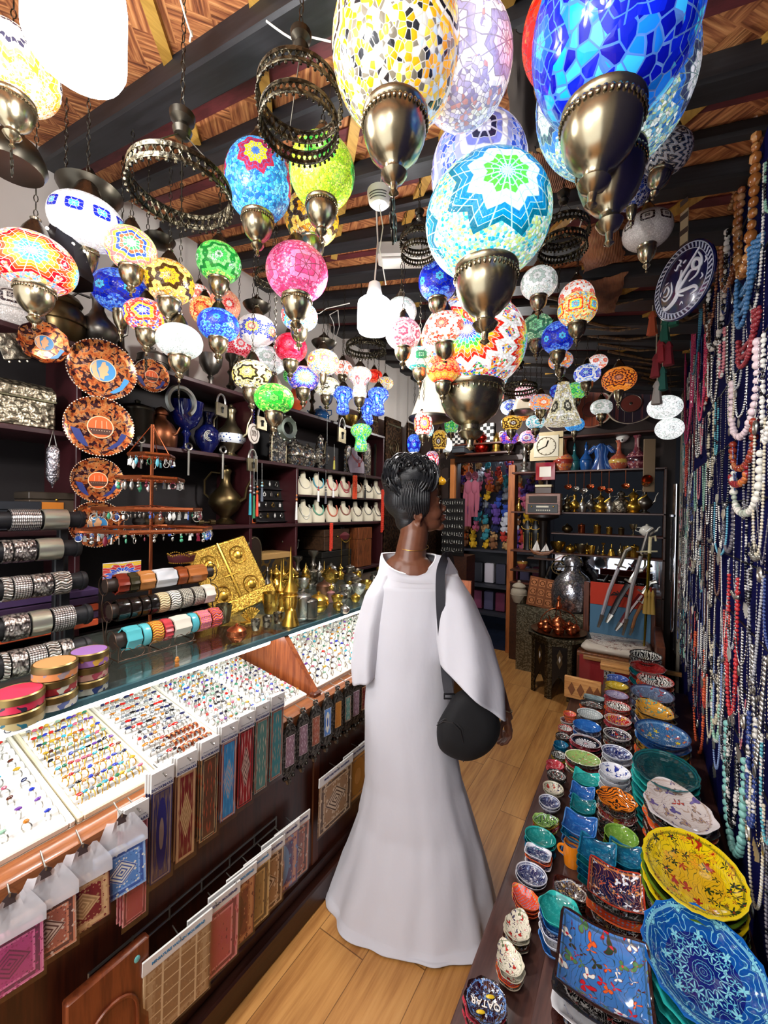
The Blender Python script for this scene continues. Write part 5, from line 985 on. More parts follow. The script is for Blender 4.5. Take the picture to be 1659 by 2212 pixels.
# bottom shelf and other left stock
def box_thing(name,cat,label,loc,sx,sy,sz,mat,lid=.3,rz=0,mat2=None,knob=None):
    o = thing(name,label,cat,loc,rz); m = MB(); m.rbox(-sx/2,sx/2,-sy/2,sy/2,0,sz*(1-lid),.003); m.obj('box_body',mat,o); m = MB(); m.rbox(-sx/2-.002,sx/2+.002,-sy/2-.002,sy/2+.002,sz*(1-lid)+.001,sz,.003); m.obj('box_lid',mat2 or mat,o)
    if knob: m = MB(); m.ball((sx/2+.004,0,sz*(1-lid)),knob,8,5); m.obj('clasp',BRASS,o)
    return o
P = onX(600,1080,-2.08)
box_thing('jewellery_box','jewellery box','orange and black inlaid jewellery box on the left shelf',(-2.05,onX(104,1100,-2.05).y,1.465),.16,.17,.1,plain('#4c4034',.4),.3,0,plain('#3a3228',.4),.006)
m = MB(); m.box(.0,.002,-.05,.05,-.015,.015); tag(m.obj('lacquer_tile',plain('#c87828',.4),None,0,(-1.967,onX(104,1100,-1.967).y,1.51)),'orange lacquer panel standing against the inlaid jewellery box','panel')
box_thing('inlaid_board_box','box','flat inlaid games box under the orange jewellery box',(-2.08,onX(95,1130,-2.05).y,1.417),.22,.26,.045,plain('#5c3826',.4),.4,0,WHITEP)
box_thing('stone_box','box','dark carved stone box at the left edge on the third shelf',(-2.03,onX(22,1075,-2.05).y,1.417),.13,.14,.11,plain('#23262c',.5),.3)
MARQ = wood('#3c1c10','#8a4c28',.4,8,2); box_thing('marquetry_chest','chest','brown marquetry drawer chest on the bottom shelf behind the woman',(-2.08,2.8,1.035),.25,.2,.33,MARQ,.3,0,None,.006)
box_thing('wooden_chest','chest','old brown wooden chest on the bottom shelf',(-2.1,2.45,1.2),.25,.3,.16,wood('#2c1c12','#4c3422',.4,4,1),.35,0,None,.007); box_thing('black_chest','chest','large black chest beneath the old wooden chest',(-2.1,2.45,1.035),.26,.36,.16,plain('#15130f',.4),.3)
o = box_thing('gilded_chest','chest','grey chest with gold scrolls and a cream lid on the bottom shelf',(-2.1,1.75,1.035),.25,.42,.19,metal('#5c5c60',.4,.6,30,'#b08a40'),.2,0,plain('#b89058',.4))
sv('ewer',487,130,1.417,BRONZE,'big bronze jug with raised branches on the third shelf',v=1060,group=G1,rz=.5); sv('jar',532,42,1.417,plain('#e4e0d4',.2),'small white porcelain lidded jar on the third shelf',v=1110,group=G1,mat2=OLDB); sv('goblet',545,30,1.417,plain('#c86030',.4),'small orange wooden goblet right of the white jar',v=1110,group=G1)
m = MB(); m.tube([(0,-.05,0),(0,-.02,.002)],.016,10); m.tube([(0,.02,.002),(0,.05,0)],.016,10); m.tube([(0,-.02,0),(0,.02,0)],.006,6); tag(m.obj('opera_glasses',BRONZE,None,40,(-1.98,onX(445,1130,-1.98).y,1.432)),'small bronze opera glasses lying at the edge of the third shelf','opera glasses')
for i,u in enumerate([300,318,340,362]): sv('lidpot',u,26,1.417,[PEWT,OLDB,MIDWOOD,PEWT][i],['pewter','brass','wooden','second pewter'][i]+' lidded pot behind the earring carousel',v=1140,group=G1)
sv('candlestick',628,130,1.035,PEWT,'tall pewter candelabrum with curled arms',v=1180,group=G1,name='candelabrum',cat='candelabrum')
o = [q for q in bpy.data.objects if q.get('label','').startswith('tall pewter candelabrum')][0]
for i,s in enumerate((-1,1)):
    m = MB(); m.tube([(0,0,.2),(0,s*.04,.17),(0,s*.07,.2),(0,s*.075,.24)],.004,6); m.lathe([(.001,0),(.006,.0),(.013,.018),(.011,.018),(.001,.01)],10) if 0 else m.ball((0,s*.075,.25),.011,8,5); P = o.location; a = m.obj('candle_arm',PEWT,None,40,P); tag(a,'curled %s arm of the pewter candelabrum' % ['left','right'][i],'candle arm')
# ornamental mother of pearl mirror top behind gold book
panel_on(545,40,110,1.035,-1.98,'dark wooden mirror frame with pearl inlay behind the gold book',plain('#2c2018',.4),'inlaid_mirror','mirror',1,v=1180)
# velvet throne stand with beads
P = onX(745,1180,-1.97); o = thing('velvet_bust','black velvet bust with gold bead chains on the lower shelf','display bust',(-2.0,P.y,1.035)); m = MB(); m.loft([[(.03*cos(a)*w,.055*sin(a)*w,z) for a in [2*pi*j/14 for j in range(14)]] for w,z in ((1.1,0),(.9,.1),(1,.2),(1.3,.27),(.5,.31),(.4,.34))]); m.obj('bust_form',BLACKP,o)
m = MB(); [m.ball((.036,-.05+.1*s,.04+.009*j),.004,6,4) for s in (0,1) for j in range(24)]; [m.ball((.04,-.06+.005*j,.25-.03*sin(pi*j/24)),.004,6,4) for j in range(25)]; m.obj('bead_chain',GOLD,o)
m = MB(); m.loft([[(.033*cos(a)*w,.06*sin(a)*w,z) for a in [2*pi*j/14 for j in range(14)]] for w,z in ((1.1,.24),(1.35,.275),(.6,.312))]); m.obj('red_velvet_top',plain('#5c1018',.8),o)
# carved wood panel leaning at the end of the top shelf
for i,(u,hw,lab) in enumerate([(845,16,'carved wooden cupboard door at the end of the left wall'),(868,14,'second carved wooden cupboard door with round rosette'),(888,10,'narrow carved door beside the wall corner')]):
    P = onX(u,905,-2.15); P.y = min(P.y,4.2); W_ = .2; o = thing('carved_screen',lab,'carved door',(-2.2+.06*i,[3.2,3.55,3.9][i],1.85),0); m = MB(); m.rbox(-.03,.0,-.15,.15,0,.6,.004); m.obj('door_board',CARVED,o); m = MB(); m.torus((.004,0,.3),.08,.008,24,5,'X'); m.torus((.004,0,.3),.045,.006,20,5,'X'); [m.rbox(0,.008,-.13,.13,z,z+.02,.002) for z in (.05,.52)]; m.obj('rosette',OLDB,o)
m = MB(); m.rbox(XL+.01,-1.95,3.1,YF-.08,0,1.84,.005); tag(m.obj('carved_cupboard',CARVED),'dark carved cupboard in the back left corner behind the woman','cupboard')
# ---------------------------------------------------------------- on the glass top
GT = 1.006
def ontop(u,v,z=GT): return onZ(u,v,z)
PAT = {}
def patt(c1,c2,sc=70):
    t = NT('printed_tin'); c = t.coord(); v = t.vor(c,sc,'SMOOTH_F1'); return t.bsdf(t.ramp(v,[c2,c1],True,[0,.5]),.35)
tins = [(38,1560,.05,[('#2c6a7c','#b8a878','teal zigzag tin at the bottom of the left stack'),('#2c2c3c','#d03050','tin with a crimson lid on the left stack')]),(118,1522,.047,[('#6878b0','#dcdcd0','blue and white floral tin, bottom of the middle stack'),('#c8c8b8','#a02c34','white topped red tin in the middle stack'),('#9c8c90','#e09058','tin with an orange lid on the middle stack')]),
        (192,1490,.045,[('#2c3c6c','#b8b8a8','dark blue tin, bottom of the right stack'),('#a84858','#c8a090','rose patterned tin in the right stack'),('#c89c40','#9468a8','golden tin with a purple lid on the right stack')])]
for u,v,R,st in tins:
    P = ontop(u,v); z = GT
    for a,b,lab in st:
        o = thing('round_tin','round '+lab,'tin',(P.x+random.uniform(-.004,.004),P.y,z+.0005),0,'stacked round tins'); m = MB(); m.lathe([(.001,0),(R,.001),(R,.022),(.001,.022)],32); m.obj('tin_body',patt(a,b),o)
        m = MB(); m.lathe([(R*1.02,.018),(R*1.02,.033),(R*.96,.036),(R*.9,.034)],32,cap=False); m.obj('lid_rim',metal('#a08a58',.35),o); m = MB(); m.lathe([(R*.91,.033),(R*.91,.0355),(.001,.0365)],32); m.obj('lid_top',plain(b,.7) if 'lid' in lab else patt(a,b,50),o); z += .0375
def band_mat(c1,c2,kind,mtl=.8):
    t = NT('bracelet_pattern'); x,y,z = t.xyz(t.coord('Object')); az = t.ma('ARCTAN2',z,x)
    if kind == 'scale': h = t.vor(t.vec(t.ma('MULTIPLY',az,3.2),t.ma('MULTIPLY',y,190),0),1,'F1',rnd=.1)
    elif kind == 'bead': h = t.vor(t.vec(t.ma('MULTIPLY',az,6),t.ma('MULTIPLY',y,150),0),1,'F1',rnd=.0)
    elif kind == 'rib': h = t.ma('ABSOLUTE',t.ma('SINE',t.ma('ADD',t.ma('MULTIPLY',az,12),t.ma('SINE',t.ma('MULTIPLY',y,200)))))
    elif kind == 'curl': h = t.vor(t.vec(t.ma('MULTIPLY',az,3),t.ma('MULTIPLY',y,120),0),1.6,'SMOOTH_F1')
    else: h = t.noise(t.coord(),300,2)
    base = t.mix(t.ramp(h,['#000000','#ffffff'] if kind != 'rib' else ['#ffffff','#000000'],False,[.25,.6]),srgb(c1),srgb(c2)) if kind != 'plain' else srgb(c1)
    return t.bsdf(base,.28,mtl,bump=h,bstr=.0 if kind == 'plain' else .8,bdist=.004)
SCM = band_mat('#e4e0dc','#3c3434','scale'); BDM = band_mat('#dcd6d0','#3a302e','bead'); RBM = band_mat('#dcd4ca','#4a4038','rib'); CRM_ = band_mat('#c8c0b8','#4a4240','curl'); PLM = band_mat('#c4c0ac','#b8b4a0','plain')
def roll(X,Y0,Y1,z,R,o,mat): m = MB(); m.tube([(X,Y0,z),(X,Y1,z)],R,20); return m.obj('display_roll',mat,o)
BV = plain('#101014',.55)
def bangle(X,y0,y1,z,R,mat,label,lob=0,amp=0,group='',th=.004):
    o = bpy.data.objects.new('bracelet',None); m = MB(); m.T = Matrix.Rotation(pi/2,4,'X'); w = (y1-y0)/2*.94
    m.lathe([(R,-w),(R+th,-w*.96),(R+th*1.3,0),(R+th,w*.96),(R,w)],30,lob=lob,amp=amp,cap=False); return tag(m.obj('bracelet',mat,None,40,(X,(y0+y1)/2,z)),label,'bracelet',group)
stand = thing('bracelet_stand','stepped black velvet stand with five rolls of silver bracelets','bracelet stand',(0,0,0))
RW = [(-1.80,1122,168,.034,[(16,85,SCM,'chain scale'),(87,145,SCM if 0 else PLM,'engraved plate')]),(-1.73,1183,160,.034,[(0,21,CRM_,'marcasite oval'),(22,73,CRM_,'marcasite petal'),(75,132,PLM,'plain segmented')]),(-1.66,1254,172,.034,[(0,21,RBM,'ribbed'),(23,63,BDM,'fine beaded'),(64,108,CRM_,'long oval link'),(109,148,RBM,'flared rib')]),
      (-1.59,1327,182,.035,[(0,59,CRM_,'marcasite panel'),(60,106,PLM,'smooth plain'),(108,157,BDM,'beaded mesh')]),(-1.52,1398,180,.035,[(0,15,RBM,'thin ribbed'),(17,54,CRM_,'round flower link'),(54,95,BDM,'beaded panel'),(96,124,RBM,'wire wound'),(125,152,CRM_,'swirl')])]
for i,(X,v,ue,R,br) in enumerate(RW):
    E_ = onX(ue,v,X); z = E_.z; Y0 = E_.y-.55; roll(X,Y0,E_.y,z,R*.86,stand,BV)
    m = MB(); m.lathe([(R*.98,0),(R,.006),(R*.86,.016),(.001,.018)],20); q = m.obj('roll_end',BV,stand,loc=(X,E_.y,z),rot=(-pi/2,0,0))
    m = MB(); m.rbox(X-.05,X-.02,E_.y-.05,E_.y-.02,GT,z,.004); m.obj('post',BV,stand)
    for (a,b,mt,nm) in br:
        ya,yb = onX(a,v,X).y,onX(b,v,X).y; bangle(X,ya,yb,z,R,mt,'wide silver %s bracelet on the %s roll from the top' % (nm,ORD[i]),14 if mt in (CRM_,RBM) else (12 if nm.startswith('plain seg') or nm.startswith('engraved') else 0),.03 if mt in (CRM_,RBM) else .012,'silver bracelets on the black rolls')
# wire stand with coloured bracelets
ws = thing('wire_bracelet_rack','three tier wire rack of coloured bracelets with scrolled feet','bracelet rack',(0,0,0))
def cm2(c1,c2,k): return band_mat(c1,c2,k,0)
CR = [(-1.60,1262,226,455,.030,[(247,272,plain('#7a2c1c',.2),'red brown stone',9),(273,293,plain('#3a3420',.2),'dark olive stone',9),(294,328,plain('#b87840',.2),'amber stone',8),(329,376,plain('#d4d6da',.15),'white agate',7),(377,397,plain('#8c4420',.2),'brown amber',7),(398,440,plain('#a86434',.15),'octagonal tortoiseshell',8)]),
      (-1.54,1318,235,458,.031,[(247,273,plain('#18120f',.15),'black lettered',0),(275,296,plain('#1c1410',.15),'black letter R',0),(298,316,plain('#18120e',.15),'black QATAR lettered',0),(317,334,plain('#14100e',.15),'black ringed',0),(335,358,cm2('#e0cca0','#a88c60','rib'),'cream ridged',0),(360,382,cm2('#ece8dc','#14120f','rib'),'black and white check',0),(384,408,cm2('#14110e','#ece4d0','bead'),'black with cream dots',0),(410,432,cm2('#181310','#e8e0cc','bead'),'second cream dotted black',0),(434,456,plain('#dcd4c8',.3),'white pebble',7)]),
      (-1.48,1383,243,470,.032,[(264,298,plain('#58b4bc',.25),'turquoise leaf',7),(300,317,plain('#60bcc4',.25),'turquoise',0),(319,344,cm2('#e0a030','#c8442c','rib'),'yellow and red striped',0),(346,364,plain('#c04048',.3),'red spiky',14),(366,404,plain('#dcd4c4',.3),'cream leaf',7),(405,419,plain('#54b0bc',.25),'thin turquoise',0),(421,446,cm2('#d040a0','#e8a020','bead'),'rainbow heart',9),(448,470,cm2('#e86030','#8c3c90','rib'),'orange and violet',9)])]
for i,(X,v,u0,u1,R,br) in enumerate(CR):
    A = onX(u0,v+4,X); B = onX(u1,v-18,X); z = A.z; roll(X,A.y,B.y,z,R*.8,ws,plain('#2c2019',.5)); m = MB(); m.torus((X,A.y-.004,z),R*1.15,.0018,24,5,'Y'); m.torus((X,B.y+.004,z),R*1.25,.0018,24,5,'Y')
    m.tube([(X,A.y-.004,z-R),(X,A.y-.01,z-R-.05),(X+.02,A.y-.004,GT)],.002,5); m.tube([(X,B.y,z-R),(X+.01,B.y+.01,GT)],.002,5); m.obj('wire_ring',plain('#4a382c',.4,.7),ws)
    for (a,b,mt,nm,lob) in br:
        ya,yb = onX(a,v-(a-u0)*.08,X).y,onX(b,v-(b-u0)*.08,X).y
        bb = bangle(X,ya,yb,z,R,mt,'%s bracelet on the %s tier of the wire rack' % (nm,['top','middle','bottom'][i]),lob,.07 if lob else 0,'coloured bracelets on the wire rack',.006)
        if 'letter' in nm:
            s_ = {'black lettered': 'D','black letter R': 'R','black QATAR lettered': 'QATAR'}[nm]; text(s_,.02 if len(s_) < 2 else .013,plain('#e8dcb8',.4),bb,(R*.75+.003,0,R*.66),(pi/2+.0,-.0,pi/2+.0) if len(s_) < 2 else (pi/2,pi/2*.0,pi/2)).rotation_euler = (.75,0,pi/2)
            if len(s_) > 2: bb.children[0].scale = (.55,1,1)
m = MB(); A = onX(262,1450,-1.40); B = onX(430,1390,-1.40); yA,yB = A.y,B.y
for x in (-1.42,-1.62): m.tube([(x,yA,GT+.003),(x,yB,GT+.003)],.002,5)
for y in (yA,(yA+yB)/2,yB): m.tube([(-1.42,y,GT+.003),(-1.62,y,GT+.003)],.002,5)
m.tube([(-1.42,yA,GT),(-1.42,yA,GT+.05),(-1.45,yA,GT+.06)],.0025,5)
for q in range(3):
    y = yA+(yB-yA)*(q+.5)/3; m.torus((-1.42,y-.02,GT+.022),.018,.0015,16,4,'X',1.6*pi,.2); m.torus((-1.42,y+.02,GT+.022),.018,.0015,16,4,'X',1.6*pi,1.2*pi)
m.obj('scroll_feet',plain('#4a382c',.4,.7),ws)
tassel(381,1395,1450,-1.27,('#c88030','#c87c3c'),'amber glass drop bracelet dangling over the case edge','amber_drop')
# earring carousel
EX = -1.63; Pb = onX(325,1240,EX); ey = Pb.y; eq = thing('earring_carousel','tall copper earring stand with four hexagonal hanging tiers','earring stand',(EX,ey,GT)); m = MB(); ztop = onX(334,918,EX).z; m.tube([(0,0,0),(0,0,ztop-GT)],.0065,8); m.obj('centre_post',COPPER,eq)
kk = depth((EX,ey,1.4))/FPX; EAR = []
def earmesh(k,mat):
    m = MB(); m.torus((0,0,-.006),.004,.0006,8,4,'Y')
    if k == 0: m.ball((0,0,-.02),(.004,.003,.007),8,5)
    elif k == 1: m.torus((0,0,-.024),.011,.0014,14,5,'Y')
    elif k == 2: m.ball((0,0,-.016),.005,8,5); m.ball((0,0,-.028),.0065,8,5)
    elif k == 3: m.plate([(-.006,-.03),(.006,-.03),(.004,-.012),(-.004,-.012)],-.001,.001,'Y')
    else: m.lathe([(.001,-.01),(.004,-.012),(.007,-.024),(.003,-.034),(.001,-.036)],8)
    return m.mesh('earring',mat)
for k in range(5): EAR.append(earmesh(k,SILVER))
ecol = [('silver',SILVER)]*6+[('pearl',WHITEP),('bright silver',plain('#dcdcdc',.15,.8)),('turquoise',plain('#5aa8b8',.2)),('garnet',plain('#6c1c2c',.2)),('green',plain('#3a8c68',.2)),('blue',plain('#4060b0',.2)),('grey',PEWT)]
tiers = [(985,48,1.0),(1035,70,1.0),(1100,112,1.0),(1143,152,1.0)]; rg = random.Random(3)
for ti,(v,hp,_) in enumerate(tiers):
    R = min(hp*kk*.95,.24); z = onX(325,v,EX).z-GT; m = MB(); hx = [(R*cos(pi/3*j+.3),R*sin(pi/3*j+.3),z) for j in range(7)]; m.tube(hx,.0035,4,False,2.2); m.obj('tier_bar',COPPER,eq); m = MB(); [m.tube([(0,0,z+.015),hx[j]],.0018,4) for j in range(6)]
    if ti == 0: [m.tube([(0,0,ztop-GT),hx[j]],.0018,4) for j in (0,2,4)]
    m.obj('spoke',COPPER,eq); cnt = [3,4,6,8][ti]
    for j in range(6):
        a,b = Vector(hx[j]),Vector(hx[j+1])
        for q in range(cnt):
            p = a.lerp(b,(q+.5)/cnt); cn,cm_ = rg.choice(ecol); kd = rg.randrange(5); o = inst(EAR[kd],'earring',None,(EX+p.x,ey+p.y,GT+p.z-.004),(0,0,rg.uniform(0,3)),rg.uniform(.9,1.3),cm_)
            tag(o,'%s %s earring, side %s, place %s, %s tier of the stand' % (cn,['drop','hoop','ball','plate','cone'][kd],ORD[j],ORD[q],['top','second','third','lowest'][ti]),'earring','earrings on the copper stand')
m = MB(); m.lathe([(.001,0),(.08,0),(.08,.006),(.01,.012),(.001,.013)],24); m.obj('stand_base',COPPER,eq)
# gold book shaped case
P = ontop(538,1312); t = depth(P); k = t/FPX; o = thing('gold_book_box','large embossed gold book shaped box standing tilted on a rest','book box',P+Vector((-.03,0,0))); o.rotation_euler = (.3,-.42,-.35); o.scale = (1.2,1.2,1.35)
m = MB(); W_,H_ = .26,.27; m.rbox(-.025,0,-W_/2,W_/2,0,H_,.004); m.obj('book_body',GOLDE,o)
for s in (-1,1):
    m = MB(); m.rbox(0,.004,s*W_/4-W_/4*.88,s*W_/4+W_/4*.88,.01,H_-.01,.002); dm = m.obj('cover_leaf',metal('#f0c860',.28,.9,260,'#9a6c20'),o)
    for zc in (.07,.2): m = MB(); m.torus((.005,s*W_/4,zc),.035,.003,24,5,'X'); m.ball((.004,s*W_/4,zc),(.006,.02,.02),12,6); m.obj('roundel',GOLD,o)
m = MB(); m.rbox(-.02,.05,-W_/2,W_/2,-.012,.006,.003); m.rbox(.045,.055,-W_/2,W_/2,-.012,.04,.003); m.obj('rest_ledge',GOLDE,o); m = MB(); m.rbox(.0045,.008,-.004,.004,0,H_,.001); m.rbox(.0045,.008,-.03,.03,.13,.137,.001); m.obj('spine',GOLD,o)
m = MB(); m.tube([(-.025,0,.2),(-.12,0,.02)],.004,6); m.obj('prop_leg',GOLD,o)
# trinkets on the glass top
G2 = 'brass and silver trinkets on the glass counter'
rg = random.Random(11); TR = [(300,1440,0,0)]
tk = [('needle',626,1345,165,GOLD,'tall gold spired perfume bottle, front one'),('bell',628,1350,62,GOLD,'shining gold hand bell'),('cup',585,1325,45,BRASS,'brass cup beside the gold book'),('canister',652,1335,60,SILVER,'clear silver topped phial'),('canister',670,1335,48,PEWT,'small grey capped phial'),('lidpot',688,1320,44,GOLD,'little gold lidded pot'),
      ('cup',552,1362,24,SILVE,'small engraved silver cup, left of three'),('cup',577,1355,24,SILVE,'small engraved silver cup, middle of three'),('cup',600,1347,24,SILVE,'small engraved silver cup, right of three'),('lidpot',511,1385,40,COPPER,'copper incense pot with a pierced band'),
      ('dallah',596,1255,62,GOLD,'gold coffee pot behind the gold book'),('spire',628,1270,85,BRASS,'slim brass spire bottle'),('spire',612,1250,72,GOLD,'thin gold spire bottle in the rear'),('bottle',577,1240,62,PEWT,'pewter bottle behind the gold book'),('candlestick',642,1240,70,PEWT,'pewter bell topped candlestick'),
      ('needle',606,1320,110,GOLD,'golden spire bottle with wide skirt'),('tower',660,1270,55,BRASS,'brass tower shaped burner'),('candlestick',676,1230,75,PEWT,'slender pewter candlestick'),('lidpot',700,1285,34,metal('#9a7058',.3),'rosy metal sugar pot'),('lidpot',712,1262,40,BRASS,'brass pot with a pointed lid'),
      ('canister',672,1260,40,SILVE,'silver engraved canister'),('jar',715,1240,40,SILVER,'silver jar with a domed lid'),('lidpot',738,1300,26,PEWT,'dark tea pot lid shaped pot'),('lidpot',730,1318,22,BRASS,'tiny brass pot near the rim'),('bowl',748,1285,20,SILVER,'small silver open bowl'),('lidpot',757,1262,30,PEWT,'pewter pot with ball knob'),
      ('dallah',735,1235,34,GOLD,'small gold coffee pot far back'),('canister',756,1240,30,SILVER,'silver pepper pot far back'),('lidpot',770,1268,26,SILVE,'engraved silver pot beside the dress'),('bowl',772,1245,18,SILVE,'engraved silver dish beside the dress'),('tower',690,1210,50,SILVER,'round silver medallion stand'),('bottle',663,1208,45,PEWT,'fluted pewter flask'),
      ('goblet',655,1290,40,SILVER,'silver goblet among the gold bottles'),('bell',574,1300,50,PEWT,'pewter bell partly behind the gold ledge'),('cup',483,1345,40,OLDB,'old brass mortar left of the gold book'),('lidpot',640,1222,24,BRASS,'low brass pot in the back row'),('lidpot',612,1222,26,PEWT,'low pewter pot in the back row'),('spire',700,1225,48,BRASS,'short brass spire in the back row'),
      ('bottle',585,1285,55,BRASS,'brass scent bottle under the book edge'),('canister',715,1300,26,plain('#8c5c58',.3),'rose coloured glass box'),('lidpot',745,1325,20,SILVER,'silver pill box at the glass edge'),('lidpot',768,1300,20,GOLD,'gold pill box at the glass edge'),('cup',690,1262,26,SILVER,'plain silver beaker')]
for kind,u,v,hpx,mat,lab in tk:
    v = max(v,1262-0*u) if u < 660 else max(v,1248); P = ontop(u,v)
    if P.x < -1.84: P = onX(u,v,-1.83); P.z = GT
    h = hpx*depth(P)/FPX; vessel(kind,P,h,mat,lab+' on the glass counter',rg.uniform(0,6),G2,parts=hpx > 35)
for q in range(30):
    x,y = -1.36-.42*rg.random(),1.36+.042*q+.05*rg.random(); kd = rg.choice(['lidpot','bottle','cup','canister','bowl','dallah','jar','goblet','needle']); mn,mt = rg.choice([('gold',GOLD),('silver',SILVER),('brass',BRASS),('engraved silver',SILVE),('pewter',PEWT)])
    vessel(kd,(x,y,GT),rg.uniform(.04,.07)*(1.8 if kd in ('needle','dallah','bottle') else 1),mt,'little %s %s, %s from the front among the mixed trinkets' % (mn,NAMEOF[kd][1],ORD[q]),rg.uniform(0,6),G2,parts=False)
m = MB(); pts = []; o = thing('gold_shell_ornament','gilded open fan shaped ornament leaning before the gold book','ornament',ontop(540,1345),0); m = MB()
for q in range(9): a = -.9+1.8*q/8; m.tube([(0,0,.005),(0,.05*sin(a),.05*cos(a)+.01),(.004,.062*sin(a),.06*cos(a)+.008)],[.003,.007,.003],6)
m.obj('fan',GOLDE,o); m = MB(); m.rbox(-.02,.02,-.04,.04,0,.008,.002); m.obj('foot',BRASS,o)
m = MB(); pts = [ontop(245,1300)]; P = onX(265,1235,-1.72); o = thing('postcard','bright mandala picture card behind the top bracelet tier','picture card',P,.0); m.rbox(-.002,0,-.07,.07,-.04,.04,.0005); m.obj('card',mosaic(['#ffffff','#3060e0','#e04040','#ffd030','#ffffff'],['#c8c0b0','#a08c80','#d8b0a0','#807890'],1,0,1.6,12,'#d8d0c8',30,0),o)
P = onX(392,1215,-1.66); o = thing('small_crown','small beaded red velvet crown above the bracelet rack','crown',P,0); m = MB(); m.lathe([(.045,0),(.05,.01),(.055,.03),(.04,.03),(.03,.01)],24); m.obj('velvet',plain('#4c0c14',.8),o); m = MB(); [m.ball((.054*cos(a),.054*sin(a),.03+.01*abs(sin(2.5*a))),.004,6,4) for a in [2*pi*j/36 for j in range(36)]]; [m.ball((.047*cos(a),.047*sin(a),.002),.0035,6,4) for a in [2*pi*j/36 for j in range(36)]]; m.obj('bead_trim',GOLD,o)
m = MB(); m.tube([(0,0,-.21),(0,0,0)],.004,6); m.obj('support_rod',IRON,o)
for i in range(5):
    m = MB(); P = Vector((-1.9,.55+.0*i,1.04+.03*i)); m.rbox(-.09,.09,-.2,.2,0,.027,.003); tag(m.obj('folded_box',plain(['#d8582c','#3c2444','#d8582c','#3c2444','#46305a'][i],.6),None,30,P),'%s flat gift box behind the black stand, %s from the bottom' % (['orange','purple','orange','purple','purple'][i],ORD[i]),'gift box','stacked gift boxes')

# ---------------------------------------------------------------- the woman
T0 = 1.6; O0 = CAM+ray(905,1106)*T0; O0.z = 0; kx = (905-CXP)*T0/FPX
def LP(u,v,b=0.0): t = T0+b; return Vector(((u-CXP)*t/FPX-kx,b,EYE-(v-1101)*t/FPX))
K6 = T0/FPX
wo = thing('person','woman seen from behind in a long white kaftan, dark hair pinned up, looking right','person',O0,YAW)
t = NT('skin'); n_ = t.noise(t.coord(),30,3); SKIN = t.bsdf(t.mix(n_,srgb('#5c3524'),srgb('#7c4c34')),.42,0,sub=.08)
FA = radians(11); hc = LP(900,1119,0.0)+Vector((-.006,.06,0))
HM = Matrix.Translation(hc) @ Matrix.Rotation(FA,4,'Z') @ Matrix.Rotation(radians(-4),4,'Y') @ Matrix.Diagonal((1.14,1,1.04,1))
def hb(m,c,r): m.T = HM; m.ball(c,r,20,12); m.T = Matrix.Identity(4)
m = MB()
for c,r in [((.0,0,.07),(.095,.073,.098)),((.04,0,.035),(.06,.058,.085)),((.052,0,-.022),(.05,.046,.036)),((.095,0,-.04),(.02,.022,.016)),((.103,0,.002),(.017,.02,.0075)),((.102,0,-.012),(.016,.018,.0085)),((.082,0,.07),(.017,.042,.012)),
             ((.066,-.034,.016),(.03,.022,.028)),((.066,.034,.016),(.03,.022,.028)),((.09,0,.012),(.018,.022,.02)),((.113,-.009,.026),(.009,.009,.008)),((.113,.009,.026),(.009,.009,.008)),((.081,-.03,.053),(.011,.014,.01)),((.081,.03,.053),(.011,.014,.01)),((.02,0,-.03),(.05,.05,.03)),((.075,0,.1),(.018,.045,.03))]: hb(m,c,r)
m.T = HM; m.tube([(.09,0,.06),(.104,0,.044),(.119,0,.03)],[.007,.009,.0115],10)
for s in (-1,1): m.ball((-.003,s*.076,.0),(.012,.006,.024),12,8); m.torus((-.004,s*.081,.008),.014,.004,16,6,'Y',sy=1.0); m.ball((0,s*.079,-.022),(.007,.005,.008),8,6)
m.T = Matrix.Identity(4)
nk = LP(888,1215,.02); m.tube([hc+Vector((-.005,-.0,-.0)),hc+Vector((.0,-.03,-.06)),nk+Vector((0,0,.03)),nk+Vector((0,0,-.05))],[.055,.057,.062,.08],20)
sh_l,sh_r = LP(842,1246,.0),LP(968,1246,.0)
m.tube([sh_l,nk+Vector((-.05,0,-.025)),nk+Vector((0,0,-.03)),nk+Vector((.06,0,-.025)),sh_r],[.028,.044,.058,.044,.028],16)
m.ball(LP(885,1228,.012),(.1,.066,.066),20,12)
to = [LP(893,1250,.0),LP(893,1330,.0),LP(890,1430,.0),LP(892,1520,.0)]
for a,b in zip(to,[(.105,.07),(.115,.08),(.1,.075),(.12,.085)]): m.ball(a,(b[0],b[1],.1),18,10)
for s in (-1,1): m.tube([LP(892+s*28,1520,0),LP(892+s*28,1700,.0),LP(892+s*25,1880,.0)],[.07,.055,.04],12); m.ball(LP(892+s*25,1905,.02),(.04,.09,.03),10,6)
# right arm (near the bag) with hand
wr = LP(1101,1533,-.06); m.tube([LP(962,1262,0),LP(1010,1345,.0),LP(1050,1440,-.03),LP(1085,1490,-.05),wr,LP(1106,1550,-.06)],[.03,.034,.032,.027,.019,.02],14)
m.tube([LP(1102,1545,-.06),LP(1106,1562,-.06),LP(1106,1578,-.06)],[.02,.026,.022],14,True,.55)
fg = [((1113,1572),(1112,1590),(1104,1602),(1096,1606)),((1109,1576),(1106,1592),(1098,1604),(1089,1607)),((1104,1577),(1099,1591),(1091,1602),(1083,1604)),((1099,1575),(1094,1587),(1087,1595),(1081,1597))]
for i,f in enumerate(fg): m.tube([LP(u,v,-.072+.016*i-.003*j) for j,(u,v) in enumerate(f)],[.0085,.0078,.0072,.006],8)
m.tube([LP(1096,1555,-.075),LP(1090,1570,-.082),LP(1090,1584,-.084),LP(1093,1592,-.084)],[.011,.0095,.008,.007],8)
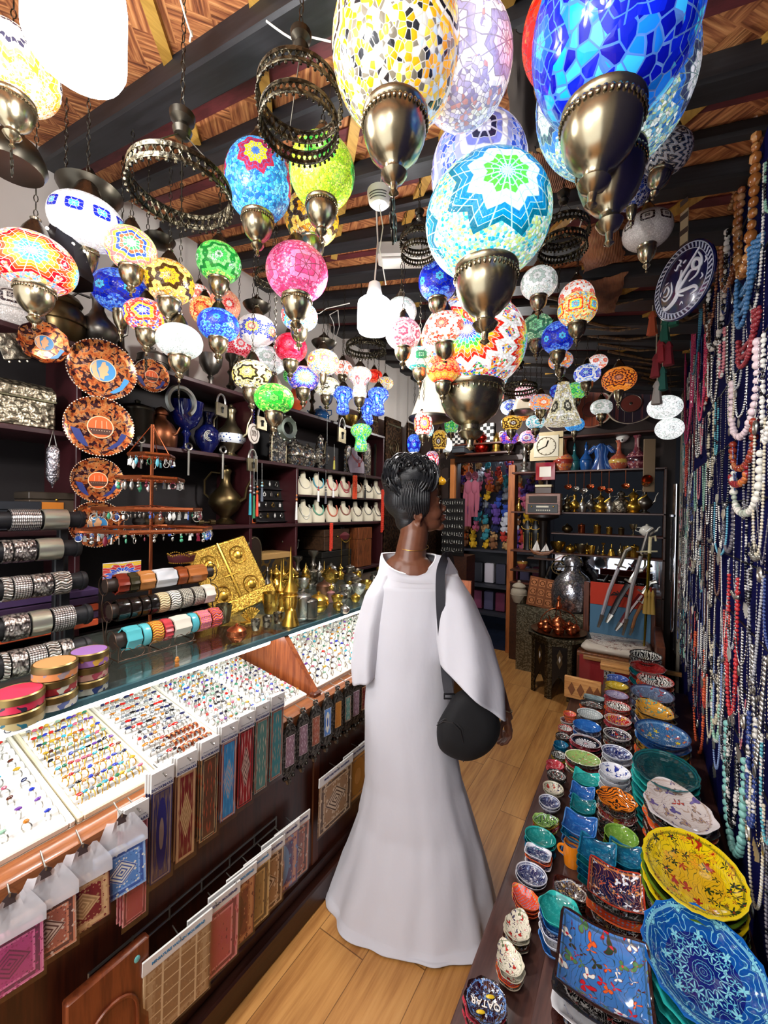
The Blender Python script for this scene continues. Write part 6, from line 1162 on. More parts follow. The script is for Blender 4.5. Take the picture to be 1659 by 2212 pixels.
m.tube([LP(846,1262,0),LP(818,1345,.03),LP(806,1430,.1),LP(845,1400,.22)],[.03,.034,.03,.022],14)
body = m.obj('body',SKIN,wo,60); md = body.modifiers.new('surface','REMESH'); md.mode = 'VOXEL'; md.voxel_size = .0042; md.use_smooth_shade = True; sm = body.modifiers.new('soften','SMOOTH'); sm.factor = .5; sm.iterations = 3
m = MB(); m.T = HM
for s in (-1,1): m.ball((.0865,s*.03,.054),(.0075,.011,.0055),10,6)
m.obj('eyes',plain('#e0d4c8',.2),wo); m = MB(); m.T = HM
for s in (-1,1): m.ball((.0925,s*.03,.054),(.0035,.005,.0048),8,6); m.tube([(.09,s*.018,.061),(.097,s*.03,.063),(.088,s*.042,.06)],.0018,5); m.tube([(.098,s*.014,.074),(.096,s*.03,.08),(.085,s*.044,.077)],[.002,.003,.0015],6)
m.obj('eyebrows_and_lashes',plain('#0c0706',.6),wo)
m = MB(); m.T = HM; m.ball((.1125,0,.003),(.009,.0185,.0042),12,6); m.ball((.112,0,-.0095),(.009,.017,.0055),12,6); m.obj('lips',plain('#6a3030',.35),wo)
# hair
t = NT('hair'); c_ = t.coord(); s_ = t.noise(t.vm('MULTIPLY',c_,(60,60,260)),1.2,4); HAIR = t.bsdf(t.mix(s_,(.003,.003,.004),(.02,.021,.024)),.42,0,bump=s_,bstr=.35,bdist=.003)
m = MB()
for u,v,b,r in [(872,1078,.062,(.085,.088,.085)),(884,1072,.06,(.084,.092,.085)),(882,1035,.05,(.098,.074,.068)),(868,1052,.045,(.078,.074,.073)),(897,1018,.05,(.085,.075,.055)),(878,1098,.05,(.068,.085,.06)),(880,1125,.055,(.05,.068,.05)),(908,1046,.06,(.07,.078,.05)),(852,1040,.04,(.055,.06,.05))]: m.ball(LP(u,v,b),r,20,12)
rg = random.Random(2)
for k in range(16): a = rg.uniform(0,2*pi); m.ball(LP(882+50*cos(a),1022+26*sin(a),.04+rg.uniform(-.05,.04)),rg.uniform(.02,.035),10,6)
hair = m.obj('hair',HAIR,wo,60); md = hair.modifiers.new('surface','REMESH'); md.mode = 'VOXEL'; md.voxel_size = .006; md.use_smooth_shade = True; sm = hair.modifiers.new('soften','SMOOTH'); sm.factor = .5; sm.iterations = 6
m = MB()
E_ = LP(886,1076,.06)
for k in range(46):   # thin braids swept up over the back of the head
    a0 = radians(188+3.35*k); pts = []
    for j in range(15):
        q = j/14; ph_ = radians(-62+112*q+(12 if k > 30 else 0)*(1-q)); a = a0+.35*sin(pi*q)*(1 if k < 23 else -1); lift = 1+.035*(k % 2)
        pts.append(E_+Vector((.088*cos(a)*cos(ph_)*lift,.102*sin(a)*cos(ph_)*lift,.108*sin(ph_))))
    m.tube(pts,.0042,6)
for k in range(190):   # loose strands looped over the knot
    a = rg.uniform(-.5,pi+.6); r1 = rg.uniform(.05,.108); c0 = LP(882,1030,.045); ph = rg.uniform(-1.1,1.1)
    pts = [c0+Vector((r1*1.05*cos(a+ph*q*1.1),-.085*cos((q-.5)*1.6),r1*.75*sin(a+ph*q*1.1)+.012*sin(q*5))) for q in [j/8 for j in range(9)]]; m.tube(pts,.0028,4)
m.obj('braids',HAIR,wo,60)
# sunglasses
sg = thing('sunglasses','black sunglasses pushed up into the hair of the woman','sunglasses',O0,YAW); m = MB(); P = LP(938,1040,.03)
for dy in (0,.05): m.at(P+Vector((.004-.01*(dy > 0),dy,.006)),(0,radians(62),.25)); m.ball((0,0,0),(.021,.024,.004),16,6)
m.T = Matrix.Identity(4); m.obj('lens',plain('#08080a',.06,0,coat=1.0),sg); m = MB(); m.tube([P+Vector((-.004,-.03,.0)),P+Vector((-.03,-.035,-.02)),P+Vector((-.07,-.03,-.045))],.003,6); m.tube([P+Vector((.0,.0,.005)),P+Vector((0,.05,.005))],.003,6); m.obj('temple_arm',plain('#0a0a0c',.15),sg)
# kaftan
t = NT('white_cotton'); c_ = t.coord(); n_ = t.noise(t.vm('MULTIPLY',c_,(1,1,.5)),9,4); CLOTH = t.bsdf(srgb('#c6c5cc'),.8,0,bump=n_,bstr=.25,bdist=.02,sheen=.2)
def sec(uL,uR,v,bn,bf): a,b = LP(uL,v),LP(uR,v); return ((a.x+b.x)/2,(b.x-a.x)/2,(bn+bf)/2,(bf-bn)/2,a.z)
S = [sec(822,989,1232,-.078,.085),sec(812,998,1262,-.1,.1),sec(806,994,1340,-.115,.11),sec(800,986,1430,-.115,.12),sec(797,984,1520,-.13,.125),sec(798,990,1600,-.14,.13),sec(800,1004,1680,-.15,.14),sec(786,1030,1760,-.17,.15),sec(757,1052,1840,-.215,.17),sec(728,1068,1905,-.255,.19)]
S[-1] = S[-1][:4]+(.03,); S.append((S[-1][0]-.004,S[-1][1]*1.03,S[-1][2]-.008,S[-1][3]*1.04,.006))
def interp(f):
    x = f*(len(S)-1); i = min(int(x),len(S)-2); q = x-i; q = q*q*(3-2*q)*.35+q*.65; return [S[i][k]*(1-q)+S[i+1][k]*q for k in range(5)]
rows = []; NS = 120
neck = []; neck2 = []
for j in range(NS):
    th = 2*pi*j/NS; ca,sa = cos(th),sin(th); c0 = LP(885,1197,.0)
    neck.append((c0.x+.108*ca,.012+.072*sa,c0.z-.004-.066*max(0,-sa)**1.2+.0*sa))
    cx_ = LP(898,1215).x; z0 = LP(0,1212).z; neck2.append((cx_+.135*ca,.008+.08*sa,LP(0,1204).z-.074*max(0,-sa)**1.2))
rows = [neck,neck2]; NL = 90
for i in range(NL+1):
    f = i/NL; cx_,ra,cy_,rb,z = interp(f); ring = []
    lo = max(0,(f-.35)/.65); amp = .004+.062*lo**1.5
    for j in range(NS):
        th = 2*pi*j/NS; w = .5*sin(5*th+1.2+.8*sin(f*3))+.3*sin(9*th-2*f+.5)+.3*sin(13*th+3*f)+.12*sin(23*th)
        rr = 1+amp*w+.02*(1-abs(noise.noise(Vector((cos(th)*2.2+f*2,sin(th)*2.2,f*7))))*2)*(.3+lo)+.012*noise.noise(Vector((cos(th)*6+f*9,sin(th)*6,f*16)))*(.3+.7*lo)
        x = cx_+ra*rr*cos(th)+.07*lo*max(0,-sin(th)); y = cy_+rb*rr*sin(th); z_ = z-.04*max(0,-sin(th))*max(0,1-f/.1)
        ring.append((x,y,z_+(.004*sin(3*th) if f > .97 else 0)+.004*lo*w))
    rows.append(ring)
m = MB(); m.loft(rows,False); dr = m.obj('kaftan',CLOTH,wo,80); so = dr.modifiers.new('cloth','SOLIDIFY'); so.thickness = .003
m = MB(); m.tube([Vector(p)+Vector((0,0,.001)) for p in neck]+[Vector(neck[0])],.0038,6); m.obj('neckline_band',plain('#f6f5f8',.7),wo)
def sleeve(sx,bb=0.0,sl=0.0):
    rws = []; n = 40; P = []
    for (u,v,du,dv,d) in sx: c = LP(u,v,bb+sl*len(P)/4); mj = Vector((du*K6,0,-dv*K6)); P.append((c,mj,d))
    L_ = 30
    for i in range(L_+1):
        x = i/L_*(len(P)-1); k = min(int(x),len(P)-2); q = x-k; c = P[k][0].lerp(P[k+1][0],q); mj = P[k][1].lerp(P[k+1][1],q); d = P[k][2]*(1-q)+P[k+1][2]*q; f = i/L_
        rws.append([c+mj*cos(2*pi*j/n)*(1+.03*f*sin(3*2*pi*j/n+4*f))+Vector((0,1,0))*d*sin(2*pi*j/n)*(1+.14*f*sin(5*2*pi*j/n+3*f+1)) for j in range(n)])
    m = MB(); m.loft([[tuple(p) for p in r] for r in rws],False); o = m.obj('sleeve',CLOTH,wo,80); so = o.modifiers.new('cloth','SOLIDIFY'); so.thickness = .003
sleeve([(970,1236,18,1,.045),(985,1275,38,16,.08),(1003,1345,56,28,.095),(1020,1425,66,40,.1),(1028,1489,62,50,.105)],-.01,-.13)
sleeve([(838,1236,-17,-1,.045),(824,1275,-32,10,.075),(808,1350,-37,10,.09),(800,1420,-36,12,.095),(798,1458,-31,14,.095)],.0)
# neck chain and bracelet
tag(nc := bpy.data.objects.new('x',None)); bpy.data.objects.remove(nc)
m = MB(); c0 = LP(893,1178,.03); m.tube([c0+Vector((.062*cos(a),.062*sin(a)-.01,.012*sin(a)-.002)) for a in [2*pi*j/24 for j in range(25)]],.0012,5); o = m.obj('neck_chain',GOLD,None,40,O0,(0,0,YAW)); tag(o,'thin gold chain around the neck of the woman','necklace')
m = MB(); c0 = LP(1100,1527,-.06); m.at(c0,(0,.35,0)); m.torus((0,0,0),.026,.0018,24,6); [m.ball((.026*cos(a),.026*sin(a),0),.0028,6,4) for a in [2*pi*j/18 for j in range(18)]]; o = m.obj('wrist_bracelet',metal('#d8c8a0',.25),None,40,O0,(0,0,YAW)); tag(o,'thin pale gold bracelet on the right wrist of the woman','bracelet')
# shoulder bag
bag = thing('shoulder_bag','black fabric shoulder bag with rounded ends hanging at the hip of the woman','bag',O0,YAW)
t = NT('bag_cloth'); n_ = t.noise(t.coord(),500,2); BAGM = t.bsdf((.01,.01,.011),.75,0,bump=n_,bstr=.3,bdist=.001,spec=.25)
ol = [(953,1596),(953,1566),(962,1545),(975,1522),(988,1500),(1012,1488),(1040,1498),(1068,1522),(1086,1548),(1090,1574),(1082,1602),(1062,1626),(1034,1641),(1008,1643),(980,1634),(960,1618)]
def smooth(pts,n=4):
    out = []; N = len(pts)
    for i in range(N):
        p0,p1,p2,p3 = [Vector(pts[(i+k-1) % N]) for k in range(4)]
        for q in range(n): s = q/n; out.append(.5*((2*p1)+(-p0+p2)*s+(2*p0-5*p1+4*p2-p3)*s*s+(-p0+3*p1-3*p2+p3)*s**3))
    return out
so_ = smooth(ol); cu,cv = 1022,1570; m = MB(); rws = []
for b,s in [(-.245,.0),(-.244,.5),(-.238,.74),(-.225,.88),(-.205,.97),(-.18,1.0),(-.15,.98),(-.13,.9),(-.12,.7),(-.118,.01)]: rws.append([tuple(LP(cu+(p.x-cu)*max(s,.01),cv+(p.y-cv)*max(s,.01),b)) for p in so_])
m.loft(rws); m.obj('bag_body',BAGM,bag,60)
m = MB(); arc = [(955,1562),(970,1553),(990,1556),(1006,1572),(1014,1600),(1014,1640)]; bs = [-.195,-.232,-.24,-.244,-.24,-.195]; m.tube([LP(u,v,b) for (u,v),b in zip(arc,bs)],.0035,6); m.tube([LP(u-3,v+5,b-.004) for (u,v),b in zip(arc,bs)],.0018,6); m.obj('zip_seam',plain('#1c1c1e',.4),bag)
def ribbon(pts,w,mat,name,parent,th=.002):
    m = MB(); P = [LP(*p) for p in pts]; fine = []
    for i in range(len(P)-1):
        p0,p1,p2,p3 = P[max(i-1,0)],P[i],P[i+1],P[min(i+2,len(P)-1)]
        for q in range(5): s = q/5; fine.append(.5*((2*p1)+(-p0+p2)*s+(2*p0-5*p1+4*p2-p3)*s*s+(-p0+3*p1-3*p2+p3)*s**3))
    fine.append(P[-1]); rws = []
    for i,p in enumerate(fine):
        d = (fine[min(i+1,len(fine)-1)]-fine[max(i-1,0)]).normalized(); nrm = Vector((0,-1,.0)); nrm = (nrm-d*nrm.dot(d)); nrm = nrm.normalized() if nrm.length > .3 else Vector((0,0,1)); a = d.cross(nrm).normalized()
        rws.append([tuple(p+a*w*sx+nrm*th*sy) for sx,sy in ((-.5,0),(-.5,1),(.5,1),(.5,0))])
    m.loft(rws); return m.obj(name,mat,parent,30)
STR = plain('#23232a',.6)
ribbon([(985,1300,.12),(978,1240,.1),(972,1204,.05),(966,1199,-.01),(960,1212,-.068),(954,1240,-.1),(955,1300,-.125),(961,1371,-.13),(967,1430,-.135),(972,1470,-.16),(977,1497,-.185)],.034,STR,'strap',bag)
m = MB(); m.at(LP(978,1502,-.19),(0,0,0)); [m.rbox(x0,x1,-.003,.003,z0,z1,.001) for x0,x1,z0,z1 in ((-.02,.02,.003,.008),(-.02,.02,-.013,-.008),(-.02,-.015,-.008,.003),(.015,.02,-.008,.003))]; m.T = Matrix.Identity(4); m.tube([LP(982,1508,-.19),LP(984,1520,-.2),LP(988,1532,-.215),LP(982,1536,-.22)],.0035,6); m.obj('buckle',plain('#2a2a2e',.3,.6),bag)
ribbon([(1000,1500,-.17),(990,1520,-.2),(992,1545,-.228)],.022,STR,'strap_tab',bag)

# ---------------------------------------------------------------- right hand display stand with pottery
STW = wood('#3c2420','#50322a',.35,3,1)
ds = thing('display_stand','low stepped brown display stand covered with painted pottery','display stand',(0,0,0))
m = MB(); m.rbox(-.335,-.175,.45,3.05,0,.38,.006); m.obj('lower_step',STW,ds); m = MB(); m.rbox(-.175,XR,.45,3.05,0,.43,.006); m.obj('upper_step',STW,ds)
m = MB(); [m.ball((-.337,y,.33),.012,8,5) for y in (.78,.95,1.5,1.62)]; m.obj('knob',plain('#5c3c20',.4),ds)
def ceramic(base,rim,acc,kind='floral',seed=0,gloss=.08,sq=0,cen=None,fold=0):
    """glazed pottery: painted petals and dots around the centre, drawn in generated coordinates"""
    t = NT('painted_glaze'); g = t.vm('MULTIPLY_ADD',t.coord('Generated'),(2,2,2)); g.node.inputs[2].default_value = (-1,-1,-1); x,y,z = t.xyz(g)
    r = t.ma('MAXIMUM',t.ma('ABSOLUTE',x),t.ma('ABSOLUTE',y)) if sq else t.ma('SQRT',t.ma('ADD',t.ma('MULTIPLY',x,x),t.ma('MULTIPLY',y,y))); ph = t.ma('ARCTAN2',y,x); p2 = t.vec(t.ma('ADD',x,seed*1.7),t.ma('ADD',y,seed*.9),0)
    if fold: fa = t.ma('MULTIPLY',t.ma('ABSOLUTE',t.ma('SUBTRACT',t.ma('FRACT',t.ma('ADD',t.ma('MULTIPLY',ph,fold/(2*pi)),50)),.5)),2*pi/fold); p2 = t.vec(t.ma('ADD',t.ma('MULTIPLY',r,t.ma('COSINE',fa)),seed*1.3),t.ma('MULTIPLY',r,t.ma('SINE',fa)),0)
    A = [srgb(a) for a in acc]; base_ = srgb(base); base_ = t.mix(t.ma('LESS_THAN',r,.58),base_,srgb(cen)) if cen else base_; col = base_
    if kind in ('floral','relief','tulip'):
        w = t.vm('ADD',p2,t.vm('MULTIPLY',t.noise(p2,2.2,2,col=True),(.35,.35,0)))
        vo = t.n('ShaderNodeTexVoronoi'); t.put(vo.inputs[0],w); sc_ = 3.4 if kind == 'tulip' else 5.5; vo.inputs['Scale'].default_value = sc_; vo.inputs['Randomness'].default_value = .7
        dx = t.vm('SUBTRACT',w,vo.outputs['Position']); a,b,_ = t.xyz(dx); an = t.ma('ARCTAN2',b,a); d = t.ma('MULTIPLY',vo.outputs[0],1.0)
        pet = t.ma('MULTIPLY_ADD',t.ma('COSINE',t.ma('MULTIPLY',an,5 if kind != 'tulip' else 3)),.16,.34); cr = t.xyz(vo.outputs['Color'])[0]
        fl = t.ma('LESS_THAN',d,pet); cc = t.ramp(cr,acc,True); core = t.ma('LESS_THAN',d,.13)
        st = t.n('ShaderNodeTexWave'); t.put(st.inputs[0],w); st.inputs['Scale'].default_value = 2.0 if kind != 'tulip' else 1.2; st.inputs['Distortion'].default_value = 16; st.inputs['Detail'].default_value = 2; stem = t.ma('LESS_THAN',t.ma('ABSOLUTE',t.ma('SUBTRACT',st.outputs[1],.5)),.09)
        col = t.mix(t.ma('MULTIPLY',stem,.8),base_,A[-1]); col = t.mix(fl,col,cc); col = t.mix(core,col,A[0])
        ol = t.ma('LESS_THAN',t.ma('ABSOLUTE',t.ma('SUBTRACT',d,pet)),.035); col = t.mix(t.ma('MULTIPLY',ol,.7),col,tuple(q*.25 for q in A[0])); h = t.ma('ADD',fl,t.ma('MULTIPLY',stem,.5))
    elif kind == 'daisy':
        pt = t.ma('LESS_THAN',t.ma('ABSOLUTE',t.ma('SUBTRACT',t.ma('FRACT',t.ma('ADD',t.ma('MULTIPLY',ph,20/(2*pi)),50)),.5)),.3); inn = t.ma('MULTIPLY',t.ma('LESS_THAN',r,.66),t.ma('GREATER_THAN',r,.16)); h = t.ma('MULTIPLY',pt,inn); col = t.mix(h,base_,A[0]); col = t.mix(t.ma('LESS_THAN',r,.12),col,A[-1])
    elif kind == 'dots':
        vd = t.vor(p2,6.5,'F1',rnd=.25); h = t.ma('LESS_THAN',vd,.3); col = t.mix(h,base_,A[0]); col = t.mix(t.ma('LESS_THAN',vd,.14),col,A[-1])
    elif kind == 'vine':
        w = t.n('ShaderNodeTexWave'); t.put(w.inputs[0],p2); w.inputs['Scale'].default_value = 2.2; w.inputs['Distortion'].default_value = 14; w.inputs['Detail'].default_value = 1; h = t.ma('LESS_THAN',w.outputs[1],.32); col = t.mix(h,base_,A[0]); vd = t.vor(p2,3,'F1'); col = t.mix(t.ma('LESS_THAN',vd,.16),col,A[-1])
    else: h = t.noise(p2,12,3)
    if kind == 'relief': col = t.mix(t.ma('MULTIPLY',h,.55),base_,A[0])
    rim_ = t.ma('GREATER_THAN',r,.93); col = t.mix(rim_,col,srgb(rim)); bd = t.ma('MULTIPLY',t.ma('GREATER_THAN',r,.86),t.ma('LESS_THAN',r,.9)); col = t.mix(t.ma('MULTIPLY',bd,.6),col,A[-1])
    return t.bsdf(col,gloss,0,bump=h,bstr=.35 if kind == 'relief' else .12,bdist=.004,coat=.6)
def dishprof(R,H,kind):
    if kind == 'plate': return [(.001,0),(R*.5,0),(R*.55,.003),(R*.8,H*.5),(R,H*.92),(R*1.0,H),(R*.97,H),(R*.78,H*.6),(R*.6,.008),(.001,.007)]
    return [(.001,0),(R*.42,0),(R*.45,.004),(R*.72,H*.35),(R*.92,H*.75),(R,H),(R*.96,H),(R*.86,H*.75),(R*.62,H*.35),(R*.35,.009),(.001,.007)]
def squarep(R,H,n=40,asp=1.0,pw=14):
    rows = []
    for f,z in [(.001,0),(.6,0),(.66,.004),(.9,H*.8),(1,H*.95),(1,H),(.93,H),(.85,H*.75),(.6,.01),(.001,.008)]:
        rows.append([(R*f*(1 if 1 else 0)*cos(a)/((abs(cos(a))**pw+abs(sin(a))**pw)**(1/pw)),R*asp*f*sin(a)/((abs(cos(a))**pw+abs(sin(a))**pw)**(1/pw)),z+(.012*f**4*(abs(cos(2*a+pi/2))**4) if pw > 8 else 0)) for a in [2*pi*j/n for j in range(n)]])
    return rows
def pot(u,v,hw,zt,tier,shape,mat,under,label,H=.03,kind='bowl',dz=.012,rz=0,lob=0,amp=0,sx=1,sy=1,name='pottery_bowl',cat='bowl',nmax=9,group='painted pottery stacks'):
    P = onZ(u,v,zt); t = depth(P); R = hw*t/FPX/1.16; 
    P.x = max(-.335+R*.5,min(P.x,XR-R*.9*max(.6,sx*.95)))
    nst = max(1,min(nmax,int(round((zt-tier-H)/dz))+1)); z0 = zt-H-(nst-1)*dz
    def build(mt):
        m = MB()
        if shape == 'round': m.lathe(dishprof(R,H,kind),56 if hw > 60 else 36,lob=lob,amp=amp,sx=sx,sy=sy)
        elif shape == 'square': m.loft(squarep(R,H,56))
        elif shape == 'rect': m.loft(squarep(R,H,48,sy,5))
        elif shape == 'oval': m.lathe(dishprof(R,H,kind),48,sx=sx,sy=sy,lob=lob,amp=amp)
        elif shape == 'leaf':
            pr = dishprof(R,H,kind); rows = []
            for r,z in pr: rows.append([(r*cos(a)*(1.0+.25*max(0,cos(a))**6),r*sin(a)*(.78+.06*cos(3*a))*(1+.05*cos(9*a)),z) for a in [2*pi*j/54 for j in range(54)]])
            m.loft(rows)
        return m.mesh('glazed_body',mt,50)
    top = build(mat); o = inst(top,name,None,(P.x,P.y,zt-H),(0,0,rz)); tag(o,label,cat,group)
    ms = {}; under = under or [mat]; um = under[0]
    for q in range(nst-1):
        um = under[q % len(under)]
        if um.name not in ms: me = top.copy(); me.materials.clear(); me.materials.append(um); ms[um.name] = me
        w = inst(ms[um.name],name,None,(P.x+random.uniform(-.003,.003),P.y+random.uniform(-.003,.003),zt-H-(q+1)*dz),(0,0,rz+random.uniform(-.05,.05)))
        short = ' '.join(label.split()[:7]); tag(w,'%s dish under the %s' % (ORD[q],short),cat,group)
    base = zt-H-(nst-1)*dz
    if base > tier+.004:   # a plain dish stack foot so that the pile rests on the stand
        w = inst(ms[um.name] if nst > 1 else top,name,None,(P.x,P.y,tier+.001),(0,0,rz),(1,1,max(.3,(base-tier-.001)/H*1.0))); tag(w,'lowest dish under the %s' % ' '.join(label.split()[:7]),cat,group)
    return o,P,R
C = ceramic
NAV = C('#14205c','#e8e8f0',['#e8eaf4','#9cb4e0','#e8eaf4'],'floral',1); TEALR = C('#127078','#2c8c90',['#2ca0a4','#0c5058'],'relief',2,.08,1,None,4); TEAL2 = C('#0c5a80','#1c7c9c',['#2c90b0','#083c58'],'relief',3,.08,1,None,4); TURQ2 = C('#1c8c88','#2cb0a8',['#48b8b0','#106460'],'relief',4)
CORAL = C('#e8502c','#f06838',['#7890b8','#f8a080','#e8c040'],'dots',5); GRNL = C('#88b858','#a8d070',['#141c3c','#e8f0e0'],'vine',6); CRMT = C('#e8e0cc','#d8d0b8',['#b83028','#e8e0d0','#28305c','#5c7048'],'tulip',7); BLKW = C('#100e0e','#2c2828',['#d8d4cc','#a83028','#d8d4cc'],'floral',8); REDP = C('#a82430','#c84050',['#f0c8c8','#d06070'],'floral',9)
BRNF = C('#2c100c','#3c1810',['#f0e8e0','#d8b038','#5888b8','#f0e8e0'],'floral',10); QATM = C('#2c0c0c','#1c0808',['#6890c8','#e0e8f0','#5880b8'],'floral',11); DAISY = C('#141014','#d8d0d0',['#e8e4e4','#c8a0a0'],'daisy',12); GRND = C('#a0a8a8','#c8d0d0',['#e0e4e4','#707878'],'dots',13); BLUER = C('#1c5ca8','#5890d0',['#4890d8','#103c78'],'relief',14,.08,1,None,4)
GRNC = C('#98b868','#e8e8c8',['#e8ecd0','#c86048','#688c48'],'floral',15); ORNG = C('#e07818','#e88828',['#2c2018','#f0a848','#5c3010'],'vine',16,.08,0,None,4); WBL = C('#e4e4e8','#e8e8ec',['#1c3088','#3048a0','#e0e4f0'],'tulip',17); GRNP = C('#6c9838','#88b050',['#a8c870','#4c7828'],'relief',18)
NRED = C('#1c1c30','#e0dcd8',['#b82c28','#2c50a0','#e0d8d0'],'tulip',19); REDY2 = C('#a8201c','#e0d8d0',['#e8c030','#2c4088','#e8e0d8'],'tulip',20); WBLK = C('#e8e4dc','#d8504c',['#1c1a1c','#b83430'],'vine',21); LIL = C('#a8a0b8','#8c3c48',['#7870a8','#d8d0d8','#503c78'],'floral',22); YLW = C('#c8a828','#a88818',['#f0e088','#8c6c10'],'relief',23); BLV = C('#3858a8','#7890c8',['#a8b8e0','#283c78'],'floral',24)
BIGB = C('#084a98','#1060b0',['#68c0d8','#48a0d0','#88d0e0'],'floral',25,.08,0,'#0a1c70',8); YELP = C('#e0c010','#e8cc18',['#a82818','#1c3818','#e8a020','#2c4018'],'floral',26,.08,0,'#d8a818',0); PAIS = C('#d0c4c0','#e0d8d8',['#5c508c','#b84838','#6c5c98','#a88c78'],'tulip',27); DTEAL = C('#0c3c40','#14585c',['#08282c','#1c6468'],'relief',28,.08,0,None,6); BLFL = C('#2c5c8c','#1c3c6c',['#d8c030','#c8d8e8','#c84830','#78a0c8'],'floral',29)
YORG = C('#d89828','#1c1a14',['#c8401c','#2c2410','#6c9c88'],'tulip',30); GBL = C('#5c6c88','#3c3450',['#b02c2c','#c8ccd8','#88a0c0'],'tulip',31); RREL = C('#8c1c1c','#7c5c58',['#c04038','#601010'],'relief',32); BLK2 = C('#0c0c0c','#2c2c2c',['#c8c8c0','#d8d4cc'],'vine',33); TULB = C('#3c70b0','#2c1410',['#c8202c','#e8e4d8','#e06028','#4c7c48','#2c3c28'],'tulip',34,.08,1); NRS = C('#2c1838','#a83018',['#e8e8f0','#c84c28','#e8e8f0','#d0803c'],'tulip',35,.08,1,'#141440')
OLIVE = C('#1c2410','#5c7c20',['#486018','#2c3c10'],'relief',36); GREYT = C('#6c8084','#889c9c',['#a8b8b8','#4c5c60'],'relief',37)
P_ = pot
o,P,R = P_(1049,2160,52,.445,.38,'round',QATM,[REDP,BLKW],'scalloped brown flower dish with writing, nearest at the stand corner',.02,'plate',.012,0,9,.05)
text('QATAR',R*.42,plain('#e8e0d4',.3),o,(0,0,.012),(0,0,pi+YAW*.5),bold=.01)
for s in (-1,1): m = MB(); m.ball((0,0,.0105),(R*.22,R*.09,.003),12,6); m.obj('yellow_tulip',plain('#d8b428',.2),o,loc=(s*R*.1,s*R*.42,0),rot=(0,0,.5))
P_(1101,2070,40,.44,.38,'leaf',CRMT,[CRMT,CORAL],'cream paisley dish with red tulips, lower of the two',.02,'plate',.012,2.2); P_(1118,1998,40,.44,.38,'leaf',CRMT,[CRMT,BRNF],'cream paisley dish with red tulips, upper of the two',.02,'plate',.012,1.6)
P_(1137,1938,35,.43,.38,'leaf',CORAL,[CORAL],'coral orange fish shaped dish',.025,'bowl',.012,2.6); P_(1148,1886,34,.42,.38,'round',NAV,[NAV],'navy oval bowl with white flowers',.028,sx=1.1); P_(1162,1840,31,.43,.38,'rect',NAV,[CORAL,NAV],'navy and white rectangular dish on an orange one',.02,dz=.013,sy=.7)
P_(1167,1806,32,.435,.38,'oval',TURQ2,[TURQ2,TEAL2],'teal oval bowl with raised swirls',.026,sx=1.15); P_(1176,1770,29,.435,.38,'leaf',GRNL,[YLW,REDP],'light green leaf bowl with a navy centre',.024,rz=.6); P_(1187,1730,25,.425,.38,'round',NAV,[NAV,NAV],'small navy bowl with white tulips inside',.03)
P_(1195,1700,24,.425,.38,'round',CRMT,[CRMT],'small cream bowl with a red tulip',.03); P_(1202,1673,23,.42,.38,'round',BLKW,[BLKW],'small black bowl with white and red petals',.028); P_(1199,1651,21,.41,.38,'round',REDP,[REDP],'small rose red patterned bowl',.024)
P_(1208,1630,19,.415,.38,'round',BLK2,[YLW],'small black bowl behind the rose red one',.028); P_(1212,1607,17,.43,.38,'round',TEAL2,[TEAL2],'small steel blue bowl',.03); P_(1216,1589,17,.42,.38,'round',BLKW,[],'small black floral bowl in the far row',.028); P_(1221,1572,17,.42,.38,'round',WBLK,[],'small white vine bowl in the far row',.028); P_(1226,1555,17,.42,.38,'round',NRED,[],'small brown and white bowl in the far row',.028)
P_(1231,1541,15,.44,.38,'round',CORAL,[],'small orange bowl beside the carved games box',.028)
# second column
P_(1232,1918,40,.475,.43,'rect',BRNF,[BRNF],'brown rectangular dish with white daisies',.025,rz=.1,sy=.75); P_(1210,1965,50,.53,.43,'round',TURQ2,[BLUER,NAV,WBL],'turquoise scalloped dish standing behind the big square platter',.03,'bowl',.02,0,6,.06)
P_(1302,2085,105,.62,.43,'square',TULB,[BLKW,WBL,BRNF],'large square platter with red tulips on blue and brown',.03,'plate',.03,.06,name='pottery_platter',cat='platter')
P_(1252,1782,38,.53,.43,'square',BLUER,[TEAL2,BLUER],'bright blue square dish, top of a tall stack',.022,dz=.022); P_(1259,1741,28,.49,.43,'square',TEALR,[TEALR],'deep teal square dish',.022,dz=.02); P_(1258,1712,27,.49,.43,'square',BLUER,[BLUER],'blue square dish behind the deep teal one',.022,dz=.02); P_(1266,1682,29,.48,.43,'square',TURQ2,[TEALR],'teal relief square dish beside the green oval plate',.02,dz=.018)
P_(1259,1636,37,.5,.43,'oval',GRNC,[BRNF,REDP,GRNC],'pale green oval plate with cream rim over brown ones',.018,'plate',.014,.2,22,.02,1.1,.9); P_(1265,1600,32,.5,.43,'oval',DAISY,[REDP,BLKW],'black dish with a white daisy centre',.02,'bowl',.014,0,0,0,1.1,.95); P_(1268,1567,32,.52,.43,'round',BLUER,[NAV,BLUER],'blue relief bowl with lacy rim',.024,'bowl',.02,0,24,.02)
P_(1274,1541,29,.51,.43,'round',GRND,[BLKW],'grey bowl with white dots',.026,dz=.022); P_(1278,1521,26,.49,.43,'rect',BLKW,[CORAL],'black floral rectangular dish',.022,sy=.7); P_(1283,1506,23,.49,.43,'rect',GREYT,[BLKW],'grey teal rectangular dish',.02,sy=.6); P_(1290,1840,42,.53,.43,'square',TEAL2,[TEALR,TEAL2,TEAL2],'petrol blue relief square dish in the middle of the stand',.02,dz=.02)
P_(1352,1848,38,.525,.43,'square',TEAL2,[TEAL2,TEALR],'petrol blue square dish next to the red flower plate',.02,dz=.02)
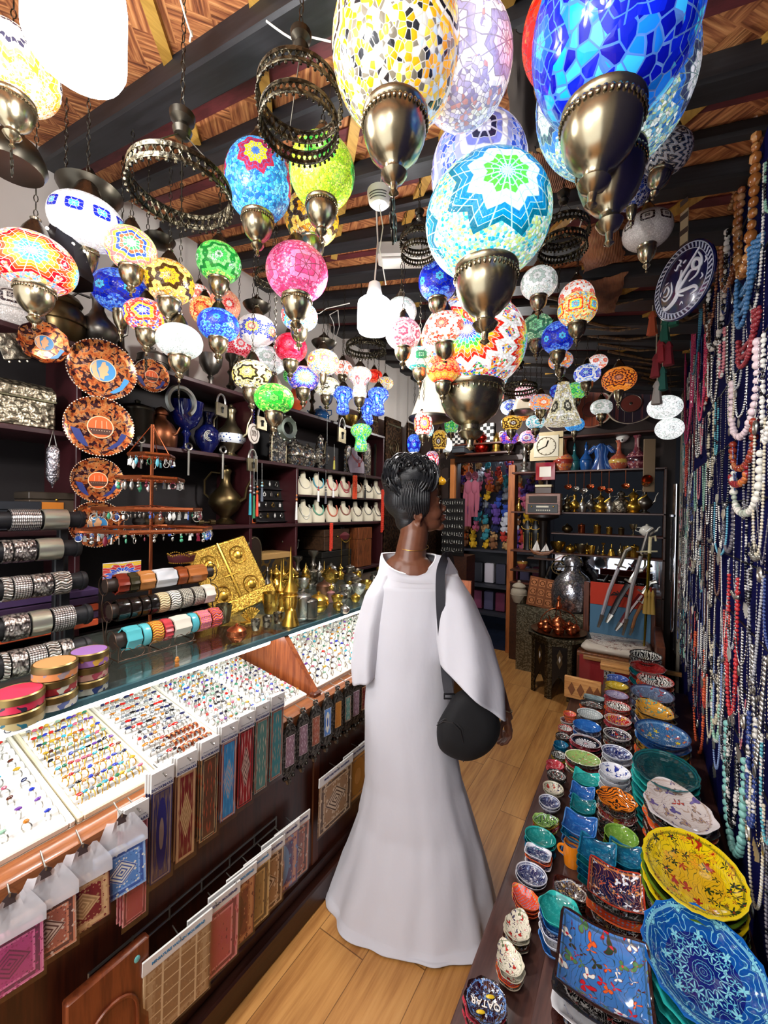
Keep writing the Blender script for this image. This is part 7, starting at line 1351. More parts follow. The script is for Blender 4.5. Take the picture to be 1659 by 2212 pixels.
mg = onZ(1236,1818,.5); o = thing('orange_mug','small orange mug squeezed beside the petrol blue squares','mug',(mg.x,mg.y,.431)); m = MB(); m.lathe([(.001,0),(.022,0),(.026,.03),(.024,.066),(.022,.066),(.022,.01),(.001,.008)],24); m.obj('mug_body',plain('#e08018',.12,0,coat=.5),o); m = MB(); m.torus((-.026,0,.035),.014,.004,14,6,'Y'); m.obj('mug_handle',plain('#e08018',.12,0,coat=.5),o)
# third column
P_(1330,1915,62,.555,.43,'square',NRS,[BLKW,CORAL,BRNF],'square dish with white blossoms on navy and orange',.024,dz=.022,rz=.04); P_(1342,1803,38,.53,.43,'round',GRNP,[OLIVE,GRNP],'leaf green bowl with a fluted inside',.028,dz=.02,lob=20,amp=.015); P_(1332,1724,44,.56,.43,'round',ORNG,[BLKW,REDY2,BLKW],'bright orange wavy rimmed bowl over red and black ones',.03,'bowl',.024,0,8,.05)
P_(1328,1664,35,.55,.43,'round',WBL,[WBL,WBL,WBL],'white bowl with a blue bird picture',.035,dz=.022); P_(1332,1624,34,.53,.43,'round',NAV,[WBL,NRED],'navy bowl with white flower rim',.032,dz=.022); P_(1333,1585,31,.53,.43,'round',NRED,[BLKW,REDY2],'dark bowl with red and blue tulips',.032,dz=.022); P_(1334,1554,30,.52,.43,'round',REDY2,[REDP,BLKW],'red bowl with yellow flowers',.03,dz=.022,lob=8,amp=.02)
P_(1334,1524,29,.52,.43,'round',WBLK,[CORAL,REDP],'white bowl with black vines and a pink rim',.03,dz=.022); P_(1332,1500,27,.51,.43,'round',LIL,[REDP],'lilac patterned bowl with dark red rim',.028,dz=.022); P_(1332,1480,26,.5,.43,'round',YLW,[YLW],'mustard yellow bowl in the rear',.026,dz=.02); P_(1334,1464,24,.5,.43,'round',BLV,[BLV],'violet blue bowl at the rear of the stand',.026,dz=.02)
# fourth column, large pieces
P_(1520,2075,138,.63,.43,'oval',BIGB,[TURQ2,TURQ2,TEALR],'huge blue scalloped platter with pale blue flowers',.03,'plate',.022,0,16,.028,.95,1.25,name='pottery_platter',cat='platter'); P_(1497,1874,116,.64,.43,'oval',YELP,[OLIVE,YELP,OLIVE,BLKW],'big yellow platter with red and black flowers',.026,'plate',.022,0,26,.014,.92,1.2,name='pottery_platter',cat='platter')
P_(1464,1740,92,.62,.43,'leaf',PAIS,[BLKW,CORAL,BRNF],'large lobed white platter with violet paisleys',.02,'plate',.022,1.8,name='pottery_platter',cat='platter'); P_(1437,1660,78,.62,.43,'oval',DTEAL,[TURQ2,TURQ2,TEALR],'dark teal carved platter with wavy rim',.024,'plate',.022,0,14,.02,.9,1.15,name='pottery_platter',cat='platter')
P_(1430,1582,62,.63,.43,'oval',BLFL,[BLUER,YORG,CORAL,CORAL],'blue oval bowl painted with yellow and red flowers',.045,'bowl',.03,0,0,0,.95,1.1,name='pottery_bowl'); P_(1414,1532,54,.62,.43,'leaf',YORG,[YORG,WBL],'yellow and orange painted leaf platter with black edge',.035,'bowl',.03,1.9); P_(1408,1497,50,.6,.43,'oval',GBL,[BLK2,GBL],'blue grey oval bowl with red flowers',.04,'bowl',.03,0,0,0,.95,1.1)
P_(1415,1468,44,.59,.43,'oval',WBLK,[CORAL,TEALR],'white oval bowl with black leaf sprays',.04,'bowl',.03,0,0,0,.9,1.1); P_(1399,1440,43,.6,.43,'oval',RREL,[TEALR,RREL],'dark red relief bowl near the chair',.045,'bowl',.03,0,10,.02,.9,1.1); P_(1395,1414,39,.62,.43,'oval',BLK2,[BLK2,BLK2],'black and white bowl at the far end of the stand',.045,'bowl',.03,0,0,0,.9,1.1)
# carved games boxes at the end of the stand
GB = wood('#b8783c','#d09858',.5,6,0); P = onZ(1262,1512,.43); o = thing('games_box','upright light wooden carved games box at the end of the stand','games box',(P.x-.02,P.y+.1,.385),0); m = MB(); m.rbox(-.1,.1,-.012,.012,0,.13,.003); m.obj('box_panel',GB,o)
m = MB(); [m.plate([(x,.02),(x+.02,.06),(x,.1),(x-.02,.06)],-.016,-.012,'Y') for x in (-.06,-.01,.04,.08)]; m.obj('inlay',plain('#7c4824',.5),o); P = onZ(1330,1442,.45); box_thing('games_box','games box','flat light wooden box behind the violet bowl',(P.x,P.y,.432),.18,.1,.04,GB,.4)
# ---------------------------------------------------------------- right wall with necklaces
VEL = NT('navy_velvet'); VEL = VEL.bsdf(srgb('#0b0c40'),1.0,0,spec=.05,bump=VEL.noise(VEL.coord(),200,2),bstr=.3,bdist=.003)
vb = thing('velvet_board','tall navy velvet board on the right wall hung with necklaces','display board',(0,0,0)); m = MB(); m.box(XR,XR+.025,.35,3.62,.05,2.55); m.obj('velvet_panel',VEL,vb); m = MB(); m.rbox(XR-.02,XR+.028,3.62,3.66,.0,2.4,.004); m.obj('edge_post',wood('#7c7468','#98907f',.5,3,2),vb)
m = MB(); m.tube([(XR-.03,3.75,0),(XR-.03,3.75,1.75)],.022,12); tag(m.obj('chrome_pole',plain('#c8ccd4',.1,1.0)),'chrome pole at the far end of the necklace wall','pole')
NX = XR-.012; NEC = {}
def strand(kind,shape,w,drop):
    key = (kind,shape,round(w,2),round(drop,2))
    if key in NEC: return NEC[key]
    m = MB(); r = {'seed': .0026,'small': .0042,'mid': .0065,'big': .0105,'huge': .0145,'chain': .003,'cord': .002}[kind]; n = 140; pts = []
    for i in range(n+1):
        f = i/n; a = pi*f
        if shape == 'U': pts.append(Vector((0,w/2*cos(a)*(1+.18*sin(a)),-drop*sin(a)**.62)))
        elif shape == 'V': pts.append(Vector((0,w/2*(1-2*f),-drop*(1-abs(1-2*f)**1.25))))
        else: pts.append(Vector((0,w/2*cos(a)*.7,-drop*sin(a)**.35)))
    L_ = 0; last = pts[0]; acc = 0; rg = random.Random(int(w*1000+drop*777)); step = {'seed': 5.4,'small': 2.0,'mid': 1.95,'big': 1.95,'huge': 1.95,'chain': 2.9,'cord': 0}[kind]*r; k = 0
    if kind == 'cord': m.tube(pts[::5],r*1.6,5); NEC[key] = m.mesh('bead_strand',BLACKP); return NEC[key]
    if kind == 'seed': m.tube(pts[::4],r*.55,4)
    for p in pts[1:]:
        d = (p-last).length
        while acc+d >= step: q = (step-acc)/d; last = last.lerp(p,q); d = (p-last).length; acc = 0; k += 1; s = r*(rg.uniform(.8,1.2) if kind in ('mid','big','huge') else 1); (m.ball(last,(s*.55,s,s) if kind == 'chain' else (s,s,s*(1.15 if kind == 'huge' else 1)),7 if r > .006 else 5,5 if r > .006 else 4)) if kind != 'chain' or k % 2 else m.tube([last-Vector((0,0,r)),last+Vector((0,0,r))],r*.35,4)
        acc += d; last = p
    NEC[key] = m.mesh('bead_strand',BLACKP,60); return NEC[key]
def two(c1,c2,sc=60):
    key = ('two',c1,c2,sc)
    if key not in _mc: t = NT('bead_mix'); vr = t.n('ShaderNodeTexVoronoi'); t.put(vr.inputs[0],t.coord()); vr.inputs['Scale'].default_value = sc; _mc[key] = t.bsdf(t.ramp(t.xyz(vr.outputs['Color'])[0],[c1,c2,c1],True,[0,.45,.75]),.25,0,coat=.3)
    return _mc[key]
PEND = {}
def pendm(k):
    if k in PEND: return PEND[k]
    m = MB()
    if k == 'fringe': [m.tube([(0,y*.009,.0),(0,y*.009,-.022-.006*(3-abs(y)))],[.001,.003],5) for y in range(-3,4)]
    elif k == 'drop': m.ball((0,0,-.02),(.004,.009,.016),10,6)
    elif k == 'coins': [m.ball((0,y*.02,-.004-.01*(2-abs(y))),(.002,.008,.008),8,5) for y in range(-2,3)]
    elif k == 'disc': m.torus((0,0,-.022),.016,.004,18,6,'X'); m.ball((0,0,-.022),(.003,.008,.008),8,5)
    elif k == 'chunk': [m.ball((0,y*.016,-.003*(3-abs(y))),(.006,.008,.007),7,5) for y in range(-3,4)]
    PEND[k] = m.mesh('pendant',SILVER,50); return PEND[k]
CNT = {}
def neck_lace(Y,z,w,drop,kind,shape,mat,label,pend=None,grp='necklaces on the velvet wall',x=0.0):
    me = strand(kind,shape,w,drop)
    if pend:
        o = thing('bead_necklace',label,'necklace',(NX-x,Y,z),0,grp); inst(me,'bead_strand',o,mat=mat); inst(pendm(pend),'pendant',o,(-.003,0,-drop)); return o
    o = inst(me,'bead_necklace',None,(NX-x,Y,z),mat=mat); return tag(o,label,'necklace',grp)
def nl(u,v0,v1,hwpx,kind,shape,mat,label,pend=None,n=1,dn=.035):
    a,b = onX(u-hwpx,v0,NX),onX(u+hwpx,v0,NX); Pm = onX(u,v0,NX); bt = onX(u,v1,NX); w = min(abs(a.y-b.y),.5); drop = Pm.z-bt.z
    for q in range(n): neck_lace(Pm.y,Pm.z,round(w*(1-.08*q),2),round(max(.05,drop-dn*(n-1-q)),2),kind,shape,mat,label if n == 1 else '%s, %s strand from inside' % (label,ORD[n-1-q]),pend,x=.004+.004*q)
SIL = metal('#c8c6c2',.22); OLDS = metal('#a8a49c',.3)
nl(1622,120,560,26,'huge','long',two('#a0602c','#c89058',40),'long necklace of tan and brown tumbled stones at the upper right'); nl(1585,330,600,20,'big','U',two('#8c5030','#a87850',50),'reddish brown stone necklace at the upper right'); nl(1590,240,420,15,'big','U',two('#b08050','#8c5c38',50),'short tan coral branch necklace at the upper right')
nl(1560,390,520,12,'big','U',two('#8c6020','#c8c4b8',40),'amber and crystal necklace beside the burlap'); nl(1540,480,700,14,'mid','U',two('#6c3c28','#a86c48',60),'brown wooden bead necklace under the burlap')
nl(1552,560,735,18,'big','U',two('#e8e4dc','#1c1c1c',30),'chunky black and white bead necklace'); nl(1625,560,690,22,'mid','U',plain('#3f6f9c',.3),'steel blue bead necklace',None,5); nl(1622,700,780,20,'mid','U',plain('#8c2c34',.3),'dark red bead necklace',None,3,.03)
nl(1495,700,950,10,'small','U',plain('#c83c6c',.35),'hot pink bead necklace',None,4,.03); nl(1510,560,790,12,'small','U',plain('#3c7c94',.35),'teal seed bead necklace',None,3); nl(1500,640,740,8,'mid','U',plain('#d08c30',.35),'amber orange short necklace'); nl(1522,740,900,8,'small','U',plain('#d0305c',.35),'raspberry pink seed necklace',None,3)
nl(1610,780,940,26,'big','U',plain('#e0c8cc',.15,0,coat=.5),'large pale pink pearl necklace'); nl(1608,930,1010,22,'big','U',two('#8c3020','#a86038',40),'brown and red marbled bead necklace'); nl(1615,980,1110,28,'big','U',two('#dcd8cc','#a8b0a0',30),'long white turquoise stone necklace'); nl(1600,1010,1040,16,'big','U',two('#902028','#c87038',40),'wine red bead necklace')
nl(1514,1380,1640,16,'mid','long',plain('#d85c34',.35),'long orange coral bead necklace hanging low over the pottery'); nl(1592,1590,1850,20,'big','U',plain('#78b0a8',.3),'graduated pale turquoise bead necklace at the lower right'); nl(1588,1240,1560,14,'mid','long',plain('#b82c30',.3),'red coral and pink stone necklace','drop'); nl(1560,1080,1200,14,'small','U',plain('#58a0b8',.3),'turquoise seed necklace with silver drops','fringe')
nl(1555,1380,1680,12,'small','long',plain('#7c90b8',.3),'light blue bead necklace with a silver fringe, hanging low','fringe'); nl(1480,1050,1250,8,'small','U',two('#c8c4b8','#5c8ca0',60),'grey and blue shell necklace at the far end','chunk')
for q,(u,v0,v1) in enumerate([(1648,560,900),(1640,900,1180),(1650,1180,1500),(1630,1290,1620),(1650,1500,1850),(1612,1500,1720),(1575,1520,1720)]): nl(u,v0,v1,12,'chain','long',SIL,['heavy silver link chain beside the blue necklaces','heavy silver chain with knotted links right of the pearls','silver coin chain at the right edge','silver chain of flat ovals','long silver chain hanging over the yellow platter','silver chain with filigree panels','thin silver chain above the orange bowl'][q],['disc','coins','coins','drop','fringe','coins','fringe'][q])
WC = [('coral red','#b83c30'),('black','#141416'),('silver grey','#98989c'),('white','#dcd8d0'),('turquoise','#4c98a4'),('brown','#5c3424'),('cream','#c8bca0'),('dark blue','#283c78'),('mint','#8cb8a0'),('wine red','#6c1c2c'),('rose','#c07078'),('smoky','#5c5860')]
rg = random.Random(21); rowz = [2.42,2.2,1.98,1.76,1.56,1.38,1.2,1.02,.86]; rown = ['top','second','third','fourth','fifth','sixth','seventh','eighth','ninth']
for ri,z in enumerate(rowz):
    for ci in range(17):
        Y = 1.16+.148*ci+(.05 if ri % 2 else 0)
        if Y > 3.55: continue
        cn,cc = rg.choice(WC); kind = rg.choice(['seed','small','small','mid','chain','small']); sh_ = rg.choice(['U','U','V','U','long']); drop = rg.choice([.16,.22,.28,.34]); w = rg.choice([.1,.13,.16])
        mat = SIL if kind == 'chain' or rg.random() < .28 else (two(cc,rg.choice(['#c8c4bc','#1c1a1c',cc]),60)); pn = rg.choice(['fringe','chunk','drop','coins',None,'fringe','disc']) if ri > 2 else rg.choice([None,None,'drop'])
        cn = 'silver' if mat is SIL else cn
        if ri > 6 and drop > .28: drop = .28
        neck_lace(Y,z,w,drop,kind,sh_,mat,'%s %s necklace, %s place from the front, %s row of the velvet wall' % (cn,{'seed': 'fine bead','small': 'small bead','mid': 'bead','chain': 'chain'}[kind],ORD[ci],rown[ri]),pn,x=.002+.006*rg.random())
m = MB()
for z in rowz:
    m.tube([(NX+.004,1.0,z+.005),(NX+.004,3.58,z+.005)],.0025,5)
tag(m.obj('hanging_rails',IRON,vb),None)
# long silver chain curtain at the far end
m = MB(); [m.tube([(XR-.06,3.68+.012*j,1.5),(XR-.06,3.68+.012*j,1.1-.02*abs(j-4))],.0022,4) for j in range(9)]; m.rbox(XR-.07,XR-.05,3.66,3.79,1.5,1.52,.002); tag(m.obj('chain_curtain',metal('#dcdce4',.2)),'curtain of fine silver chains at the far end of the wall','chain curtain')
# tassels hanging from the beam
for i,(u,v,c_) in enumerate([(1410,720,'#c85c38'),(1437,735,'#2c6c58'),(1428,780,'#a83038'),(1455,700,'#2c7058'),(1445,785,'#8c2430'),(1432,840,'#2c6458'),(1420,870,'#b0a8a0'),(1418,812,'#8c2c34')]):
    P = onY(u,v-60,2.5); P.x = min(P.x,XR-.05); o = thing('wool_tassel',['orange red','bottle green','crimson','sea green','maroon','dark teal','greyish','brick red'][i]+' wool tassel hanging beside the round calligraphy plaque','tassel',P,0,'wool tassels'); m = MB(); m.lathe([(.006,0),(.016,-.02),(.018,-.03),(.014,-.035),(.024,-.12),(.001,-.125)],12,lob=6,amp=.08); m.obj('wool_fringe',plain(c_,.9),o,loc=(0,0,-.03)); m = MB(); m.tube([(0,0,-.03),(0,0,.12)],.003,5); m.obj('cord',plain('#b0a48c',.8),o)
# calligraphy plaque
P = at(1475,609,1.35); P.x = min(P.x,XR-.075); t_ = depth(P); k = t_/FPX; pl = thing('calligraphy_plaque','round navy plaque with white calligraphy hanging on a striped ribbon','plaque',P,0); dd = CAM-P; n_ = Vector((-1,-.8,0)).normalized(); pl.rotation_euler = (0,0,atan2(n_.y,n_.x)); R = 78*k
m = MB(); m.T = Matrix.Rotation(pi/2,4,'Y'); m.lathe([(.001,-.006),(R*.98,-.006),(R,-.004),(R,.002),(R*.98,.004),(.001,.004)],48); m.obj('plaque_disc',plain('#0c1040',.2,0,coat=.4),pl)
WH = plain('#dfe0e8',.35); m = MB(); m.torus((.0045,0,0),R*.95,R*.012,48,4,'X'); m.torus((.0045,0,0),R*.8,R*.012,48,4,'X')
for q in range(44): a = 2*pi*q/44; c,s = cos(a),sin(a); m.tube([(.0045,R*.82*c,R*.82*s),(.0045,R*.93*cos(a+.09),R*.93*sin(a+.09))],R*.022,4)
m.obj('border_pattern',plain('#b8bac8',.4),pl)
def stroke(pts,r):   # pen strokes in plaque units (x right, y up)
    Pp = [Vector(p) for p in pts]; fine = []
    for i in range(len(Pp)-1):
        p0,p1,p2,p3 = Pp[max(i-1,0)],Pp[i],Pp[i+1],Pp[min(i+2,len(Pp)-1)]
        for q in range(6): s = q/6; fine.append(.5*((2*p1)+(-p0+p2)*s+(2*p0-5*p1+4*p2-p3)*s*s+(-p0+3*p1-3*p2+p3)*s**3))
    fine.append(Pp[-1]); n = len(fine); return [(.005,p.x*R,p.y*R) for p in fine],[R*r*(.35+.65*sin(pi*(i+.5)/n)) for i in range(n)]
m = MB()
for pts,r in [([(.52,.5),(.62,.3),(.6,.12),(.42,.12),(.36,.28),(.46,.36),(.58,.22),(.5,-.05),(.25,-.12)],.05),([(.48,.06),(.3,.14),(.1,-.02),(-.1,-.22),(.2,-.3),(.42,-.34),(.5,-.46),(.3,-.5)],.055),([(.55,.62),(.2,.3),(-.1,0),(-.12,-.28),(.08,-.42)],.05),([(.0,.32),(-.06,-.1),(-.2,-.4),(-.5,-.52),(-.62,-.4)],.06),
                 ([(-.62,.0),(-.5,.12),(-.42,-.02),(-.5,-.14),(-.62,-.1)],.03),([(-.35,.18),(-.32,-.05),(-.36,-.2)],.025),([(-.68,-.12),(-.55,-.26),(-.4,-.22),(-.3,-.1)],.03),([(-.56,.2),(-.44,.22)],.02),([(-.25,.48),(-.18,.42),(-.1,.52),(-.02,.44)],.025),([(.05,.48),(.14,.52)],.03),([(.72,.28),(.76,.18),(.7,.12)],.02),([(-.1,.66),(-.02,.58),(-.08,.52)],.025),([(.62,-.1),(.66,-.2),(.58,-.24)],.02),([(-.05,-.62),(.02,-.56),(.06,-.64)],.02),([(-.7,.08),(-.74,-.04)],.02)]:
    a,b = stroke(pts,r); m.tube(a,b,6,True)
m.obj('calligraphy',WH,pl)
m = MB(); z1 = min(.32,ceil_z(P.x)-P.z-.1); m.rbox(-.002,.001,-.016,.016,R*.8,z1,.0008); m.obj('ribbon',plain('#a89878',.8),pl); m = MB(); [m.box(.001,.0018,-.016,.016,z,z+.018) for z in [R*.9+.05*j for j in range(4)]]; m.obj('ribbon_pattern',plain('#3c2c24',.8),pl)
# antler like pole and dried pods at the top right
m = MB(); pts = [onX(1515,500,XR-.05),onX(1565,300,XR-.05),onX(1600,150,XR-.05),onX(1625,20,XR-.05)]; m.tube(pts,[.018,.022,.026,.03],8); tag(m.obj('wooden_pole',wood('#241812','#3c2a20',.6,3,2)),'dark wooden pole leaning up the right wall beside the tan stone necklace','pole')
P = onX(1640,85,XR-.035); m = MB(); m.lathe([(.008,.04),(.02,.025),(.026,0),(.026,-.03),(.02,-.06),(.001,-.065)],14,lob=7,amp=.12); tag(m.obj('red_wool_tassel',plain('#a82030',.95),None,60,P+Vector((0,0,.02))),'big red wool tassel at the top right corner','tassel')
P = onX(1540,110,XR-.06); m = MB(); m.T = Matrix.Rotation(.15,4,'X'); m.ball((0,0,0),(.015,.06,.16),16,10); m.T = Matrix.Identity(4); [m.tube([(-.016,-.045,-.08+.02*j),(-.022,.0,-.07+.02*j),(-.016,.045,-.08+.02*j)],.0025,4) for j in range(9)]; tag(m.obj('carved_shield',plain('#2c241e',.5),None,50,P),'long dark carved shield on the right wall near the roof','shield')
P = onX(1508,290,XR-.05); m = MB(); pts = [(0,.04*sin(3*j/10),-.03*j) for j in range(10)]; m.loft([[( .006*cos(a),p[1]+(.05-.004*j)*sin(a),p[2]) for a in [2*pi*k_/12 for k_ in range(12)]] for j,p in enumerate(pts)]); tag(m.obj('fur_hide',plain('#a49a92',.95),None,60,P),'strip of pale grey hide hanging on the right wall below the roof','hide')
P = onY(1455,470,2.6) ; P.x = min(P.x,XR-.06); m = MB(); m.loft([[(.01*cos(a),.05*(1-.08*abs(j-5))*sin(a)+.01*sin(j),-.03*j) for a in [2*pi*k_/12 for k_ in range(12)]] for j in range(11)]); tag(m.obj('patterned_scarf',C('#c8b8a0','#b09c80',['#b84c28','#e8e0d0','#8c6c4c'],'vine',40,.7),None,60,P),'cream and rust scroll patterned scarf behind the calligraphy plaque','scarf')

# ---------------------------------------------------------------- back wall shelving
FY = YF-.02
bs = thing('back_shelf_unit','open wooden shelving unit against the back wall','shelving',(0,0,0)); BX0,BX1 = -1.11,.2
for z in (1.925,1.525,1.325,1.13,.8): m = MB(); m.rbox(BX0 if z != 1.325 else -.72,BX1,FY-.2,FY,z-.018,z,.003); m.obj('shelf_board',wood('#3c1c12','#54291a',.35,3,0),bs)
m = MB(); m.rbox(-.78,-.76,FY-.19,FY,.8,1.92,.003); m.obj('upright',DKWOOD,bs); m = MB(); m.rbox(BX1-.02,BX1,FY-.2,FY,0,1.92,.003); m.obj('upright',DKWOOD,bs); m = MB(); m.box(BX0,BX1-.02,FY-.18,FY,0,.78); m.obj('base_cabinet',DKWOOD,bs)
m = MB(); m.rbox(BX0,BX1,FY-.2,FY,2.235,2.255,.003); m.rbox(-1.75,BX0,FY-.2,FY,2.235,2.255,.003); tag(m.obj('high_shelf',wood('#3c1c12','#54291a',.35,3,0)),'high wall shelf above the doorway and the clock','shelf')
m = MB(); m.rbox(-1.75,-1.12,FY-.2,FY-.06,2.13,2.15,.003); tag(m.obj('door_shelf',wood('#3c1c12','#54291a',.35,3,0)),'narrow shelf directly above the doorway','shelf')
MIR = NT('mirror').bsdf((.75,.8,.9),.03,1.0); m = MB(); m.box(-.74,.18,FY-.004,FY,.8,1.1); tag(m.obj('mirror_panel',MIR),'mirror panel behind the lowest shelf of small glasses','mirror')
def backpt(u,hpx,z,v=1100,Y=FY-.12): P = onY(u,v,Y); t = depth(P); return Vector((P.x,Y,z)),hpx*t/FPX
def bv(kind,u,hpx,z,mat,label,v=1100,rz=0,Y=FY-.12,g='vessels on the back shelves',**k): p,h = backpt(u,hpx,z,v,Y); return vessel(kind,p,h,mat,label,rz,g,**k)
P1 = C('#a8503c','#c8a048',['#d8c090','#3c4c78','#c8602c'],'floral',41); P2 = C('#6c2434','#3c1420',['#d8b0a8','#3c4c88','#c08080'],'floral',42); TB = plain('#1c5458',.15,0,coat=.5); BB = plain('#1c4c88',.15,0,coat=.5); RB_ = metal('#a81c14',.2)
bv('gourd',1040,46,2.15,RB_,'shiny red double gourd vase above the doorway',970,Y=FY-.13); bv('tower',1072,46,2.15,BRASS,'brass tiered incense burner above the doorway',970,Y=FY-.13,mat2=GOLD); bv('jar',1098,30,2.15,OLDB,'dark silver round jar above the doorway',980,Y=FY-.13); bv('candlestick',1133,70,1.926,SILVER,'silver stand under the pink flower lamp',1000)
z0 = 1.926
bv('longneck',1218,72,z0,C('#c85c40','#8c2c20',['#e8d8c8','#3c6c78','#d8a040'],'floral',43),'red patterned slim bird jug, left of the teal birds',990,.5); bv('bottle',1241,60,z0,TB,'dark green ceramic bird with a pointed beak',995,.3,mat2=TB); bv('bottle',1266,62,z0,BB,'blue ceramic bird with a pointed beak',995,.3,mat2=BB); 
p,h = backpt(1299,56,z0,990); m = MB(); m.loft([[(a*h*.42*w,b*h*.12,z*h) for a,b in [(cos(q),sin(q)) for q in [2*pi*j/16 for j in range(16)]]] for z,w in ((0,1.0),(.03,1.0),(.35,.62),(.5,.5),(.6,.55),(.8,.66),(.9,.6),(.97,.3),(1,.24))]); [m.tube([(s*.2*h,0,.9*h),(s*.42*h,0,.68*h),(s*.4*h,0,.62*h)],[.1*h,.1*h,.08*h],8) for s in (-1,1)]; tag(m.obj('kaftan_vase',C('#1c4c94','#143c78',['#4c80c0','#8cb0d8'],'relief',44),None,50,p),'blue ceramic vase shaped like a little kaftan','vase')
bv('longneck',1337,62,z0,P1,'orange flowered round vase with gold neck',985); bv('longneck',1376,72,z0,P2,'burgundy flowered vase with tall neck',985)
m = MB(); m.rbox(-.012,.0,-.045,.045,-.24,.22,.003); P = onY(1403,1000,FY-.24); o = thing('turquoise_strap','leather strap with three turquoise medallions at the right end of the back shelf','strap',(P.x,P.y,1.95),-pi/2+.3); m.obj('leather_band',plain('#8c7458',.7),o); [MB().torus((-.016,0,z),.026,.01,18,6,'X').ball((-.014,0,z),(.008,.02,.02),10,6).obj('medallion',plain('#2c7c80',.3),o) for z in (.12,.0,-.12)]
P = onY(1345,928,FY-.1); o = thing('security_camera','white dome security camera beneath the high shelf','security camera',(P.x,P.y,2.19)); m = MB(); m.lathe([(.001,.045),(.05,.044),(.055,.03),(.045,.01),(.02,-.015),(.001,-.02)],24); m.obj('camera_housing',WHITEP,o); m = MB(); m.ball((0,-.035,.0),(.022,.022,.022),14,8); m.obj('camera_ball',WHITEP,o); m = MB(); m.ball((0,-.053,-.002),(.009,.006,.009),10,6); m.obj('lens',BLACKP,o)
# clock
P,k_ = backpt(1179,1,0,965,FY-.22); P = onY(1180,964,FY-.2); k = depth(P)/FPX; hw = 34*k; o = thing('wall_clock','square cream wooden wall clock with carved frame','clock',P); m = MB(); m.rbox(-hw,hw,0,.02,-31*k,31*k,.003); m.obj('clock_frame',C('#d8c8a0','#c8b488',['#a88c5c','#e8dcc0'],'dots',45,.5),o)
m = MB(); m.rbox(-hw*.74,hw*.74,-.006,0,-23*k,23*k,.002); m.obj('clock_face',plain('#d8d0b8',.4),o); m = MB(); m.T = Matrix.Translation((0,-.008,0)); m.torus((0,0,0),19*k,.8*k,28,5,'Y'); [m.tube([(16*k*sin(a),0,16*k*cos(a)),(19*k*sin(a),0,19*k*cos(a))],.6*k,4) for a in [pi/6*j for j in range(12)]]; m.obj('dial_marks',plain('#5c4c30',.5),o)
m = MB(); m.T = Matrix.Translation((0,-.01,0)); m.tube([(0,0,0),(-17*k,0,-8*k)],.9*k,4); m.tube([(0,0,0),(4*k,0,12*k)],1.2*k,4); m.obj('clock_hands',IRON,o)
P = onY(1178,1018,FY-.22); k = depth(P)/FPX; o = thing('red_picture_frame','small red ornate picture frame on the back shelf','picture frame',P); m = MB(); m.rbox(-20*k,20*k,0,.012,-19*k,19*k,.003); m.obj('frame',C('#b02c3c','#8c1c28',['#e8b0b0','#e0a848'],'floral',46),o); m = MB(); m.rbox(-12*k,12*k,-.002,0,-12*k,10*k,.001); m.obj('picture',plain('#d8d0c4',.15),o)
# radios on pedestal
P = onY(1172,1090,FY-.3); k = depth(P)/FPX; o = thing('retro_radio','brown wooden retro radio with a black dial panel','radio',(P.x,P.y,onY(1172,1112,FY-.3).z)); W_ = 36*k; H_ = 46*k; m = MB(); m.rbox(-W_,W_,-.0,.12,0,H_,.006); m.obj('radio_case',wood('#6c4434','#8c6050',.3,4,0),o)
m = MB(); m.rbox(-W_*.8,W_*.8,-.004,0,H_*.56,H_*.88,.002); m.obj('speaker_grille',plain('#2c2420',.7),o); m = MB(); m.rbox(-W_*.86,W_*.86,-.005,0,H_*.1,H_*.5,.002); m.obj('dial_panel',BLACKP,o); [MB().ball((s*W_*.62,-.008,H_*.38),(.008,.006,.008),10,6).obj('knob',BRASS,o) for s in (-1,1)]; m = MB(); [m.rbox(-W_*.35+j*W_*.12,-W_*.28+j*W_*.12,-.007,-.005,H_*.18,H_*.24,.0005) for j in range(7)]; m.rbox(-W_*.35,W_*.35,-.007,-.005,H_*.34,H_*.42,.0005); m.obj('dial_keys',plain('#c8c0a8',.3),o)
zt_ = o.location.z; box_thing('music_box','music box','small brown and cream box on top of the retro radio',(P.x,P.y+.06,zt_+H_+.001),.15,.09,.085,plain('#3c2418',.3),.3,pi,plain('#c8bc98',.4))
o = thing('radio_pedestal','dark pedestal column carrying the retro radio','pedestal',(P.x,P.y+.06,0)); m = MB(); m.lathe([(.001,0),(.14,0),(.14,.03),(.05,.07),(.035,.2),(.035,zt_-.12),(.05,zt_-.06),(.14,zt_-.025),(.14,zt_-.002),(.001,zt_-.002)],20); m.obj('column',plain('#1a120e',.4),o)
# shelf rows
row1 = [('dallah',1225,38,OLDB,'worn brass coffee pot'),('ewer',1241,40,GOLD,'golden slim ewer'),('bottle',1258,42,SILVER,'silver ball bottle'),('ewer',1277,42,PEWT,'pewter ewer'),('dallah',1297,44,GOLD,'golden coffee pot'),('bottle',1317,44,SILVER,'engraved silver bottle'),('flask',1341,48,SILVE,'engraved silver jug'),('dallah',1368,54,GOLD,'large golden coffee pot'),('ewer',1392,58,PEWT,'tall pewter ewer')]
for i,(kd,u,h,mt,nm) in enumerate(row1): bv(kd,u,h,1.526,mt,nm+' on the upper brass row of the back shelves',1100,rz=-.3)
bv('bottle',1121,30,1.526,BRASS,'brass hand bell left of the retro radio',1100,mat2=BRASS)
row2 = [('teapot',1225,20,BRONZE,'bronze sugar pot'),('canister',1256,22,COPPER,'copper drum box'),('canister',1290,22,BRASS,'brass house shaped box'),('canister',1316,18,BRASS,'small brass box'),('canister',1342,18,BRONZE,'bronze round box'),('goblet',1368,24,OLDB,'old brass footed bowl'),('teapot',1397,26,plain('#e4e0d4',.2),'white and gold little teapot')]
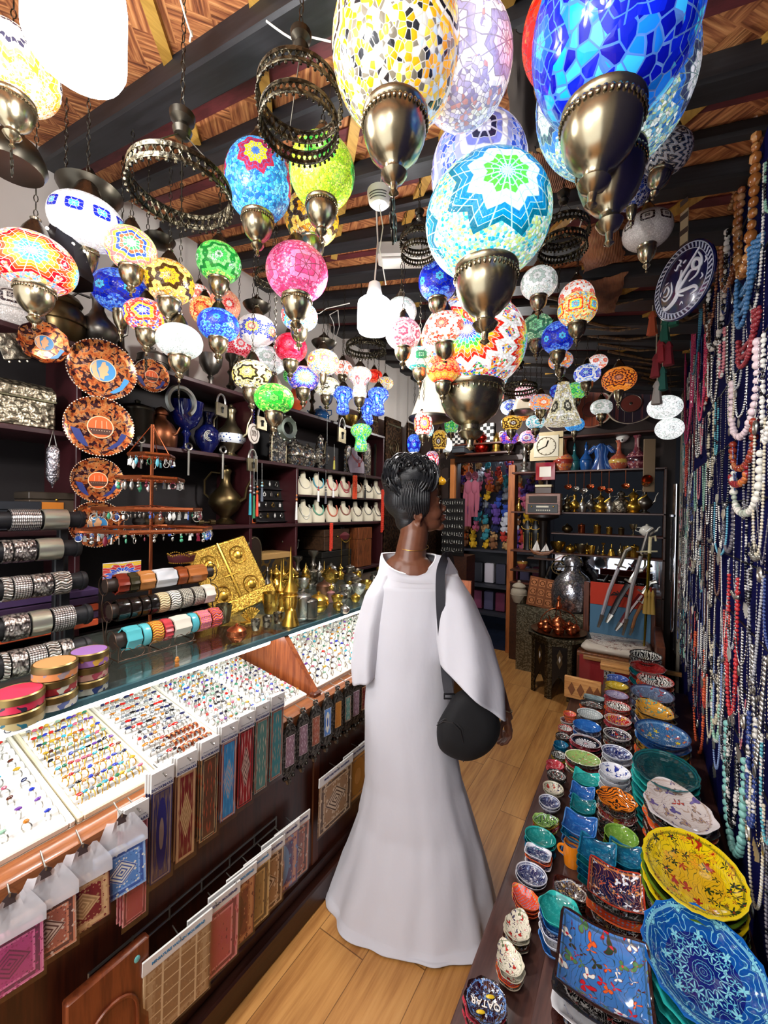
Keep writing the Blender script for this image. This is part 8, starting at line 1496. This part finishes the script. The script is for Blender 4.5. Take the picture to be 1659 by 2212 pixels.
for kd,u,h,mt,nm in row2: bv(kd,u,h,1.326,mt,nm+' on the middle row of the back shelves',1150,parts=h > 21)
row3 = [(1205,22,'bowl'),(1232,20,'teapot'),(1255,20,'bowl'),(1268,24,'spire'),(1278,18,'cup'),(1292,20,'spire'),(1303,26,'candlestick'),(1321,26,'bell'),(1340,28,'bottle'),(1355,22,'cup'),(1370,28,'canister'),(1388,30,'bottle'),(1402,24,'spire')]
for i,(u,h,kd) in enumerate(row3): bv(kd,u,h,1.131,[BRASS,GOLD,OLDB][i % 3],'%s small brass piece from the left on the third row' % ORD[i],1190,parts=False,g='small brass pieces on the third row')
for i,u in enumerate([1250,1262,1292,1318,1340,1365,1385,1228]): bv('cup',u,14,.801,[SILVER,GOLD][i % 2],'%s little metal cup from the left before the mirror' % ORD[i],1245,parts=False,g='little cups before the mirror')
for i,(u,c_) in enumerate([(1228,COPPER),(1244,SILVER),(1262,SILVER),(1276,COPPER),(1300,COPPER),(1316,COPPER),(1352,COPPER)]):
    P = onY(u,1030,FY-.19); P.y = FY-.195; o = thing('hanging_ladle','%s ladle from the left hanging below the vase shelf' % ORD[i],'ladle',(P.x,P.y,1.906),0,'ladles hanging below the vase shelf'); L_ = .13+.02*(i % 3); m = MB(); m.tube([(0,0,0),(0,0,-L_)],.003,5); m.obj('handle',COPPER,o); m = MB(); m.lathe([(.001,-.02),(.02,-.018),(.032,0),(.034,.004),(.03,0),(.018,-.014),(.001,-.015)],18); m.obj('ladle_cup',c_,o,loc=(0,-.01,-L_-.01),rot=(.7,0,0))
P = onY(1400,1040,FY-.25); vessel('cup',(P.x-.02,P.y,1.78),.1,COPPER,'copper pot hanging sideways at the right end of the ladles',0,name='copper_pot',cat='pot').rotation_euler = (1.2,.4,0)
for i,(u,z) in enumerate([(1132,1.25),(1150,1.25)]):
    P = onY(u,1150,FY-.26); o = thing('jewel_stand','%s black velvet jewel bust with gold trim on the left back shelf' % ['first','second'][i],'display bust',(P.x,FY-.12,1.131)); m = MB(); m.loft([[(.05*cos(a)*w,.025*sin(a)*w,z_) for a in [2*pi*j/14 for j in range(14)]] for w,z_ in ((.8,0),(.6,.08),(.9,.16),(1.1,.24),(.5,.27),(.4,.3))]); m.obj('bust_form',BLACKP,o); m = MB(); [m.ball((.05*cos(pi*j/16),-.03,.24-.03*sin(pi*j/16)),.005,6,4) for j in range(17)]; [m.ball((-.03+.06*s,-.024,.02+.012*j),.004,6,4) for s in (0,1) for j in range(14)]; m.obj('gold_trim',GOLD,o)
# ship model
P = onY(1170,1192,FY-.3); k = depth(P)/FPX; o = thing('ship_model','wooden sailing dhow model with white sails in front of the pedestal','ship model',(P.x,P.y-.02,onY(1170,1200,FY-.3).z),0); m = MB(); m.loft([[(x,.018*w*cos(a),.02*z+.02+.015*max(0,sin(a))-(.018*w)*(1 if sin(a) < 0 else 0)) for a in [2*pi*j/12 for j in range(12)]] for x,w,z in ((-.1,.2,1.6),(-.07,.9,.6),(0,1.2,0),(.07,.9,.5),(.11,.2,1.8))]); m.obj('hull',MIDWOOD,o)
m = MB(); [m.tube([(x,0,.03),(x,0,.03+h)],.002,5) for x,h in ((-.04,.12),(.04,.1))]; m.obj('mast',MIDWOOD,o); [MB().plate([(x-.05,.04),(x+.03,.05),(x+.0,.05+h)],-.001,.001,'Y').obj('sail',plain('#e8e4dc',.7),o) for x,h in ((-.04,.1),(.045,.07))]
m = MB(); m.box(-.06,.06,-.03,.03,-.02,.005); m.obj('ship_stand',plain('#1c1410',.5),o)
m = MB(); zz = o.location.z; m.rbox(P.x-.12,P.x+.12,P.y-.08,P.y+.03,zz-.035,zz-.0205,.003); tag(m.obj('bracket_shelf',DKWOOD),'small dark bracket shelf carrying the dhow model','shelf')
# round box, drum things on the left back shelf
bv('bowl',1128,16,.93,P1,'round red knobbed lidded dish on the lower left back shelf',1240); m = MB(); m.rbox(BX0,-.78,FY-.2,FY,.912,.929,.003); tag(m.obj('low_shelf',DKWOOD),'low shelf board left of the pedestal','shelf')
# octagonal inlaid table with tea set
OC = (-.56,3.72); OM = metal('#6c6450',.4,.6,90,'#2c281c'); ot = thing('octagonal_table','octagonal metal clad side table with inlaid pointed arches','table',(OC[0],OC[1],0),.2)
def octring(R,z): return [(R*cos(pi/8+pi/4*j),R*sin(pi/8+pi/4*j),z) for j in range(8)]
m = MB(); m.loft([octring(.245,.47),octring(.262,.475),octring(.262,.5),octring(.245,.506)]); m.obj('table_top',OM,ot,0)
DKP = plain('#15100e',.3)
for j in range(8):
    a0,a1 = pi/8+pi/4*j,pi/8+pi/4*(j+1); p0,p1 = Vector((.225*cos(a0),.225*sin(a0),0)),Vector((.225*cos(a1),.225*sin(a1),0)); d = (p1-p0); L_ = d.length; d.normalize(); T = Matrix.Translation(p0) @ Matrix(((d.x,-d.y,0,0),(d.y,d.x,0,0),(0,0,1,0),(0,0,0,1)))
    m = MB(); m.T = T; m.plate([(.0,0),(.028,0),(.028,.1),(L_/2,.22),(L_-.028,.1),(L_-.028,0),(L_,0),(L_,.47),(0,.47)],-.0,.012,'Y') if 0 else None
    m.plate([(0,0),(.028,0),(.03,.09),(.045,.13),(L_/2,.2),(L_/2,.47),(0,.47)],0,.012,'Y'); m.plate([(L_/2,.2),(L_-.045,.13),(L_-.03,.09),(L_-.028,0),(L_,0),(L_,.47),(L_/2,.47)],0,.012,'Y'); m.obj('side_panel',DKP,ot,0)
    m = MB(); m.T = T; m.rbox(-.006,.03,-.006,.014,0,.47,.002); m.rbox(L_-.03,L_+.006,-.006,.014,0,.47,.002); m.rbox(0,L_,-.005,.012,.43,.47,.002); m.obj('metal_strip',OM,ot)
    m = MB(); m.T = T; c_ = L_/2; m.plate([(c_,.25),(c_+.022,.3),(c_+.016,.33),(c_+.022,.36),(c_,.41),(c_-.022,.36),(c_-.016,.33),(c_-.022,.3)],-.003,0,'Y'); m.obj('inlay_frame',OLDB,ot,0); m = MB(); m.T = T; m.plate([(c_,.3),(c_+.008,.33),(c_,.36),(c_-.008,.33)],-.005,-.003,'Y'); m.obj('pearl_inlay',WHITEP,ot,0)
m = MB(); m.lathe([(.001,.507),(.2,.508),(.215,.515),(.22,.522),(.21,.518),(.001,.513)],40); tag(m.obj('copper_tray',metal('#7c4830',.3),None,50,(OC[0],OC[1]-.02,0)),'round copper tray lying on the octagonal table','tray')
for j in range(8): a = 2*pi*j/8+.2; vessel('lidpot',(OC[0]+.13*cos(a),OC[1]-.02+.13*sin(a),.5135),.075,COPPER,'%s small copper lidded cup around the copper tray, counted clockwise' % ORD[j],a,'copper cups on the tray',parts=False)
o = thing('tea_set_arch','copper wire arch handles rising from the tea tray','tray handle',(OC[0],OC[1]-.02,.514)); m = MB(); [m.tube([(.16*cos(b)*c__,.16*sin(b)*c__,.19*sqrt(max(0,1-c__*c__))) for c__ in [-1+.125*q for q in range(17)]],.004,6) for b in (.3,1.9)]; m.obj('arch_wire',COPPER,o); m = MB(); m.lathe([(.001,.18),(.02,.185),(.03,.21),(.012,.25),(.02,.27),(.001,.3)],14); m.obj('finial',COPPER,o)
vessel('teapot',(OC[0],OC[1]-.02,.5135),.13,COPPER,'copper teapot in the middle of the copper tray',2.5,mat2=COPPER)
# silver samovar & copper panel behind
m = MB(); m.box(-.98,-.36,3.98,4.16,0,.62); tag(m.obj('cloth_covered_chest',metal('#8c8670',.4,.5,80,'#4c4838')),'embossed pale metal trunk behind the octagonal table','trunk')
vessel('flask',(-.5,4.06,.621),.52,metal('#c8c8cc',.15,.35,60,'#7c7c84'),'large shiny silver samovar pot behind the tea tray',-.3,name='samovar',cat='samovar',mat2=SILVER)
o = thing('copper_plaque','hammered copper panel of square reliefs leaning behind the tea set','relief panel',(-.78,4.0,.621),0); o.rotation_euler = (-.15,.12,.1); m = MB(); m.rbox(-.12,.12,0,.01,0,.28,.003); m.obj('panel',metal('#6c4028',.35),o); [MB().rbox(-.105+.073*i,-.045+.073*i,-.004,0,.02+.085*j,.09+.085*j,.002).torus((-.075+.073*i,-.005,.055+.085*j),.02,.003,14,4,'Y').obj('relief_square',metal('#8c5838',.3),o) for i in range(3) for j in range(3)]
m = MB(); m.torus((0,0,0),.06,.008,20,6,'Y'); m.torus((0,0,0),.03,.004,16,5,'Y'); tag(m.obj('horse_brass',BRONZE,None,40,(-.63,4.1,1.0)),'round bronze ring ornament left of the samovar','ornament'); m = MB(); m.tube([(-.63,4.1,.62),(-.63,4.1,.94)],.008,6); tag(m.obj('ornament_rod',BRONZE),'bronze rod under the round ring ornament','rod')
vessel('canister',(-.95,4.08,.621),.1,PEWT,'dark studded metal box at the left behind the tea set',0,name='studded_box',cat='box'); vessel('bell',(-.83,4.1,.621),.2,GOLD,'gold bell left of the copper panel',0); vessel('jar',(-.99,4.1,.621),.22,plain('#a89c88',.7),'pale woven hat shaped jar by the door post',0,name='woven_jar')
# chair with swords
CH = wood('#4a2416','#6a3620',.4,3,2); o = thing('wooden_chair','wooden chair with a floral cushion holding curved swords','chair',(-.13,3.72,0),0)
for x in (-.24,.24): m = MB(); m.rbox(x-.022,x+.022,.18,.225,0,.92,.004); m.obj('leg',CH,o)
for x in (-.24,.24): m = MB(); m.rbox(x-.022,x+.022,-.22,-.175,0,.44,.004); m.obj('leg',CH,o)
m = MB(); m.rbox(-.26,.26,-.235,.22,.4,.435,.004); m.obj('seat',MIDWOOD,o); m = MB(); m.rbox(-.22,.22,.19,.215,.8,.87,.004); m.rbox(-.22,.22,.19,.215,.5,.54,.004); m.obj('back_rail',CH,o)
FLC = C('#c8bcae','#c0b4a4',['#8c5c54','#b09c8c','#6c5850'],'floral',50,.85); m = MB(); m.rbox(-.235,.235,-.225,.17,.437,.5,.025); tag(m.obj('seat_cushion',FLC,None,60,(-.13,3.72,0)),'beige floral cushion on the wooden chair','cushion')
m = MB(); m.rbox(-.34,.1,3.89,3.9,.74,.93,.002); q = thing('woven_flag','red and blue woven cloth with a palm tree hung over the chair back','cloth',(0,0,0)); m.obj('red_field',plain('#c0341c',.85),q); m = MB(); m.rbox(-.34,.1,3.89,3.9,.45,.739,.002); m.obj('blue_field',plain('#4c7490',.85),q); m = MB(); m.tube([(-.12,3.885,.77),(-.12,3.885,.84)],.006,5); [m.tube([(-.12,3.885,.84),(-.12+.05*cos(a),3.885,.84+.035*sin(a)),(-.12+.075*cos(a),3.885,.825+.02*sin(a))],[.007,.005,.002],5) for a in (-.1,.5,1.1,2.0,2.6,3.2)]; m.obj('palm_tree',plain('#14181c',.8),q)
RUG = C('#7c1418','#8c1c20',['#a82c28','#5c1014'],'relief',51,.9); m = MB(); m.rbox(-.37,.12,3.475,3.485,.02,.42,.002); q = thing('red_rug','dark red woven rug with a grey patterned stripe hanging before the chair','rug',(0,0,0)); m.obj('rug_cloth',RUG,q); m = MB(); m.rbox(-.2,-.13,3.468,3.475,.02,.42,.001); m.obj('rug_stripe',two('#a8a49c','#1c1a1a',90),q); m = MB(); m.rbox(-.34,.3,3.43,3.46,.40,.43,.004); tag(m.obj('front_bar',wood('#7c5430','#a87844',.4,3,0)),'light wooden bar in front of the chair seat','bar')
sw = [((1292,1355),(1352,1190),'#d8d4dc','silver sheathed curved sword, leftmost of the bundle',.026),((1310,1345),(1375,1235),'#141416','black sheathed curved sword with silver tip',.028),((1330,1362),(1405,1260),'#5c1418','dark red sheathed curved sword',.028),((1345,1372),(1400,1150),'#c8c4c4','engraved silver sword reaching highest',.025),((1360,1372),(1398,1285),'#8c5c38','brown leather sheathed short sword',.022)]
for i,(a,b,c_,lab,r) in enumerate(sw):
    A = onY(a[0],a[1],3.7); A.z = max(A.z,.525); B = onY(b[0],b[1],3.84-.02*i); o = thing('curved_sword',lab,'sword',A,0,'swords standing on the chair'); d = B-A; mid = d*.5+Vector((-.02,0,-.02)); m = MB(); m.tube([Vector((0,0,0)),d*.25+Vector((-.008,0,-.01)),mid,d*.78+Vector((-.01,0,-.01))],[r*.5,r,r,r],8,True,.6); m.obj('scabbard',plain(c_,.3,.6 if c_ in ('#d8d4dc','#c8c4c4') else 0),o)
    m = MB(); m.tube([d*.8+Vector((-.008,0,-.008)),d,d*1.04+Vector((.03,0,0))],[r*.55,r*.6,r*.7],8); m.obj('hilt',SILVER,o); g_ = d.cross(Vector((0,1,0))).normalized(); m = MB(); m.tube([d*.8+g_*.045,d*.8-g_*.045],r*.3,6); m.obj('crossguard',SILVER,o); m = MB(); m.tube([Vector((0,0,0)),d*.16],[r*.55,r*1.1],8,True,.65); m.obj('scabbard_tip',SILVER,o)
A = onY(1392,1368,3.62); A.z = .525; B = onY(1405,1160,3.66); o = thing('golden_sword','golden sword with tassels standing upright at the right of the chair','sword',A); d = B-A; m = MB(); m.tube([Vector((0,0,0)),d*.4,d*.85],[.012,.018,.02],8,True,.6); m.obj('scabbard',metal('#c8b838',.2),o); m = MB(); m.tube([d*.85,d,d+Vector((.03,0,.01)),d+Vector((.035,0,-.03))],[.012,.012,.01,.008],8); m.obj('hilt',plain('#d8ccA0'.lower(),.3),o); m = MB(); m.tube([d*.86+Vector((-.06,0,0)),d*.86+Vector((.05,0,.01))],.007,6); m.obj('crossguard',plain('#d8d0a8',.3,.4),o)
for s in (-1,0,1): m = MB(); m.lathe([(.003,.1),(.01,.08),(.014,.06),(.01,.05),(.02,-.08),(.001,-.085)],10); m.obj('tassel',plain('#9c7c34',.7),o,loc=d*.4+Vector((.015+.022*s,-.03,0)))
m = MB(); m.rbox(.12,.17,3.3,3.9,0,.62,.004); tag(m.obj('chair_side_rail',CH),'dark wooden side post right of the sword chair','post')
# trays on the back wall above the high shelf
def rtray(u,v,hwp,Y,c1,c2,label,tilt=.2):
    P = onY(u,v,Y); k = depth(P)/FPX; R = hwp*k; o = thing('round_tray',label,'tray',P,0,'round trays above the high shelf'); o.rotation_euler = (-tilt,0,0); m = MB(); m.T = Matrix.Rotation(pi/2,4,'X'); m.lathe([(.001,-.004),(R,-.004),(R*1.02,.006),(R*.97,.008),(R*.9,0),(.001,0)],48); m.obj('tray_disc',C(c1,'#b8a890',[c2,'#8c7c70','#3c3034'],'floral',u,.35),o)
    m = MB(); m.T = Matrix.Translation((0,-.003,0)) @ Matrix.Rotation(pi/2,4,'X'); m.lathe([(R*.42,0),(R*.42,.002),(.001,.002)],36); m.obj('tray_centre',C('#8c3c30','#6c3028',['#a84c3c','#5c2018'],'relief',u+1,.35),o); m = MB(); m.T = Matrix.Translation((0,-.006,0)); m.ball((0,0,0),(R*.07,.003,R*.07),12,6); m.torus((0,0,0),R*.42,R*.015,36,4,'Y'); m.obj('tray_boss',PEWT,o)
rtray(1363,872,47,FY-.12,'#2c2430','#6c3c3c','large round dark tray with a red centre on the high shelf'); rtray(1278,884,42,FY-.08,'#8c4430','#c06c48','round copper coloured tray behind the small white lamp'); rtray(1212,900,36,FY-.05,'#3c3438','#8c5c48','dark round tray behind the cone shade')
P = onY(1330,775,FY-.3); vessel('bowl',(P.x,P.y,P.z),.1,COPPER,'copper cooking pot hanging under the roof behind the orange lamp',0,name='hanging_copper_pot',cat='pot')
# chess boards and boxes on high shelf
for i,(u,hwp,hp,kind,lab) in enumerate([(1052,15,44,0,'checkered chess board leaning on the high shelf'),(1018,11,44,1,'tall inlaid wooden box left of the chess board'),(990,12,34,0,'second chess board partly hidden by the brass cup'),(1085,10,22,1,'small inlaid box right of the chess board')]):
    P = onY(u,915,FY-.09); k = depth(P)/FPX; o = thing(['chess_board','inlaid_box'][kind],lab,['chess board','box'][kind],(P.x,P.y,2.256)); w,h = hwp*k,hp*k*1.0; m = MB(); m.rbox(-w,w,-.01,.03,0,h,.002)
    if kind == 0:
        t = NT('chess'); ch = t.n('ShaderNodeTexChecker'); t.put(ch.inputs[0],t.coord('Generated')); ch.inputs['Scale'].default_value = 4; x,y,z = t.xyz(t.coord('Generated')); t.put(ch.inputs[0],t.vec(x,.3,t.ma('MULTIPLY',z,1.5))); ch.inputs['Color1'].default_value = (.75,.72,.66,1); ch.inputs['Color2'].default_value = (.02,.02,.02,1); m.obj('board',t.bsdf(ch.outputs[0],.4),o)
    else: m.obj('box_body',MIDWOOD,o); m = MB(); [m.torus((0,-.012,z*h),w*.5,w*.12,14,5,'Y') for z in (.25,.55,.85)]; m.obj('rosette',WHITEP,o)
box_thing('drawer_chest','drawer chest','grey and gold small drawer chest above the doorway',(onY(1000,975,FY-.13).x,FY-.13,2.151),.3,.14,.07,plain('#3c4044',.4),.3,-pi/2)
# earring wall panel at the left of the doorway
P = onY(985,1130,FY-.25); m = MB(); o = thing('earring_display','black panel with rows of silver earrings behind the woman','earring panel',(onY(978,1120,FY-.3).x,FY-.3,onY(978,1200,FY-.3).z)); m.rbox(-.13,.13,0,.02,0,.62,.003); m.obj('panel_board',BLACKP,o); m = MB(); [m.rbox(-.125,.125,-.012,0,.04+.085*j,.045+.085*j,.001) for j in range(7)]; m.obj('panel_ledge',plain('#2c2a2a',.4),o)
rg = random.Random(4); X0 = o.location
for r in range(7):
    for c_ in range(9):
        e = inst(EAR[rg.randrange(5)],'earring',None,X0+Vector((-.11+.0275*c_,-.014,.085+.085*r)),(0,0,0),1.25,SILVER); tag(e,'silver earring, %s row from the bottom, %s from the left on the black panel' % (ORD[r],ORD[c_]),'earring','earrings on the black panel')
m = MB(); m.box(X0.x-.16,X0.x+.16,FY-.28,FY-.02,0,X0.z-.001); tag(m.obj('dark_cabinet',DKWOOD),'dark cabinet below the black earring panel','cabinet')
P = onY(953,1048,FY-.35); vessel('teapot',P,.1,plain('#c8901c',.2),'small amber coloured teapot hanging beside the doorway',.2,mat2=OLDB,name='hanging_teapot'); o = bpy.data.objects
m = MB(); z1 = 2.0-P.z; m.tube([(0,0,.092),(0,0,z1)],.002,5); m.torus((0,0,z1),.03,.004,14,5,'Y'); tag(m.obj('hanging_chain',DARKM,None,40,P),'thin dark chain holding the amber teapot','chain')
# ---------------------------------------------------------------- toy shop beyond the doorway
point_light('far_room_fill',(-1.4,5.4,2.4),15,(.8,.9,1.0),.15)  # fill light added to brighten the toy room
m = MB(); m.rbox(-1.9,-1.2,6.2,6.26,2.35,2.4,.004); tag(m.obj('added_tube_light',glow('#cfe4ff',7)),'added bluish tube light in the room beyond the doorway','light')  # glowing tube added to go with the toy room fill
m = MB(); m.rbox(-2.2,-.9,5.0,5.45,1.0,1.03,.004); m.rbox(-2.2,-.9,5.0,5.45,.55,.58,.004); m.rbox(-2.2,-.9,5.42,5.45,.2,2.2,.004); m.rbox(-2.2,-2.17,5.0,5.45,0.2,2.2,.003); m.rbox(-.93,-.9,5.0,5.45,.2,2.2,.003); m.rbox(-2.2,-.9,5.0,5.45,.2,.23,.003); tag(m.obj('toy_shelf',plain('#2c2c34',.5)),'dark toy display shelf in the room beyond the doorway','shelf')
TOYC = [('grey','#7c8088'),('yellow','#d8a820'),('red','#b83428'),('brown','#7c5030'),('blue','#2c48a0'),('white','#c8c8d0'),('navy','#1c2450'),('violet','#5c4090'),('tan','#b08858'),('teal','#2c7c88'),('orange','#d86828'),('pink','#c86080')]
TM = []
for v in range(3):
    m = MB(); m.ball((0,0,.05),(.04,.035,.05),10,7); m.ball((0,-.01,.115),(.034,.032,.03),10,7); [m.ball((s*.03,-.01,.14),(.012,.008,[.014,.03,.01][v]),7,5) for s in (-1,1)]; [m.ball((s*.04,-.015,.06),(.014,.014,.028),7,5) for s in (-1,1)]; [m.ball((s*.025,-.025,.015),(.016,.024,.016),7,5) for s in (-1,1)]; TM.append(m.mesh('plush_toy',BLACKP,60))
rg = random.Random(8); n = 0
for r in range(11):
    for c_ in range(9):
        cn,cc = rg.choice(TOYC); x = -2.08+.13*c_+rg.uniform(-.02,.02); z = 1.035+.105*r; y = 5.36-rg.uniform(0,.1)-.02*(10-r)
        o = inst(TM[rg.randrange(3)],'plush_toy',None,(x,y,z),(rg.uniform(-.3,.1),rg.uniform(-.4,.4),rg.uniform(-.6,.6)),rg.uniform(.85,1.2),plain(cc,.9)); tag(o,'%s plush toy, %s from the left in the %s row up of the toy wall' % (cn,ORD[c_],ORD[r]),'plush toy','plush toys beyond the doorway')
for i,(u,hgt) in enumerate([(1013,.62),(1027,.5)]):
    P = onY(u,1000,4.75); PK = plain('#b86478',.9); o = thing('long_plush_toy',['taller long limbed pink plush toy hanging in the doorway','shorter long limbed pink plush toy hanging in the doorway'][i],'plush toy',(P.x,4.75,1.95)); m = MB(); m.ball((0,0,0),(.04,.04,.055),12,8); m.ball((0,-.01,-.14),(.045,.035,.09),12,8); [m.tube([(s*.03,0,-.08),(s*.05,-.01,-.25),(s*.035,0,-.42)],[.02,.017,.02],8) for s in (-1,1)]; [m.tube([(s*.02,0,-.2),(s*.025,-.01,-.42),(s*.02,0,-hgt)],[.024,.02,.024],8) for s in (-1,1)]; m.ball((0,-.04,-.01),(.02,.02,.015),8,6); m.obj('plush_body',PK,o,60); m = MB(); m.tube([(0,0,.05),(0,0,.12)],.003,5); m.obj('hanging_cord',WIRE,o)
for j,z in enumerate((.585,.235)):
    for i in range(8): m = MB(); cn,cc = TOYC[(i*5+j*3) % 12]; x = -2.08+.15*i; m.rbox(-.06,.06,-.05,.05,0,.26 if j == 0 else .24,.01); m2 = m.obj('toy_box',plain(['#a83c60','#b06080','#2c2c34','#c8c0c8','#3c3c4c','#8c4060','#54506c','#6c3048'][(i+j*3) % 8],.35),None,30,(x,5.2,z)); tag(m2,'%s packaged toy from the left on the %s toy shelf' % (ORD[i],['middle','bottom'][j]),'toy package','packaged toys')
